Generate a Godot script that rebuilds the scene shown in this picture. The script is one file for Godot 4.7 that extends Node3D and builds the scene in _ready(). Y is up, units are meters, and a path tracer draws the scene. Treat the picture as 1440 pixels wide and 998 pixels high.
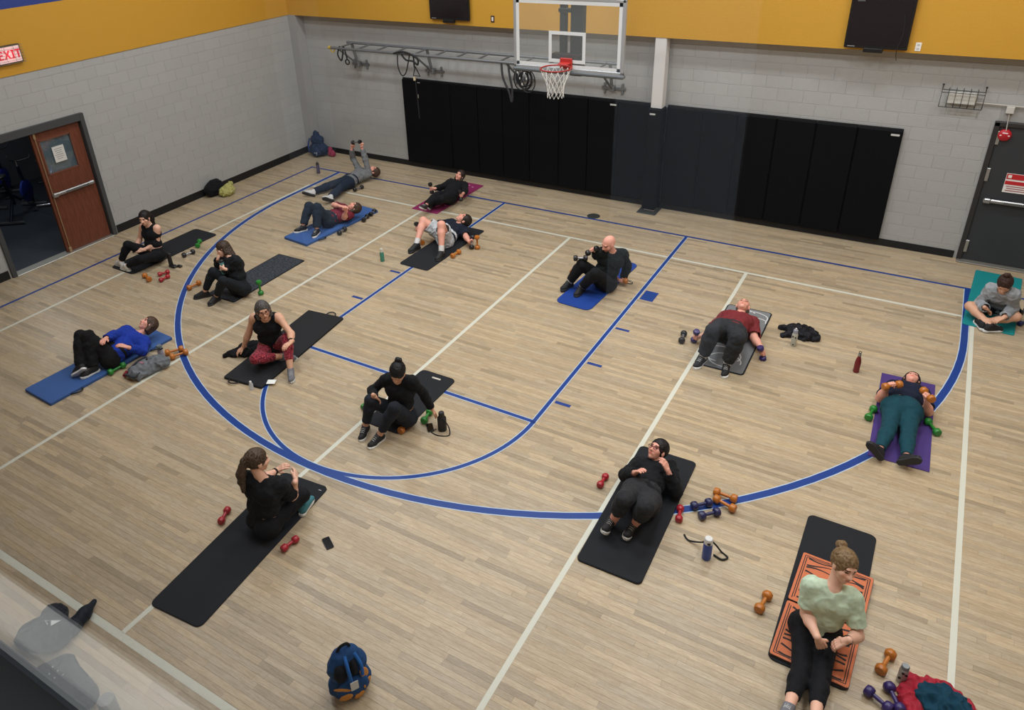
extends Node3D
# Gym class seen from the viewing gallery. World: y up, metres. x runs along the back wall (0 = hoop), z = 0 is the court's end line, the gallery lies towards +z.

const CAM_F := 1061.804
const CAM_CX := 671.904
const CAM_CY := 404.934
const CAM_POS := Vector3(5.040323, 5.556996, 11.982069)
const CAM_RIGHT := Vector3(0.856264, -0.039087, -0.515058)
const CAM_UP := Vector3(-0.215096, 0.879600, -0.424339)
const CAM_BACK := Vector3(0.469633, 0.474093, 0.744769)
const EXPOSURE := 0.82
const LAMP_ENERGY := 14.0
const GALLERY_FILL_ENERGY := 6.5
const SIDE_ENERGY := 2.5

var rng := RandomNumberGenerator.new()
var used := {}
var M := {}
var noise := FastNoiseLite.new()

# ---------------------------------------------------------------- naming and tree
func numbered(called: String) -> String:
	if not used.has(called):
		used[called] = 0
		return called
	used[called] += 1
	return "%s_%03d" % [called, used[called]]

func tag(o: Node, label: String, category: String, group := "") -> Node:
	o.set_meta("label", label)
	o.set_meta("category", category)
	if group != "":
		o.set_meta("group", group)
	return o

func thing(called: String, label: String, category: String, at := Vector3.ZERO, group := "") -> Node3D:
	var o := Node3D.new()
	o.name = numbered(called)
	add_child(o)
	o.position = at
	tag(o, label, category, group)
	return o

func part(called: String, mesh: Mesh, m: Material, parent: Node, at := Vector3.ZERO) -> MeshInstance3D:
	var o := MeshInstance3D.new()
	o.name = called
	o.mesh = mesh
	o.material_override = m
	parent.add_child(o, true)
	o.position = at
	return o

func single(called: String, mesh: Mesh, m: Material, at: Vector3, label: String, category: String, group := "") -> MeshInstance3D:
	var o := part(numbered(called), mesh, m, self, at)
	tag(o, label, category, group)
	return o

func struct_node(called: String, label: String, category: String) -> Node3D:
	var o := Node3D.new()
	o.name = called
	add_child(o)
	o.set_meta("kind", "structure")
	tag(o, label, category)
	return o

# ---------------------------------------------------------------- pixels to floor points
func px_dir(px: float, py: float) -> Vector3:
	var d := CAM_RIGHT * ((px - CAM_CX) / CAM_F) - CAM_UP * ((py - CAM_CY) / CAM_F) - CAM_BACK
	return d.normalized()

func fl(px: float, py: float, h := 0.0) -> Vector3:
	var d := px_dir(px, py)
	return CAM_POS + d * ((h - CAM_POS.y) / d.y)

# ---------------------------------------------------------------- materials
func rgb(r: float, g: float, b: float) -> Color:
	return Color(r / 255.0, g / 255.0, b / 255.0)

func mat(called: String, c: Color, rough := 0.7, metal := 0.0, spec := 0.5) -> StandardMaterial3D:
	if M.has(called):
		return M[called]
	var m := StandardMaterial3D.new()
	m.resource_name = called
	m.albedo_color = c
	m.roughness = rough
	m.metallic = metal
	m.metallic_specular = spec
	M[called] = m
	return m

func noise_tex(freq: float, lo: Color, hi: Color, seed_no: int, size := 256, octaves := 4, as_normal := false, bump := 4.0) -> NoiseTexture2D:
	var n := FastNoiseLite.new()
	n.seed = seed_no
	n.noise_type = FastNoiseLite.TYPE_SIMPLEX_SMOOTH
	n.frequency = freq
	n.fractal_octaves = octaves
	var t := NoiseTexture2D.new()
	t.width = size
	t.height = size
	t.seamless = true
	t.noise = n
	t.generate_mipmaps = true
	if as_normal:
		t.as_normal_map = true
		t.bump_strength = bump
	else:
		var g := Gradient.new()
		g.set_color(0, lo)
		g.set_color(1, hi)
		t.color_ramp = g
	return t

var tex_cloth: NoiseTexture2D
var tex_cloth_n: NoiseTexture2D
var tex_fine: NoiseTexture2D
var tex_paint_n: NoiseTexture2D

func triplanar(m: StandardMaterial3D, scale: float, world := true) -> StandardMaterial3D:
	m.uv1_triplanar = true
	m.uv1_world_triplanar = world
	m.uv1_scale = Vector3.ONE * scale
	return m

func cloth(called: String, c: Color, rough := 0.88) -> StandardMaterial3D:
	if M.has(called):
		return M[called]
	var m := mat(called, c, rough, 0.0, 0.3)
	m.albedo_texture = tex_cloth
	m.normal_enabled = true
	m.normal_texture = tex_cloth_n
	m.normal_scale = 0.7
	m.rim_enabled = true
	m.rim = 0.25
	m.rim_tint = 0.7
	return triplanar(m, 2.2)

func rubber(called: String, c: Color, rough := 0.8) -> StandardMaterial3D:
	if M.has(called):
		return M[called]
	var m := mat(called, c, rough, 0.0, 0.35)
	m.albedo_texture = tex_fine
	return triplanar(m, 3.0)

func glass(called: String, c: Color, alpha: float) -> StandardMaterial3D:
	if M.has(called):
		return M[called]
	var m := mat(called, Color(c.r, c.g, c.b, alpha), 0.0, 0.0, 0.5)
	m.transparency = BaseMaterial3D.TRANSPARENCY_ALPHA
	return m

# ---------------------------------------------------------------- mesh builder
class MB:
	var v := PackedVector3Array()
	var n := PackedVector3Array()
	var c := PackedColorArray()
	var i := PackedInt32Array()
	var t := Transform3D.IDENTITY
	var col := Color.WHITE
	var colored := false

	func vert(p: Vector3, nm: Vector3) -> int:
		v.append(t * p)
		n.append((t.basis * nm).normalized())
		if colored:
			c.append(col)
		return v.size() - 1

	func tri(a: int, b: int, d: int) -> void:
		var g := (v[d] - v[a]).cross(v[b] - v[a])
		if g.dot(n[a] + n[b] + n[d]) < 0.0:
			i.append_array([a, d, b])
		else:
			i.append_array([a, b, d])

	func face(pts: Array, nm: Vector3) -> void:
		var first := v.size()
		for p in pts:
			vert(p, nm)
		for k in range(1, pts.size() - 1):
			tri(first, first + k, first + k + 1)

	func quad(a: Vector3, b: Vector3, d: Vector3, e: Vector3) -> void:
		var nm := (d - a).cross(b - a).normalized()
		face([a, b, d, e], nm)

	func box(at: Vector3, size: Vector3, bevel := 0.0) -> MB:
		var h := size / 2.0
		var bv := minf(bevel, minf(h.x, minf(h.y, h.z)) * 0.95)
		for ax in 3:
			for s in [-1.0, 1.0]:
				var nm := Vector3.ZERO
				nm[ax] = s
				var u := (ax + 1) % 3
				var w := (ax + 2) % 3
				var pts := []
				for q in [[-1, -1], [1, -1], [1, 1], [-1, 1]]:
					var p := Vector3.ZERO
					p[ax] = s * h[ax]
					p[u] = q[0] * (h[u] - bv)
					p[w] = q[1] * (h[w] - bv)
					pts.append(at + p)
				face(pts, nm)
		if bv > 0.0:
			for ax in 3:
				var u := (ax + 1) % 3
				var w := (ax + 2) % 3
				for su in [-1.0, 1.0]:
					for sw in [-1.0, 1.0]:
						var nm := Vector3.ZERO
						nm[u] = su
						nm[w] = sw
						var pts := []
						for e in [[-1, 0], [1, 0], [1, 1], [-1, 1]]:
							var p := Vector3.ZERO
							p[ax] = e[0] * (h[ax] - bv)
							p[u] = su * (h[u] - (bv if e[1] == 1 else 0.0))
							p[w] = sw * (h[w] - (bv if e[1] == 0 else 0.0))
							pts.append(at + p)
						face(pts, nm.normalized())
			for sx in [-1.0, 1.0]:
				for sy in [-1.0, 1.0]:
					for sz in [-1.0, 1.0]:
						var s := Vector3(sx, sy, sz)
						var q := s * (h - Vector3.ONE * bv)
						face([at + q + Vector3(sx * bv, 0, 0), at + q + Vector3(0, sy * bv, 0), at + q + Vector3(0, 0, sz * bv)], s.normalized())
		return self

	# a profile of (radius, height) turned round the y axis
	func lathe(profile: Array, seg := 20, at := Vector3.ZERO, sharp := 0.6) -> MB:
		for k in profile.size() - 1:
			var p0: Vector2 = profile[k]
			var p1: Vector2 = profile[k + 1]
			var dv := p1 - p0
			var fnm := Vector2(dv.y, -dv.x).normalized()
			var n0 := fnm
			var n1 := fnm
			if k > 0:
				var e: Vector2 = p0 - profile[k - 1]
				var en := Vector2(e.y, -e.x).normalized()
				if en.dot(fnm) > sharp:
					n0 = (en + fnm).normalized()
			if k < profile.size() - 2:
				var e2: Vector2 = profile[k + 2] - p1
				var en2 := Vector2(e2.y, -e2.x).normalized()
				if en2.dot(fnm) > sharp:
					n1 = (en2 + fnm).normalized()
			var first := v.size()
			for s in seg + 1:
				var a := TAU * s / seg
				var d := Vector3(cos(a), 0, sin(a))
				vert(at + d * p0.x + Vector3.UP * p0.y, d * n0.x + Vector3.UP * n0.y)
				vert(at + d * p1.x + Vector3.UP * p1.y, d * n1.x + Vector3.UP * n1.y)
			for s in seg:
				var a := first + s * 2
				if p0.x > 1e-6:
					tri(a, a + 1, a + 2)
				if p1.x > 1e-6:
					tri(a + 1, a + 3, a + 2)
		return self

	# a tube along a path, radius per point or one radius
	func tube(path: Array, r: float, seg := 8, caps := true, r_end := -1.0) -> MB:
		var cnt := path.size()
		var up := Vector3.UP
		var d0: Vector3 = (path[1] - path[0]).normalized()
		if absf(d0.dot(up)) > 0.9:
			up = Vector3.RIGHT
		var side := d0.cross(up).normalized()
		var first := v.size()
		for k in cnt:
			var d: Vector3
			if k == 0:
				d = d0
			elif k == cnt - 1:
				d = (path[k] - path[k - 1]).normalized()
			else:
				d = ((path[k] - path[k - 1]).normalized() + (path[k + 1] - path[k]).normalized()).normalized()
			side = (side - d * side.dot(d)).normalized()
			var oth := d.cross(side)
			var rr := r if r_end < 0.0 else lerpf(r, r_end, float(k) / (cnt - 1))
			for s in seg:
				var a := TAU * s / seg
				var nm := side * cos(a) + oth * sin(a)
				vert(path[k] + nm * rr, nm)
		for k in cnt - 1:
			for s in seg:
				var a := first + k * seg + s
				var b := first + k * seg + (s + 1) % seg
				tri(a, b, a + seg)
				tri(b, b + seg, a + seg)
		if caps:
			for e in [0, cnt - 1]:
				var d: Vector3 = -d0 if e == 0 else (path[cnt - 1] - path[cnt - 2]).normalized()
				var c0 := v.size()
				for s in seg:
					v.append(v[first + e * seg + s])
					n.append((t.basis * d).normalized())
					if colored:
						c.append(col)
				for s in range(1, seg - 1):
					tri(c0, c0 + s, c0 + s + 1)
		return self

	# a convex outline in x,z raised from y0 to y1 with a chamfered top edge
	func slab(outline: PackedVector2Array, y0: float, y1: float, bevel := 0.0) -> MB:
		var ctr := Vector2.ZERO
		for p in outline:
			ctr += p
		ctr /= outline.size()
		var top := []
		var bot := []
		var cnt := outline.size()
		for k in cnt:
			var a := outline[k]
			var b := outline[(k + 1) % cnt]
			var e := (b - a)
			var nm := Vector3(e.y, 0, -e.x).normalized()
			if nm.dot(Vector3((a + b).x / 2 - ctr.x, 0, (a + b).y / 2 - ctr.y)) < 0:
				nm = -nm
			face([Vector3(a.x, y0, a.y), Vector3(b.x, y0, b.y), Vector3(b.x, y1 - bevel, b.y), Vector3(a.x, y1 - bevel, a.y)], nm)
			var ia := a + (ctr - a).normalized() * bevel * 1.3
			var ib := b + (ctr - b).normalized() * bevel * 1.3
			if bevel > 0.0:
				face([Vector3(a.x, y1 - bevel, a.y), Vector3(b.x, y1 - bevel, b.y), Vector3(ib.x, y1, ib.y), Vector3(ia.x, y1, ia.y)], (nm + Vector3.UP).normalized())
			top.append(Vector3(ia.x, y1, ia.y))
			bot.append(Vector3(a.x, y0, a.y))
		face(top, Vector3.UP)
		face(bot, Vector3.DOWN)
		return self

	func ball(at: Vector3, r: Vector3, seg := 12, rings := 8) -> MB:
		var first := v.size()
		for y in rings + 1:
			var a := PI * y / rings
			for s in seg + 1:
				var b := TAU * s / seg
				var d := Vector3(sin(a) * cos(b), cos(a), sin(a) * sin(b))
				vert(at + d * r, (d / r).normalized())
		for y in rings:
			for s in seg:
				var p := first + y * (seg + 1) + s
				if y > 0:
					tri(p, p + 1, p + seg + 1)
				if y < rings - 1:
					tri(p + 1, p + seg + 2, p + seg + 1)
		return self

	func mesh() -> ArrayMesh:
		var a := []
		a.resize(Mesh.ARRAY_MAX)
		a[Mesh.ARRAY_VERTEX] = v
		a[Mesh.ARRAY_NORMAL] = n
		if colored:
			a[Mesh.ARRAY_COLOR] = c
		a[Mesh.ARRAY_INDEX] = i
		var m := ArrayMesh.new()
		m.add_surface_from_arrays(Mesh.PRIMITIVE_TRIANGLES, a)
		return m

func box_mesh(size: Vector3, bevel := 0.0) -> ArrayMesh:
	return MB.new().box(Vector3.ZERO, size, bevel).mesh()

func round_rect(w: float, l: float, r: float, seg := 5) -> PackedVector2Array:
	var o := PackedVector2Array()
	for q in [[1, 1, 0.0], [-1, 1, PI / 2], [-1, -1, PI], [1, -1, PI * 1.5]]:
		for k in seg + 1:
			var a: float = q[2] + PI / 2 * k / seg
			o.append(Vector2(q[0] * (w / 2 - r) + cos(a) * r, q[1] * (l / 2 - r) + sin(a) * r))
	return o

func curve(pts: Array, steps := 6) -> Array:
	var out := []
	for k in pts.size() - 1:
		var p0: Vector3 = pts[maxi(k - 1, 0)]
		var p1: Vector3 = pts[k]
		var p2: Vector3 = pts[k + 1]
		var p3: Vector3 = pts[mini(k + 2, pts.size() - 1)]
		for s in steps:
			out.append(p1.cubic_interpolate(p2, p0, p3, float(s) / steps))
	out.append(pts[-1])
	return out

# ---------------------------------------------------------------- smooth solids: distance fields meshed as surface nets
# prim: [0, a, b, ra, rb, flat_end] tapered capsule; [1, centre, radii, Basis] ellipsoid
func sdf_mesh(job: Dictionary) -> Dictionary:
	var cut_count: int = job.prims.size()
	var prims: Array = job.prims + job.get("uncut", [])
	var subs: Array = job.get("subs", [])
	var planes: Array = job.get("planes", [])
	var cell: float = job.cell
	var k: float = job.get("k", 0.03)
	var lo := Vector3.INF
	var hi := -Vector3.INF
	var boxes := []
	for p in prims:
		var bl: Vector3
		var bh: Vector3
		if p[0] == 0:
			bl = (p[1] - Vector3.ONE * p[3]).min(p[2] - Vector3.ONE * p[4])
			bh = (p[1] + Vector3.ONE * p[3]).max(p[2] + Vector3.ONE * p[4])
		else:
			var rr: float = maxf(p[2].x, maxf(p[2].y, p[2].z))
			bl = p[1] - Vector3.ONE * rr
			bh = p[1] + Vector3.ONE * rr
		boxes.append([bl, bh])
		lo = lo.min(bl)
		hi = hi.max(bh)
	var pad := cell * 2.5 + k * 0.5
	lo -= Vector3.ONE * pad
	hi += Vector3.ONE * pad
	var nx := int(ceil((hi.x - lo.x) / cell)) + 1
	var ny := int(ceil((hi.y - lo.y) / cell)) + 1
	var nz := int(ceil((hi.z - lo.z) / cell)) + 1
	var sy := nx
	var sz := nx * ny
	var f := PackedFloat32Array()
	f.resize(nx * ny * nz)
	f.fill(1.0)
	var reach := cell * 2.0 + k
	for w in prims.size():
		if w == cut_count:
			cut_planes(f, planes, lo, cell, nx, ny, nz)
		var p: Array = prims[w]
		var b0: Vector3 = ((boxes[w][0] - Vector3.ONE * reach - lo) / cell).floor()
		var b1: Vector3 = ((boxes[w][1] + Vector3.ONE * reach - lo) / cell).ceil()
		var x0 := maxi(int(b0.x), 0)
		var x1 := mini(int(b1.x), nx - 1)
		var y0 := maxi(int(b0.y), 0)
		var y1 := mini(int(b1.y), ny - 1)
		var z0 := maxi(int(b0.z), 0)
		var z1 := mini(int(b1.z), nz - 1)
		var a: Vector3 = p[1]
		if p[0] == 0:
			var ba: Vector3 = p[2] - a
			var ln := maxf(ba.length(), 1e-5)
			var inv := 1.0 / (ln * ln)
			var ra: float = p[3]
			var dr: float = p[4] - ra
			var flat: bool = p.size() > 5 and p[5]
			for z in range(z0, z1 + 1):
				for y in range(y0, y1 + 1):
					var at := z * sz + y * sy
					var q := Vector3(lo.x + x0 * cell, lo.y + y * cell, lo.z + z * cell) - a
					for x in range(x0, x1 + 1):
						var h := q.dot(ba) * inv
						var hc := clampf(h, 0.0, 1.0)
						var d := (q - ba * hc).length() - ra - dr * hc
						if flat and h > 1.0:
							d = maxf(d, (h - 1.0) * ln)
						q.x += cell
						var o := f[at + x]
						var g := k - absf(o - d)
						if g > 0.0:
							f[at + x] = minf(o, d) - g * g * 0.25 / k
						elif d < o:
							f[at + x] = d
		else:
			var r: Vector3 = p[2]
			var bs: Basis = p[3].inverse()
			var mr := minf(r.x, minf(r.y, r.z))
			var ir := Vector3.ONE / r
			for z in range(z0, z1 + 1):
				for y in range(y0, y1 + 1):
					var at := z * sz + y * sy
					var q := Vector3(lo.x + x0 * cell, lo.y + y * cell, lo.z + z * cell) - a
					for x in range(x0, x1 + 1):
						var e := (bs * q) * ir
						var l1 := e.length()
						var d := (l1 - 1.0) * mr
						if l1 > 0.2:
							d = l1 * (l1 - 1.0) / (e * ir).length()
						q.x += cell
						var o := f[at + x]
						var g := k - absf(o - d)
						if g > 0.0:
							f[at + x] = minf(o, d) - g * g * 0.25 / k
						elif d < o:
							f[at + x] = d
	if cut_count == prims.size():
		cut_planes(f, planes, lo, cell, nx, ny, nz)
	for p in subs:
		var rr: float = p[3] if p[0] == 0 else maxf(p[2].x, maxf(p[2].y, p[2].z))
		if p[0] == 0:
			rr = maxf(p[3], p[4])
		var e2: Vector3 = p[2] if p[0] == 0 else p[1]
		var b0: Vector3 = ((p[1].min(e2) - Vector3.ONE * (rr + reach) - lo) / cell).floor()
		var b1: Vector3 = ((p[1].max(e2) + Vector3.ONE * (rr + reach) - lo) / cell).ceil()
		for z in range(maxi(int(b0.z), 0), mini(int(b1.z), nz - 1) + 1):
			for y in range(maxi(int(b0.y), 0), mini(int(b1.y), ny - 1) + 1):
				for x in range(maxi(int(b0.x), 0), mini(int(b1.x), nx - 1) + 1):
					var q: Vector3 = lo + Vector3(x, y, z) * cell - p[1]
					var d: float
					if p[0] == 0:
						var ba: Vector3 = p[2] - p[1]
						var h := clampf(q.dot(ba) / maxf(ba.length_squared(), 1e-9), 0.0, 1.0)
						d = (q - ba * h).length() - lerpf(p[3], p[4], h)
					else:
						var e: Vector3 = (p[3].inverse() * q) / p[2]
						var l1 := e.length()
						d = l1 * (l1 - 1.0) / maxf((e / p[2]).length(), 1e-6)
					var at := z * sz + y * sy + x
					if -d > f[at]:
						f[at] = -d
	# surface nets
	var idx := PackedInt32Array()
	idx.resize(f.size())
	idx.fill(-1)
	var vv := PackedVector3Array()
	var nn := PackedVector3Array()
	var act := PackedInt32Array()
	var lim := cell * 1.9
	var total := f.size() - sz - sy - 1
	var offs := [0, 1, sy, sy + 1, sz, sz + 1, sz + sy, sz + sy + 1]
	var edges := [[0, 1], [2, 3], [4, 5], [6, 7], [0, 2], [1, 3], [4, 6], [5, 7], [0, 4], [1, 5], [2, 6], [3, 7]]
	for at in total:
		if absf(f[at]) > lim:
			continue
		var s0 := f[at]
		var s1 := f[at + 1]
		var s2 := f[at + sy]
		var s3 := f[at + sy + 1]
		var s4 := f[at + sz]
		var s5 := f[at + sz + 1]
		var s6 := f[at + sz + sy]
		var s7 := f[at + sz + sy + 1]
		var neg := int(s0 < 0.0) + int(s1 < 0.0) + int(s2 < 0.0) + int(s3 < 0.0) + int(s4 < 0.0) + int(s5 < 0.0) + int(s6 < 0.0) + int(s7 < 0.0)
		if neg == 0 or neg == 8:
			continue
		var x := at % nx
		var y := (at / nx) % ny
		if x >= nx - 1 or y >= ny - 1:
			continue
		var sum := Vector3.ZERO
		var cnt := 0
		var s := [s0, s1, s2, s3, s4, s5, s6, s7]
		for e in edges:
			var fa: float = s[e[0]]
			var fb: float = s[e[1]]
			if (fa < 0.0) != (fb < 0.0):
				var tt := fa / (fa - fb)
				var pa := Vector3(e[0] & 1, (e[0] >> 1) & 1, e[0] >> 2)
				var pb := Vector3(e[1] & 1, (e[1] >> 1) & 1, e[1] >> 2)
				sum += pa.lerp(pb, tt)
				cnt += 1
		var g := Vector3(s1 + s3 + s5 + s7 - s0 - s2 - s4 - s6, s2 + s3 + s6 + s7 - s0 - s1 - s4 - s5, s4 + s5 + s6 + s7 - s0 - s1 - s2 - s3)
		idx[at] = vv.size()
		vv.append(lo + (Vector3(x, y, at / sz) + sum / cnt) * cell)
		nn.append(g.normalized())
		act.append(at)
	var ii := PackedInt32Array()
	for at in act:
		var neg := f[at] < 0.0
		for ax in 3:
			var st: int = [1, sy, sz][ax]
			if (f[at + st] < 0.0) == neg:
				continue
			var u: int = [sy, sz, 1][ax]
			var w: int = [sz, 1, sy][ax]
			if at - u - w < 0:
				continue
			var a := idx[at]
			var b := idx[at - u]
			var c := idx[at - u - w]
			var d := idx[at - w]
			if a < 0 or b < 0 or c < 0 or d < 0:
				continue
			if neg:
				ii.append_array([a, c, b, a, d, c])
			else:
				ii.append_array([a, b, c, a, c, d])
	var wr: float = job.get("wrinkle", 0.0)
	if wr > 0.0:
		var fn := FastNoiseLite.new()
		fn.seed = job.get("seed", 1)
		fn.frequency = job.get("ripple", 7.0)
		fn.fractal_octaves = 2
		var off := PackedVector3Array()
		off.resize(vv.size())
		for q in vv.size():
			var pt := vv[q]
			var h := fn.get_noise_3d(pt.x, pt.y, pt.z)
			vv[q] = pt + nn[q] * (1.0 - absf(h) * 3.2) * wr
			var e := 0.012
			var gr := Vector3(absf(fn.get_noise_3d(pt.x + e, pt.y, pt.z)), absf(fn.get_noise_3d(pt.x, pt.y + e, pt.z)), absf(fn.get_noise_3d(pt.x, pt.y, pt.z + e))) - Vector3.ONE * absf(h)
			off[q] = gr * (3.2 * wr / e)
		for q in vv.size():
			nn[q] = (nn[q] + off[q] - nn[q] * off[q].dot(nn[q])).normalized()
	return {"v": vv, "n": nn, "i": ii}

func cut_planes(f: PackedFloat32Array, planes: Array, lo: Vector3, cell: float, nx: int, ny: int, nz: int) -> void:
	for p in planes:
		var pn: Vector3 = p[1]
		for z in nz:
			for y in ny:
				var at := z * nx * ny + y * nx
				var d: float = (Vector3(lo.x, lo.y + y * cell, lo.z + z * cell) - p[0]).dot(pn)
				var step := pn.x * cell
				for x in nx:
					if d > f[at + x]:
						f[at + x] = d
					d += step

func mesh_of(d: Dictionary, colors = null) -> ArrayMesh:
	var a := []
	a.resize(Mesh.ARRAY_MAX)
	a[Mesh.ARRAY_VERTEX] = d.v
	a[Mesh.ARRAY_NORMAL] = d.n
	if colors != null:
		a[Mesh.ARRAY_COLOR] = colors
	a[Mesh.ARRAY_INDEX] = d.i
	var m := ArrayMesh.new()
	m.add_surface_from_arrays(Mesh.PRIMITIVE_TRIANGLES, a)
	return m

# adds a shape under a transform; mirrored transforms turn the faces round
func append_shape(to: Dictionary, d: Dictionary, t: Transform3D) -> void:
	var first: int = to.v.size()
	var flip := t.basis.determinant() < 0.0
	var nb := t.basis.inverse().transposed()
	for q in d.v.size():
		to.v.append(t * d.v[q])
		to.n.append((nb * d.n[q]).normalized())
	var k := 0
	while k < d.i.size():
		if flip:
			to.i.append_array([first + d.i[k], first + d.i[k + 2], first + d.i[k + 1]])
		else:
			to.i.append_array([first + d.i[k], first + d.i[k + 1], first + d.i[k + 2]])
		k += 3

var jobs := []
var results := []

func add_job(j: Dictionary) -> int:
	jobs.append(j)
	return jobs.size() - 1

func run_one(k: int) -> void:
	results[k] = sdf_mesh(jobs[k])

func run_jobs() -> void:
	results.resize(jobs.size())
	var id := WorkerThreadPool.add_group_task(run_one, jobs.size(), -1, true)
	WorkerThreadPool.wait_for_group_task_completion(id)

# ---------------------------------------------------------------- camera, light
func make_camera_and_light() -> void:
	var cam := Camera3D.new()
	cam.name = "camera"
	cam.projection = Camera3D.PROJECTION_FRUSTUM
	cam.near = 0.05
	cam.far = 100.0
	cam.size = cam.near * 998.0 / CAM_F
	cam.frustum_offset = Vector2((720.0 - CAM_CX) / CAM_F * cam.near, -(499.0 - CAM_CY) / CAM_F * cam.near)
	add_child(cam)
	cam.transform = Transform3D(Basis(CAM_RIGHT, CAM_UP, CAM_BACK), CAM_POS)
	cam.current = true
	var we := WorldEnvironment.new()
	we.name = "environment"
	var e := Environment.new()
	e.background_mode = Environment.BG_COLOR
	e.background_color = Color(0.02, 0.02, 0.025)
	e.tonemap_mode = Environment.TONE_MAPPER_LINEAR
	e.tonemap_exposure = EXPOSURE
	e.sdfgi_enabled = true
	e.ssao_enabled = true
	e.ssil_enabled = true
	we.environment = e
	add_child(we)

func ceiling_lamp(at: Vector3, size: Vector2, energy: float, c: Color, label: String) -> void:
	var o := thing("ceiling_lamp", label, "lamp", at, "ceiling lamps")
	part("housing", MB.new().box(Vector3(0, 0.05, 0), Vector3(size.x + 0.06, 0.09, size.y + 0.06), 0.01).mesh(), mat("lamp_housing", rgb(225, 225, 222), 0.5), o)
	var m := mat("lamp_diffuser", Color.WHITE, 0.6)
	m.emission_enabled = true
	m.emission = c
	m.emission_energy_multiplier = 2.0
	part("diffuser", MB.new().box(Vector3(0, 0, 0), Vector3(size.x, 0.012, size.y)).mesh(), m, o)
	var l := AreaLight3D.new()
	l.name = "lamp_light"
	l.area_size = size
	l.light_energy = energy
	l.light_color = c
	l.shadow_enabled = true
	l.area_range = 40.0
	l.area_attenuation = 2.0
	o.add_child(l)
	l.position = Vector3(0, -0.012, 0)
	l.rotation = Vector3(-PI / 2, 0, 0)

func make_lamps() -> void:
	var c := Color(0.95, 0.97, 0.985)
	for x in [-4.2, -0.6, 3.0, 6.4]:
		for z in [1.5, 4.5, 7.5]:
			ceiling_lamp(Vector3(x, 7.55, z), Vector2(1.3, 0.6), LAMP_ENERGY, c, "rectangular white panel lamp hanging under the gym ceiling")
	ceiling_lamp(Vector3(5.0, 7.2, 12.35), Vector2(1.2, 0.3), GALLERY_FILL_ENERGY, c, "narrow panel lamp on the viewing gallery ceiling")  # unseen lamp, added to brighten the sill mirrored in the window
	ceiling_lamp(Vector3(-9.9, 2.93, 5.0), Vector2(1.2, 0.3), SIDE_ENERGY, c, "narrow panel lamp on the spin room ceiling")

# ---------------------------------------------------------------- room shell
const LEFT := -7.65
const RIGHT := 8.2
const BACK := -1.05
const SOFFIT := -0.79
const FRONT := 11.735
const TOP := 7.7
const BAND := 3.13

func wall_slab(o: Node, called: String, lo: Vector3, hi: Vector3, m: Material) -> void:
	part(called, MB.new().box((lo + hi) / 2, hi - lo).mesh(), m, o)

# concrete blocks laid in courses on a plane; along = the horizontal direction, out = towards the room
func block_wall(o: Node, origin: Vector3, along: Vector3, out: Vector3, length: float, height: float, skip: Callable) -> void:
	var tones := []
	for k in 4:
		var m := mat("block_paint_%d" % k, rgb(162 + k * 0.8, 162 + k * 0.8, 160 + k * 0.8), 0.62, 0.0, 0.4)
		m.normal_enabled = true
		m.normal_texture = tex_paint_n
		m.normal_scale = 0.35
		triplanar(m, 1.4)
		tones.append(m)
	var meshes := {}
	var cap := 300
	var rest := MB.new()
	var row := 0
	var y := 0.0
	while y < height - 0.02:
		var rh := minf(0.2, height - y)
		var x := -0.2 if row % 2 == 1 else 0.0
		while x < length - 0.02:
			var x0 := maxf(x, 0.0)
			var x1 := minf(x + 0.4, length)
			x += 0.4
			if x1 - x0 < 0.04:
				continue
			var cuts: Array = skip.call(x0, x1, y, y + rh)
			if cuts.is_empty():
				continue
			var a: float = cuts[0]
			var b: float = cuts[1]
			var size := Vector3(b - a - 0.005, rh - 0.005, 0.05)
			var ctr := origin + along * (a + b) / 2.0 + Vector3.UP * (y + rh / 2) - out * (0.025 - 0.0024)
			var t := Transform3D(Basis(along, Vector3.UP, out), ctr)
			if cap > 0:
				cap -= 1
				var key := "%.3f_%.3f" % [size.x, size.y]
				if not meshes.has(key):
					meshes[key] = box_mesh(size, 0.0025)
				var p := part("block", meshes[key], tones[rng.randi() % 4], o)
				p.transform = t
			else:
				rest.t = t
				rest.box(Vector3.ZERO, size)
		y += 0.2
		row += 1
	if rest.v.size():
		part("more_blocks", rest.mesh(), tones[1], o).set_meta("kind", "stuff")

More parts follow.
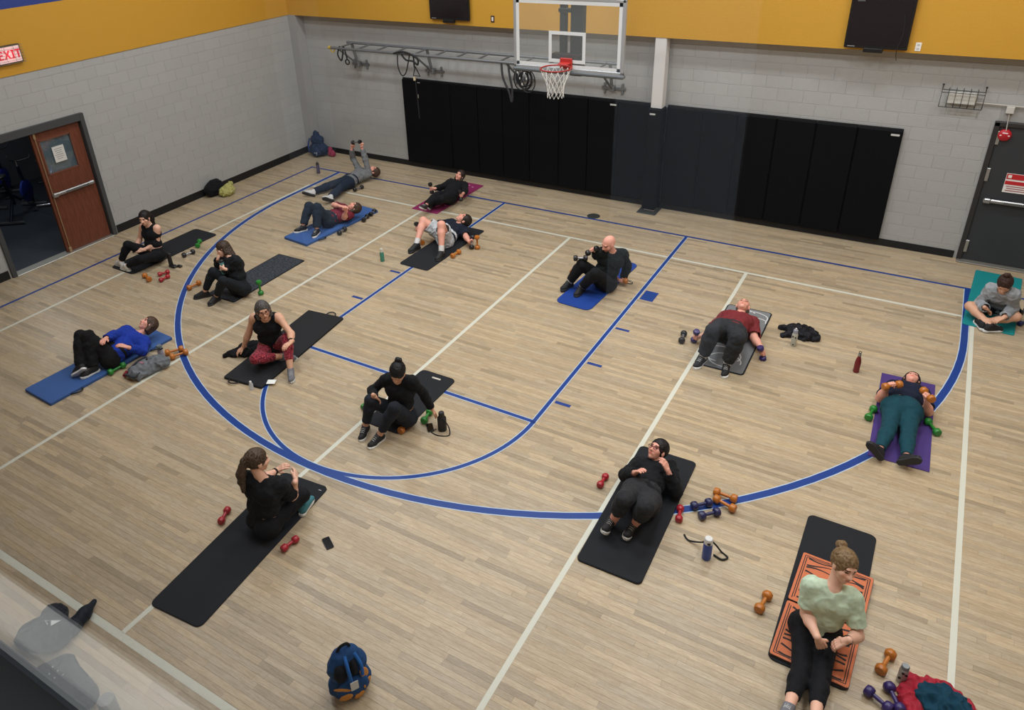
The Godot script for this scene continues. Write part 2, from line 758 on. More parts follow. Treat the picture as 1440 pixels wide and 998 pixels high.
func make_shell() -> void:
	var paint := mat("block_joint", rgb(152, 151, 149), 0.7)
	var yellow := mat("yellow_paint", rgb(192, 144, 50), 0.55, 0.0, 0.4)
	yellow.normal_enabled = true
	yellow.normal_texture = tex_paint_n
	yellow.normal_scale = 0.2
	triplanar(yellow, 1.1)
	var blue := mat("blue_wall_paint", rgb(38, 58, 128), 0.55)
	var black := mat("baseboard_rubber", rgb(26, 26, 28), 0.5, 0.0, 0.4)
	# floor
	make_floor()
	# left wall with its double door opening
	var dz0 := 4.55
	var dz1 := 6.42
	var dtop := 2.22
	var w := struct_node("wall_left", "pale grey painted block wall with yellow upper band and double door", "wall")
	wall_slab(w, "wall_core", Vector3(LEFT - 0.25, 0, SOFFIT), Vector3(LEFT - 0.001, BAND, dz0), paint)
	wall_slab(w, "wall_core", Vector3(LEFT - 0.25, 0, dz1), Vector3(LEFT - 0.001, BAND, FRONT + 2.6), paint)
	wall_slab(w, "wall_core", Vector3(LEFT - 0.25, dtop, dz0), Vector3(LEFT - 0.001, BAND, dz1), paint)
	wall_slab(w, "upper_wall", Vector3(LEFT - 0.25, BAND, BACK - 0.2), Vector3(LEFT + 0.015, 4.1, FRONT), yellow)
	wall_slab(w, "blue_band", Vector3(LEFT - 0.25, 4.1, BACK - 0.2), Vector3(LEFT + 0.015, TOP, FRONT), blue)
	wall_slab(w, "wall_core", Vector3(LEFT - 0.25, 0, BACK - 0.2), Vector3(LEFT - 0.02, BAND, SOFFIT), paint)
	block_wall(w, Vector3(LEFT, 0, 7.61), Vector3(0, 0, -1), Vector3(1, 0, 0), 8.4, BAND, func(a, b, y0, y1):
		var za: float = 7.61 - b
		var zb: float = 7.61 - a
		if y0 < dtop - 0.03 and zb > dz0 and za < dz1:
			if za < dz0 - 0.05:
				return [7.61 - dz0, b]
			if zb > dz1 + 0.05:
				return [a, 7.61 - dz1]
			return []
		return [a, b])
	# corner pier
	var pier := struct_node("wall_corner_pier", "narrow pale grey pier closing the far left corner", "wall")
	wall_slab(pier, "pier", Vector3(LEFT - 0.02, 0, BACK), Vector3(-7.44, BAND, SOFFIT + 0.002), paint)
	# back wall
	var bw := struct_node("wall_back", "pale grey painted block wall under a yellow overhanging band", "wall")
	wall_slab(bw, "wall_core", Vector3(LEFT, 0, BACK - 0.25), Vector3(RIGHT, BAND, BACK - 0.001), paint)
	wall_slab(bw, "upper_wall", Vector3(LEFT, BAND, BACK - 0.25), Vector3(RIGHT, TOP, SOFFIT), yellow)
	block_wall(bw, Vector3(-7.44, 0, BACK), Vector3(1, 0, 0), Vector3(0, 0, 1), 14.2, BAND, func(a, b, y0, y1):
		var xa: float = -7.44 + a
		var xb: float = -7.44 + b
		if y1 < 1.9 and xa > -4.75 and xb < 4.6:
			return []
		if y0 < 2.2 and xb > 5.84:
			if xa < 5.79:
				return [a, 5.84 + 7.44]
			return []
		return [a, b])
	# right wall, front wall, ceiling
	var rw := struct_node("wall_right", "plain pale grey gym wall with yellow upper band", "wall")
	wall_slab(rw, "wall_core", Vector3(RIGHT, 0, BACK - 0.25), Vector3(RIGHT + 0.2, BAND, FRONT + 2.6), paint)
	wall_slab(rw, "upper_wall", Vector3(RIGHT, BAND, BACK - 0.25), Vector3(RIGHT + 0.2, TOP, FRONT + 2.6), yellow)
	var ce := struct_node("ceiling", "flat off-white gym ceiling", "ceiling")
	wall_slab(ce, "ceiling_deck", Vector3(LEFT - 0.25, TOP, BACK - 0.25), Vector3(RIGHT + 0.2, TOP + 0.2, FRONT + 2.6), mat("ceiling_paint", rgb(150, 150, 150), 0.9))
	make_gallery(paint, yellow)
	# baseboards
	var bl := struct_node("baseboard_left", "black rubber baseboard along the left wall", "baseboard")
	wall_slab(bl, "strip", Vector3(LEFT, 0, SOFFIT), Vector3(LEFT + 0.014, 0.15, 4.45), black)
	wall_slab(bl, "strip", Vector3(LEFT, 0, 6.52), Vector3(LEFT + 0.014, 0.15, FRONT), black)
	wall_slab(bl, "strip", Vector3(LEFT, 0, SOFFIT), Vector3(-7.43, 0.15, SOFFIT + 0.014), black)
	wall_slab(bl, "strip", Vector3(-7.44, 0, BACK), Vector3(-7.426, 0.15, SOFFIT + 0.014), black)
	var bb := struct_node("baseboard_back", "black rubber baseboard along the back wall", "baseboard")
	wall_slab(bb, "strip", Vector3(-7.44, 0, BACK), Vector3(5.76, 0.12, BACK + 0.016), black)
	wall_slab(bb, "top_lip", Vector3(-4.8, 0.12, BACK), Vector3(4.68, 0.13, BACK + 0.02), mat("lip_metal", rgb(120, 118, 114), 0.4, 0.6))
	make_left_door(dz0, dz1, dtop)
	make_side_room(dz0, dz1, dtop)
	make_right_door()

func make_gallery(paint: Material, yellow: Material) -> void:
	var x0 := 2.6
	var x1 := 7.6
	var yb := 4.25
	var yt := 7.1
	var fw := struct_node("wall_front", "gym wall with the wide viewing window of the gallery", "wall")
	wall_slab(fw, "wall_core", Vector3(LEFT, 0, FRONT), Vector3(RIGHT, BAND, FRONT + 0.14), paint)
	wall_slab(fw, "upper_wall", Vector3(LEFT, BAND, FRONT), Vector3(RIGHT, yb - 0.032, FRONT + 0.14), yellow)
	wall_slab(fw, "upper_wall", Vector3(LEFT, yb, FRONT), Vector3(x0, TOP, FRONT + 0.14), yellow)
	wall_slab(fw, "upper_wall", Vector3(x1, yb, FRONT), Vector3(RIGHT, TOP, FRONT + 0.14), yellow)
	wall_slab(fw, "upper_wall", Vector3(x0, yt, FRONT), Vector3(x1, TOP, FRONT + 0.14), yellow)
	var win := struct_node("window_1", "wide clear viewing window with dark metal frame above white sill", "window")
	var dark := mat("window_frame_metal", rgb(34, 37, 41), 0.55, 0.0, 0.3)
	part("frame", MB.new().box(Vector3((x0 + x1) / 2, (yb + 4.603) / 2, 11.743), Vector3(x1 - x0, 4.603 - yb, 0.014)).box(Vector3((x0 + x1) / 2, yt - 0.03, 11.743), Vector3(x1 - x0, 0.06, 0.07)).box(Vector3(x0 + 0.03, (yb + yt) / 2, 11.743), Vector3(0.06, yt - yb, 0.07)).box(Vector3(x1 - 0.03, (yb + yt) / 2, 11.743), Vector3(0.06, yt - yb, 0.07)).mesh(), dark, win)
	var g := glass("window_glass", Color(0.9, 0.95, 0.93), 0.0)
	for z in [11.744, 11.747]:
		var pm := MB.new()
		pm.quad(Vector3(x0 + 0.05, 4.59, z), Vector3(x1 - 0.05, 4.59, z), Vector3(x1 - 0.05, yt - 0.05, z), Vector3(x0 + 0.05, yt - 0.05, z))
		part("pane", pm.mesh(), g, win)
	var sill := mat("sill_white", rgb(236, 235, 230), 0.5)
	part("ledge", MB.new().box(Vector3((x0 + x1) / 2, yb - 0.015, (11.75 + 11.862) / 2), Vector3(x1 - x0, 0.03, 0.112)).mesh(), mat("ledge_grey", rgb(184, 185, 184), 0.6), win)
	part("sill", MB.new().box(Vector3((x0 + x1) / 2, yb - 0.015, (11.862 + 11.946) / 2), Vector3(x1 - x0 + 0.1, 0.03, 0.084), 0.003).mesh(), sill, win)
	var gr := struct_node("wall_gallery", "dark walls and floor of the viewing gallery", "wall")
	var gm := mat("gallery_paint", rgb(36, 37, 40), 0.9, 0.0, 0.2)
	wall_slab(gr, "back_wall", Vector3(LEFT, 3.4, FRONT + 2.4), Vector3(RIGHT, TOP, FRONT + 2.6), gm)
	wall_slab(gr, "gallery_floor", Vector3(LEFT, 3.4, FRONT + 0.14), Vector3(RIGHT, 3.6, FRONT + 2.6), gm)
	wall_slab(gr, "end_wall", Vector3(LEFT - 0.25, 3.4, FRONT), Vector3(LEFT, TOP, FRONT + 2.6), gm)
	var pier := mat("gallery_pier_paint", rgb(136, 146, 160), 0.8)  # pale panels added behind the camera for the haze they reflect in the glass
	wall_slab(gr, "added_haze_panel", Vector3(2.33, 3.6, FRONT + 2.37), Vector3(2.62, TOP, FRONT + 2.4), pier)
	wall_slab(gr, "added_haze_panel", Vector3(4.03, 3.6, FRONT + 2.37), Vector3(4.5, TOP, FRONT + 2.4), pier)
	wall_slab(gr, "apron", Vector3(LEFT, 3.6, FRONT + 0.14), Vector3(RIGHT, yb - 0.03, FRONT + 0.145), gm)

# ---------------------------------------------------------------- hardwood floor and court lines
func make_floor() -> void:
	var f := struct_node("floor", "pale maple strip gym floor with blue and white court lines", "floor")
	var x0 := LEFT - 0.02
	var x1 := RIGHT
	var z0 := BACK - 0.02
	var z1 := FRONT + 0.02
	wall_slab(f, "subfloor", Vector3(x0, -0.12, z0), Vector3(x1, -0.006, z1), mat("subfloor_wood", rgb(112, 88, 62), 0.8))
	var grain := Image.create(512, 512, false, Image.FORMAT_RGB8)
	var gn := FastNoiseLite.new()
	gn.seed = 5
	gn.frequency = 1.0
	gn.fractal_octaves = 3
	for y in 512:
		for x in 512:
			var a := TAU * x / 512.0
			var s := gn.get_noise_3d(cos(a) * 1.2, sin(a) * 1.2, y * 0.16)
			var s2 := gn.get_noise_3d(cos(a) * 5.0 + 40.0, sin(a) * 5.0, y * 0.5)
			var val := clampf(0.94 + s * 0.09 + s2 * 0.07, 0.0, 1.0)
			grain.set_pixel(x, y, Color(val, val * (0.985 + s * 0.02), val * (0.965 + s * 0.05)))
	var gt := ImageTexture.create_from_image(grain)
	var base := rgb(182, 166, 140)
	var tones := [1.0, 1.03, 0.97, 1.055, 0.935, 1.015, 0.985, 0.88]
	var mats := []
	for k in 8:
		var c := Color(base.r * tones[k], base.g * tones[k] * (1.0 + (k % 3 - 1) * 0.008), base.b * tones[k] * (1.0 + (k % 3 - 1) * 0.02))
		var m := mat("maple_%d" % k, c, 0.34, 0.0, 0.45)
		m.albedo_texture = gt
		triplanar(m, 1.0)
		m.uv1_scale = Vector3(0.9, 0.9, 0.9)
		mats.append(m)
	var loose := mat("maple_far", Color.WHITE, 0.34, 0.0, 0.45)
	loose.albedo_texture = gt
	loose.vertex_color_use_as_albedo = true
	triplanar(loose, 0.9)
	var bw := 0.0572
	var gap := 0.0012
	var lens := [0.35, 0.5, 0.65, 0.8, 1.0, 1.25]
	var meshes := {}
	var all := []
	var z := z0
	while z < z1:
		var x := x0 - rng.randf() * 1.0
		while x < x1:
			var l: float = lens[rng.randi() % 6]
			var tone := rng.randi() % 8
			if tone == 7 and rng.randf() < 0.5:
				tone = 2
			var a := maxf(x, x0)
			var b := minf(x + l, x1)
			if b - a > 0.02:
				var ctr := Vector3((a + b) / 2, 0, z + bw / 2)
				all.append([ctr.distance_squared_to(CAM_POS), ctr, b - a, tone, absf(b - a - l) < 0.001 and seen(ctr)])
			x += l
		z += bw
	var near := all.filter(func(q): return q[4])
	near.sort_custom(func(p, q): return p[0] < q[0])
	var singles := {}
	for k in mini(300, near.size()):
		var q: Array = near[k]
		singles[q] = true
		var key := "%.2f" % q[2]
		if not meshes.has(key):
			meshes[key] = MB.new().box(Vector3(0, -0.003, 0), Vector3(q[2] - gap, 0.006, bw - gap)).mesh()
		part("plank", meshes[key], mats[q[3]], f, q[1])
	var rest := MB.new()
	rest.colored = true
	for q in all:
		if singles.has(q):
			continue
		rest.col = mats[q[3]].albedo_color.srgb_to_linear()
		var h := Vector3(q[2] - gap, 0, bw - gap) / 2
		var c: Vector3 = q[1]
		rest.face([c + Vector3(-h.x, 0, -h.z), c + Vector3(h.x, 0, -h.z), c + Vector3(h.x, 0, h.z), c + Vector3(-h.x, 0, h.z)], Vector3.UP)
		rest.face([c + Vector3(-h.x, 0, h.z), c + Vector3(h.x, 0, h.z), c + Vector3(h.x, -0.006, h.z), c + Vector3(-h.x, -0.006, h.z)], Vector3.BACK)
		rest.face([c + Vector3(h.x, 0, -h.z), c + Vector3(h.x, 0, h.z), c + Vector3(h.x, -0.006, h.z), c + Vector3(h.x, -0.006, -h.z)], Vector3.RIGHT)
	part("more_planks", rest.mesh(), loose, f).set_meta("kind", "stuff")
	# painted lines
	var blue := mat("court_blue", rgb(22, 58, 128), 0.4, 0.0, 0.4)
	var white := mat("court_white", rgb(200, 200, 186), 0.4, 0.0, 0.4)
	var edge := mat("court_edge", rgb(178, 196, 214), 0.4, 0.0, 0.4)
	var wl := 0.05
	for x in [-6.08, -3.05, 0.02, 3.04, 6.08]:
		strip(f, white, Vector2(x - wl / 2, 0.94), Vector2(x + wl / 2, 9.98), 0.001)
	strip(f, white, Vector2(-6.105, 0.89), Vector2(6.105, 0.94), 0.001)
	strip(f, white, Vector2(-6.105, 9.975), Vector2(6.105, 10.04), 0.001)
	var b := 0.05
	strip(f, blue, Vector2(LEFT + 0.8, -0.025), Vector2(RIGHT, 0.025), 0.0017)
	strip(f, blue, Vector2(-6.83, 0.025), Vector2(-6.78, FRONT), 0.0017)
	for s in [-1.0, 1.0]:
		strip(f, blue, Vector2(s * 1.805 - b / 2, 0.025), Vector2(s * 1.805 + b / 2, 5.79), 0.0017)
		strip(f, edge, Vector2(s * 1.805 - b / 2 - 0.008, 0.025), Vector2(s * 1.805 + b / 2 + 0.008, 5.79), 0.0012)
		strip(f, blue, Vector2(s * 6.0 - 0.04, 0.025), Vector2(s * 6.0 + 0.04, 1.6), 0.0018)
		strip(f, edge, Vector2(s * 6.0 - 0.05, 0.025), Vector2(s * 6.0 + 0.05, 1.6), 0.0012)
		# lane marks: a block and three dashes outside the lane
		for mk in [[2.16, 2.46, 0.2], [3.36, 3.41, 0.2], [4.33, 4.38, 0.2], [5.28, 5.33, 0.2]]:
			var xa: float = 1.86
			var xb: float = xa + mk[2]
			strip(f, blue, Vector2(minf(s * xa, s * xb), mk[0]), Vector2(maxf(s * xa, s * xb), mk[1]), 0.0017)
	strip(f, blue, Vector2(-1.805, 5.74), Vector2(1.805, 5.79), 0.0017)
	strip(f, edge, Vector2(-1.805, 5.732), Vector2(1.805, 5.798), 0.0012)
	ring(f, blue, Vector2(0, 5.765), 1.805, 0.05, 0.0, PI, 0.0017)
	ring(f, edge, Vector2(0, 5.765), 1.805, 0.068, 0.0, PI, 0.0012)
	ring(f, blue, Vector2(0, 1.6), 6.0, 0.08, 0.0, PI, 0.0018)
	ring(f, edge, Vector2(0, 1.6), 6.0, 0.1, 0.0, PI, 0.0012)

func seen(p: Vector3) -> bool:
	var d := p - CAM_POS
	var w := -d.dot(CAM_BACK)
	if w < 0.1:
		return false
	var px := CAM_CX + CAM_F * d.dot(CAM_RIGHT) / w
	var py := CAM_CY - CAM_F * d.dot(CAM_UP) / w
	return px > 0 and px < 1440 and py > 0 and py < 998

func strip(f: Node, m: Material, a: Vector2, b: Vector2, h: float) -> void:
	part("painted_line", MB.new().box(Vector3((a.x + b.x) / 2, h / 2, (a.y + b.y) / 2), Vector3(b.x - a.x, h, b.y - a.y)).mesh(), m, f)

func ring(f: Node, m: Material, c: Vector2, r: float, w: float, a0: float, a1: float, h: float) -> void:
	var mb := MB.new()
	var seg := 72
	for k in seg:
		var p := a0 + (a1 - a0) * k / seg
		var q := a0 + (a1 - a0) * (k + 1) / seg
		var i0 := Vector3(c.x + cos(p) * (r - w / 2), h, c.y + sin(p) * (r - w / 2))
		var o0 := Vector3(c.x + cos(p) * (r + w / 2), h, c.y + sin(p) * (r + w / 2))
		var i1 := Vector3(c.x + cos(q) * (r - w / 2), h, c.y + sin(q) * (r - w / 2))
		var o1 := Vector3(c.x + cos(q) * (r + w / 2), h, c.y + sin(q) * (r + w / 2))
		mb.face([i0, o0, o1, i1], Vector3.UP)
		var dn := Vector3.DOWN * h
		mb.face([o0, o1, o1 + dn, o0 + dn], Vector3(cos(p), 0, sin(p)))
		mb.face([i0, i1, i1 + dn, i0 + dn], -Vector3(cos(p), 0, sin(p)))
	part("painted_line", mb.mesh(), m, f)

# ---------------------------------------------------------------- doors
func push_bar(o: Node, t: Transform3D, w: float) -> void:
	var steel := mat("brushed_steel", rgb(168, 168, 166), 0.35, 0.8)
	var mb := MB.new()
	mb.t = t
	mb.box(Vector3(0, 0, 0.035), Vector3(w, 0.055, 0.05), 0.012)
	mb.box(Vector3(-w / 2 + 0.05, 0, 0.04), Vector3(0.09, 0.075, 0.07), 0.012)
	mb.box(Vector3(w / 2 - 0.05, 0, 0.03), Vector3(0.08, 0.065, 0.05), 0.01)
	part("push_bar", mb.mesh(), steel, o)
	var inset := MB.new()
	inset.t = t
	inset.box(Vector3(0.06, 0, 0.062), Vector3(w * 0.55, 0.04, 0.01), 0.003)
	part("push_pad", inset.mesh(), mat("dull_steel", rgb(120, 121, 121), 0.4, 0.7), o)

func make_left_door(z0: float, z1: float, top: float) -> void:
	var d := struct_node("door_1", "brown wooden double door, one leaf closed and one open, dark metal frame", "door")
	var fm := mat("door_frame_paint", rgb(62, 64, 66), 0.5)
	var fr := MB.new()
	fr.box(Vector3(LEFT - 0.1, (top + 0.08) / 2, z0 - 0.03), Vector3(0.29, top + 0.08, 0.08), 0.006)
	fr.box(Vector3(LEFT - 0.1, (top + 0.08) / 2, z1 + 0.03), Vector3(0.29, top + 0.08, 0.08), 0.006)
	fr.box(Vector3(LEFT - 0.1, top + 0.02, (z0 + z1) / 2), Vector3(0.285, 0.13, z1 - z0 + 0.1), 0.006)
	part("frame", fr.mesh(), fm, d)
	part("threshold", MB.new().box(Vector3(LEFT - 0.04, 0.008, (z0 + z1) / 2), Vector3(0.2, 0.016, z1 - z0), 0.005).mesh(), mat("aluminium", rgb(180, 178, 170), 0.4, 0.7), d)
	var wood := mat("door_wood", rgb(112, 62, 44), 0.42, 0.0, 0.45)
	wood.albedo_texture = noise_tex(0.012, Color(0.82, 0.8, 0.78), Color.WHITE, 11, 256, 3)
	triplanar(wood, 1.0)
	wood.uv1_scale = Vector3(6, 0.8, 6)
	# closed leaf: stiles and rails round a glazed opening
	var za := z0 + 0.03
	var zb := z0 + 0.9
	var xm := LEFT - 0.05
	var l := MB.new()
	var wz0 := 4.78
	var wz1 := 5.34
	var wy0 := 1.43
	var wy1 := 2.02
	l.box(Vector3(xm, wy0 / 2 + 0.01, (za + zb) / 2), Vector3(0.045, wy0 - 0.02, zb - za))
	l.box(Vector3(xm, (wy1 + top - 0.05) / 2, (za + zb) / 2), Vector3(0.045, top - 0.05 - wy1, zb - za))
	l.box(Vector3(xm, (wy0 + wy1) / 2, (za + wz0) / 2), Vector3(0.045, wy1 - wy0, wz0 - za))
	l.box(Vector3(xm, (wy0 + wy1) / 2, (zb + wz1) / 2), Vector3(0.045, wy1 - wy0, zb - wz1))
	var leaf := part("closed_leaf", l.mesh(), wood, d)
	var bead := MB.new()
	bead.box(Vector3(xm + 0.02, wy0, (wz0 + wz1) / 2), Vector3(0.024, 0.025, wz1 - wz0 + 0.02)).box(Vector3(xm + 0.02, wy1, (wz0 + wz1) / 2), Vector3(0.024, 0.025, wz1 - wz0 + 0.02))
	bead.box(Vector3(xm + 0.02, (wy0 + wy1) / 2, wz0), Vector3(0.024, wy1 - wy0, 0.025)).box(Vector3(xm + 0.02, (wy0 + wy1) / 2, wz1), Vector3(0.024, wy1 - wy0, 0.025))
	part("glazing_bead", bead.mesh(), mat("bead_wood", rgb(104, 62, 46), 0.5), leaf)
	part("pane", MB.new().box(Vector3(xm, (wy0 + wy1) / 2, (wz0 + wz1) / 2), Vector3(0.006, wy1 - wy0, wz1 - wz0)).mesh(), glass("door_glass", Color(0.6, 0.7, 0.75), 0.12), leaf)
	push_bar(leaf, Transform3D(Basis(Vector3(0, 0, -1), Vector3.UP, Vector3(1, 0, 0)), Vector3(xm + 0.02, 1.08, (za + zb) / 2)), 0.8)
	part("latch_rod", MB.new().tube([Vector3(xm + 0.05, 0.06, zb - 0.05), Vector3(xm + 0.05, top - 0.07, zb - 0.05)], 0.009, 6).box(Vector3(xm + 0.04, 0.06, zb - 0.05), Vector3(0.04, 0.09, 0.05), 0.006).box(Vector3(xm + 0.04, top - 0.1, zb - 0.05), Vector3(0.04, 0.09, 0.04), 0.006).mesh(), mat("rod_brass", rgb(176, 150, 116), 0.4, 0.6), leaf)
	part("notice", MB.new().box(Vector3(xm + 0.03, 1.73, 5.06), Vector3(0.004, 0.27, 0.21)).mesh(), mat("notice_paper", rgb(205, 203, 198), 0.8), leaf)
	var ink := mat("notice_ink", rgb(120, 120, 122), 0.8)
	for k in 6:
		part("print_line", MB.new().box(Vector3(xm + 0.033, 1.82 - k * 0.034, 5.06 + (k % 2) * 0.006), Vector3(0.001, 0.008, 0.15 - (k % 3) * 0.02)).mesh(), ink, leaf)
	# open leaf, swung into the spin room
	var ol := MB.new()
	ol.box(Vector3(LEFT - 0.25 - 0.44, (top - 0.04) / 2, z1 - 0.04), Vector3(0.88, top - 0.06, 0.045), 0.003)
	part("open_leaf", ol.mesh(), wood, d)

func make_right_door() -> void:
	var d := struct_node("door_2", "charcoal metal exit door with push bar and red warning sign", "door")
	var x0 := 5.84
	var x1 := 6.92
	var top := 2.21
	var fm := mat("exit_frame_paint", rgb(40, 38, 38), 0.5)
	var fr := MB.new()
	fr.box(Vector3(x0, top / 2, BACK + 0.01), Vector3(0.07, top, 0.1), 0.008)
	fr.box(Vector3(x1, top / 2, BACK + 0.01), Vector3(0.07, top, 0.1), 0.008)
	fr.box(Vector3((x0 + x1) / 2, top - 0.03, BACK + 0.01), Vector3(x1 - x0 + 0.07, 0.07, 0.1), 0.008)
	part("frame", fr.mesh(), fm, d)
	var leaf := part("leaf", MB.new().box(Vector3((x0 + x1) / 2, (top - 0.06) / 2 + 0.01, BACK + 0.01), Vector3(x1 - x0 - 0.07, top - 0.08, 0.045), 0.003).mesh(), mat("exit_leaf_paint", rgb(52, 54, 57), 0.45, 0.0, 0.4), d)
	part("threshold", MB.new().box(Vector3((x0 + x1) / 2, 0.01, BACK + 0.07), Vector3(x1 - x0 + 0.06, 0.02, 0.16), 0.006).mesh(), mat("threshold_grey", rgb(128, 124, 116), 0.5, 0.4), d)
	push_bar(leaf, Transform3D(Basis.IDENTITY, Vector3((x0 + x1) / 2, 1.03, BACK + 0.035)), 0.9)
	for y in [0.25, 1.42, 1.98]:
		part("hinge", MB.new().box(Vector3(x0 + 0.05, y, BACK + 0.045), Vector3(0.05, 0.2, 0.02), 0.004).mesh(), mat("brushed_steel", rgb(168, 168, 166), 0.35, 0.8), d)
	# red and white warning sign
	var sx := 6.34
	var sy := 1.33
	var s := part("sign", MB.new().box(Vector3(sx, sy, BACK + 0.036), Vector3(0.42, 0.29, 0.006)).mesh(), mat("sign_white", rgb(226, 222, 216), 0.5), leaf)
	var red := mat("sign_red", rgb(184, 30, 38), 0.5)
	part("band", MB.new().box(Vector3(sx, sy + 0.1, BACK + 0.0405), Vector3(0.41, 0.08, 0.003)).mesh(), red, s)
	part("band", MB.new().box(Vector3(sx, sy + 0.005, BACK + 0.0405), Vector3(0.41, 0.055, 0.003)).mesh(), red, s)
	for k in 3:
		part("print_line", MB.new().box(Vector3(sx - (k % 2) * 0.01, sy - 0.05 - k * 0.032, BACK + 0.0405), Vector3(0.36 - (k % 2) * 0.04, 0.012, 0.002)).mesh(), mat("sign_print", rgb(150, 80, 84), 0.6), s)
	part("roundel", MB.new().box(Vector3(sx - 0.165, sy + 0.1, BACK + 0.0425), Vector3(0.045, 0.045, 0.003), 0.001).mesh(), mat("sign_white", rgb(226, 222, 216), 0.5), s)

func make_side_room(z0: float, z1: float, top: float) -> void:
	var r := struct_node("wall_spin_room", "dark spin room beyond the open door leaf", "wall")
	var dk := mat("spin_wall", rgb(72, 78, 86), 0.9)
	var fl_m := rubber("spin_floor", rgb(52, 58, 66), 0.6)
	var xa := -12.2
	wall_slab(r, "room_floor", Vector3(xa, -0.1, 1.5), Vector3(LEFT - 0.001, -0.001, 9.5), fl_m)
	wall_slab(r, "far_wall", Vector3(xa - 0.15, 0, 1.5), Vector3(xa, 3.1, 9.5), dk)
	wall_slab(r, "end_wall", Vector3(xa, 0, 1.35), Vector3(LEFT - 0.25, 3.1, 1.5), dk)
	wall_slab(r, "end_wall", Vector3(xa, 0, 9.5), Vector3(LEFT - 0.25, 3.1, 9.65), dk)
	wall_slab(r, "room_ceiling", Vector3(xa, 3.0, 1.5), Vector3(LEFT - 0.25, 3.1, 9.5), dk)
	for q in [[Vector3(-10.25, 0, 4.75), 2.2, "spin bike with blue guard seen first through the open doorway"], [Vector3(-10.55, 0, 3.85), 2.4, "spin bike half hidden behind the closed brown door leaf"], [Vector3(-11.4, 0, 4.5), 2.3, "spin bike standing deepest in the dark spin room"]]:
		spin_bike(q[0], q[1], q[2])

func spin_bike(at: Vector3, turn: float, label: String) -> void:
	var o := thing("spin_bike", label, "bike", at, "spin bikes in the dark room")
	o.rotation.y = turn
	var dark := mat("bike_frame", rgb(28, 34, 58), 0.4, 0.3)
	var blk := mat("bike_black", rgb(22, 23, 26), 0.5)
	var chrome := mat("bike_chrome", rgb(200, 202, 205), 0.2, 0.9)
	part("frame", MB.new().tube([Vector3(0.5, 0.35, 0), Vector3(0.1, 0.3, 0), Vector3(-0.25, 0.55, 0)], 0.035, 8).tube([Vector3(0.45, 0.35, 0), Vector3(0.38, 0.9, 0)], 0.03, 8).tube([Vector3(-0.15, 0.3, 0), Vector3(-0.28, 0.85, 0)], 0.03, 8).tube([Vector3(0.5, 0.35, 0), Vector3(0.55, 0.06, 0)], 0.03, 8).tube([Vector3(-0.2, 0.4, 0), Vector3(-0.5, 0.06, 0)], 0.03, 8).mesh(), dark, o)
	part("foot_bar", MB.new().tube([Vector3(0.55, 0.04, -0.26), Vector3(0.55, 0.04, 0.26)], 0.03, 8).mesh(), chrome, o)
	part("foot_bar", MB.new().tube([Vector3(-0.5, 0.04, -0.26), Vector3(-0.5, 0.04, 0.26)], 0.03, 8).mesh(), chrome, o)
	var fw := MB.new()
	fw.t = Transform3D(Basis(Vector3.RIGHT, PI / 2), Vector3(0.42, 0.36, 0))
	fw.lathe([Vector2(0, -0.03), Vector2(0.2, -0.03), Vector2(0.23, -0.02), Vector2(0.23, 0.02), Vector2(0.2, 0.03), Vector2(0, 0.03)], 24)
	part("flywheel", fw.mesh(), mat("bike_guard", rgb(30, 48, 130), 0.35), o)
	part("saddle", MB.new().ball(Vector3(-0.32, 0.92, 0), Vector3(0.14, 0.04, 0.09)).mesh(), blk, o)
	part("seat_post", MB.new().tube([Vector3(-0.28, 0.82, 0), Vector3(-0.31, 0.92, 0)], 0.018, 8).mesh(), chrome, o)
	part("handlebar", MB.new().tube(curve([Vector3(0.55, 1.08, -0.22), Vector3(0.5, 1.02, -0.2), Vector3(0.38, 1.0, 0), Vector3(0.5, 1.02, 0.2), Vector3(0.55, 1.08, 0.22)], 4), 0.016, 8).mesh(), blk, o)
	part("stem", MB.new().tube([Vector3(0.38, 0.88, 0), Vector3(0.38, 1.0, 0)], 0.02, 8).mesh(), chrome, o)
	for s in [-1.0, 1.0]:
		var cr := part("crank", MB.new().tube([Vector3(0.05, 0.3, s * 0.06), Vector3(0.05 + s * 0.12, 0.3 - s * 0.1, s * 0.09)], 0.012, 6).mesh(), chrome, o)
		part("pedal", MB.new().box(Vector3(0.05 + s * 0.12, 0.3 - s * 0.1, s * 0.15), Vector3(0.1, 0.025, 0.09), 0.006).mesh(), blk, cr)

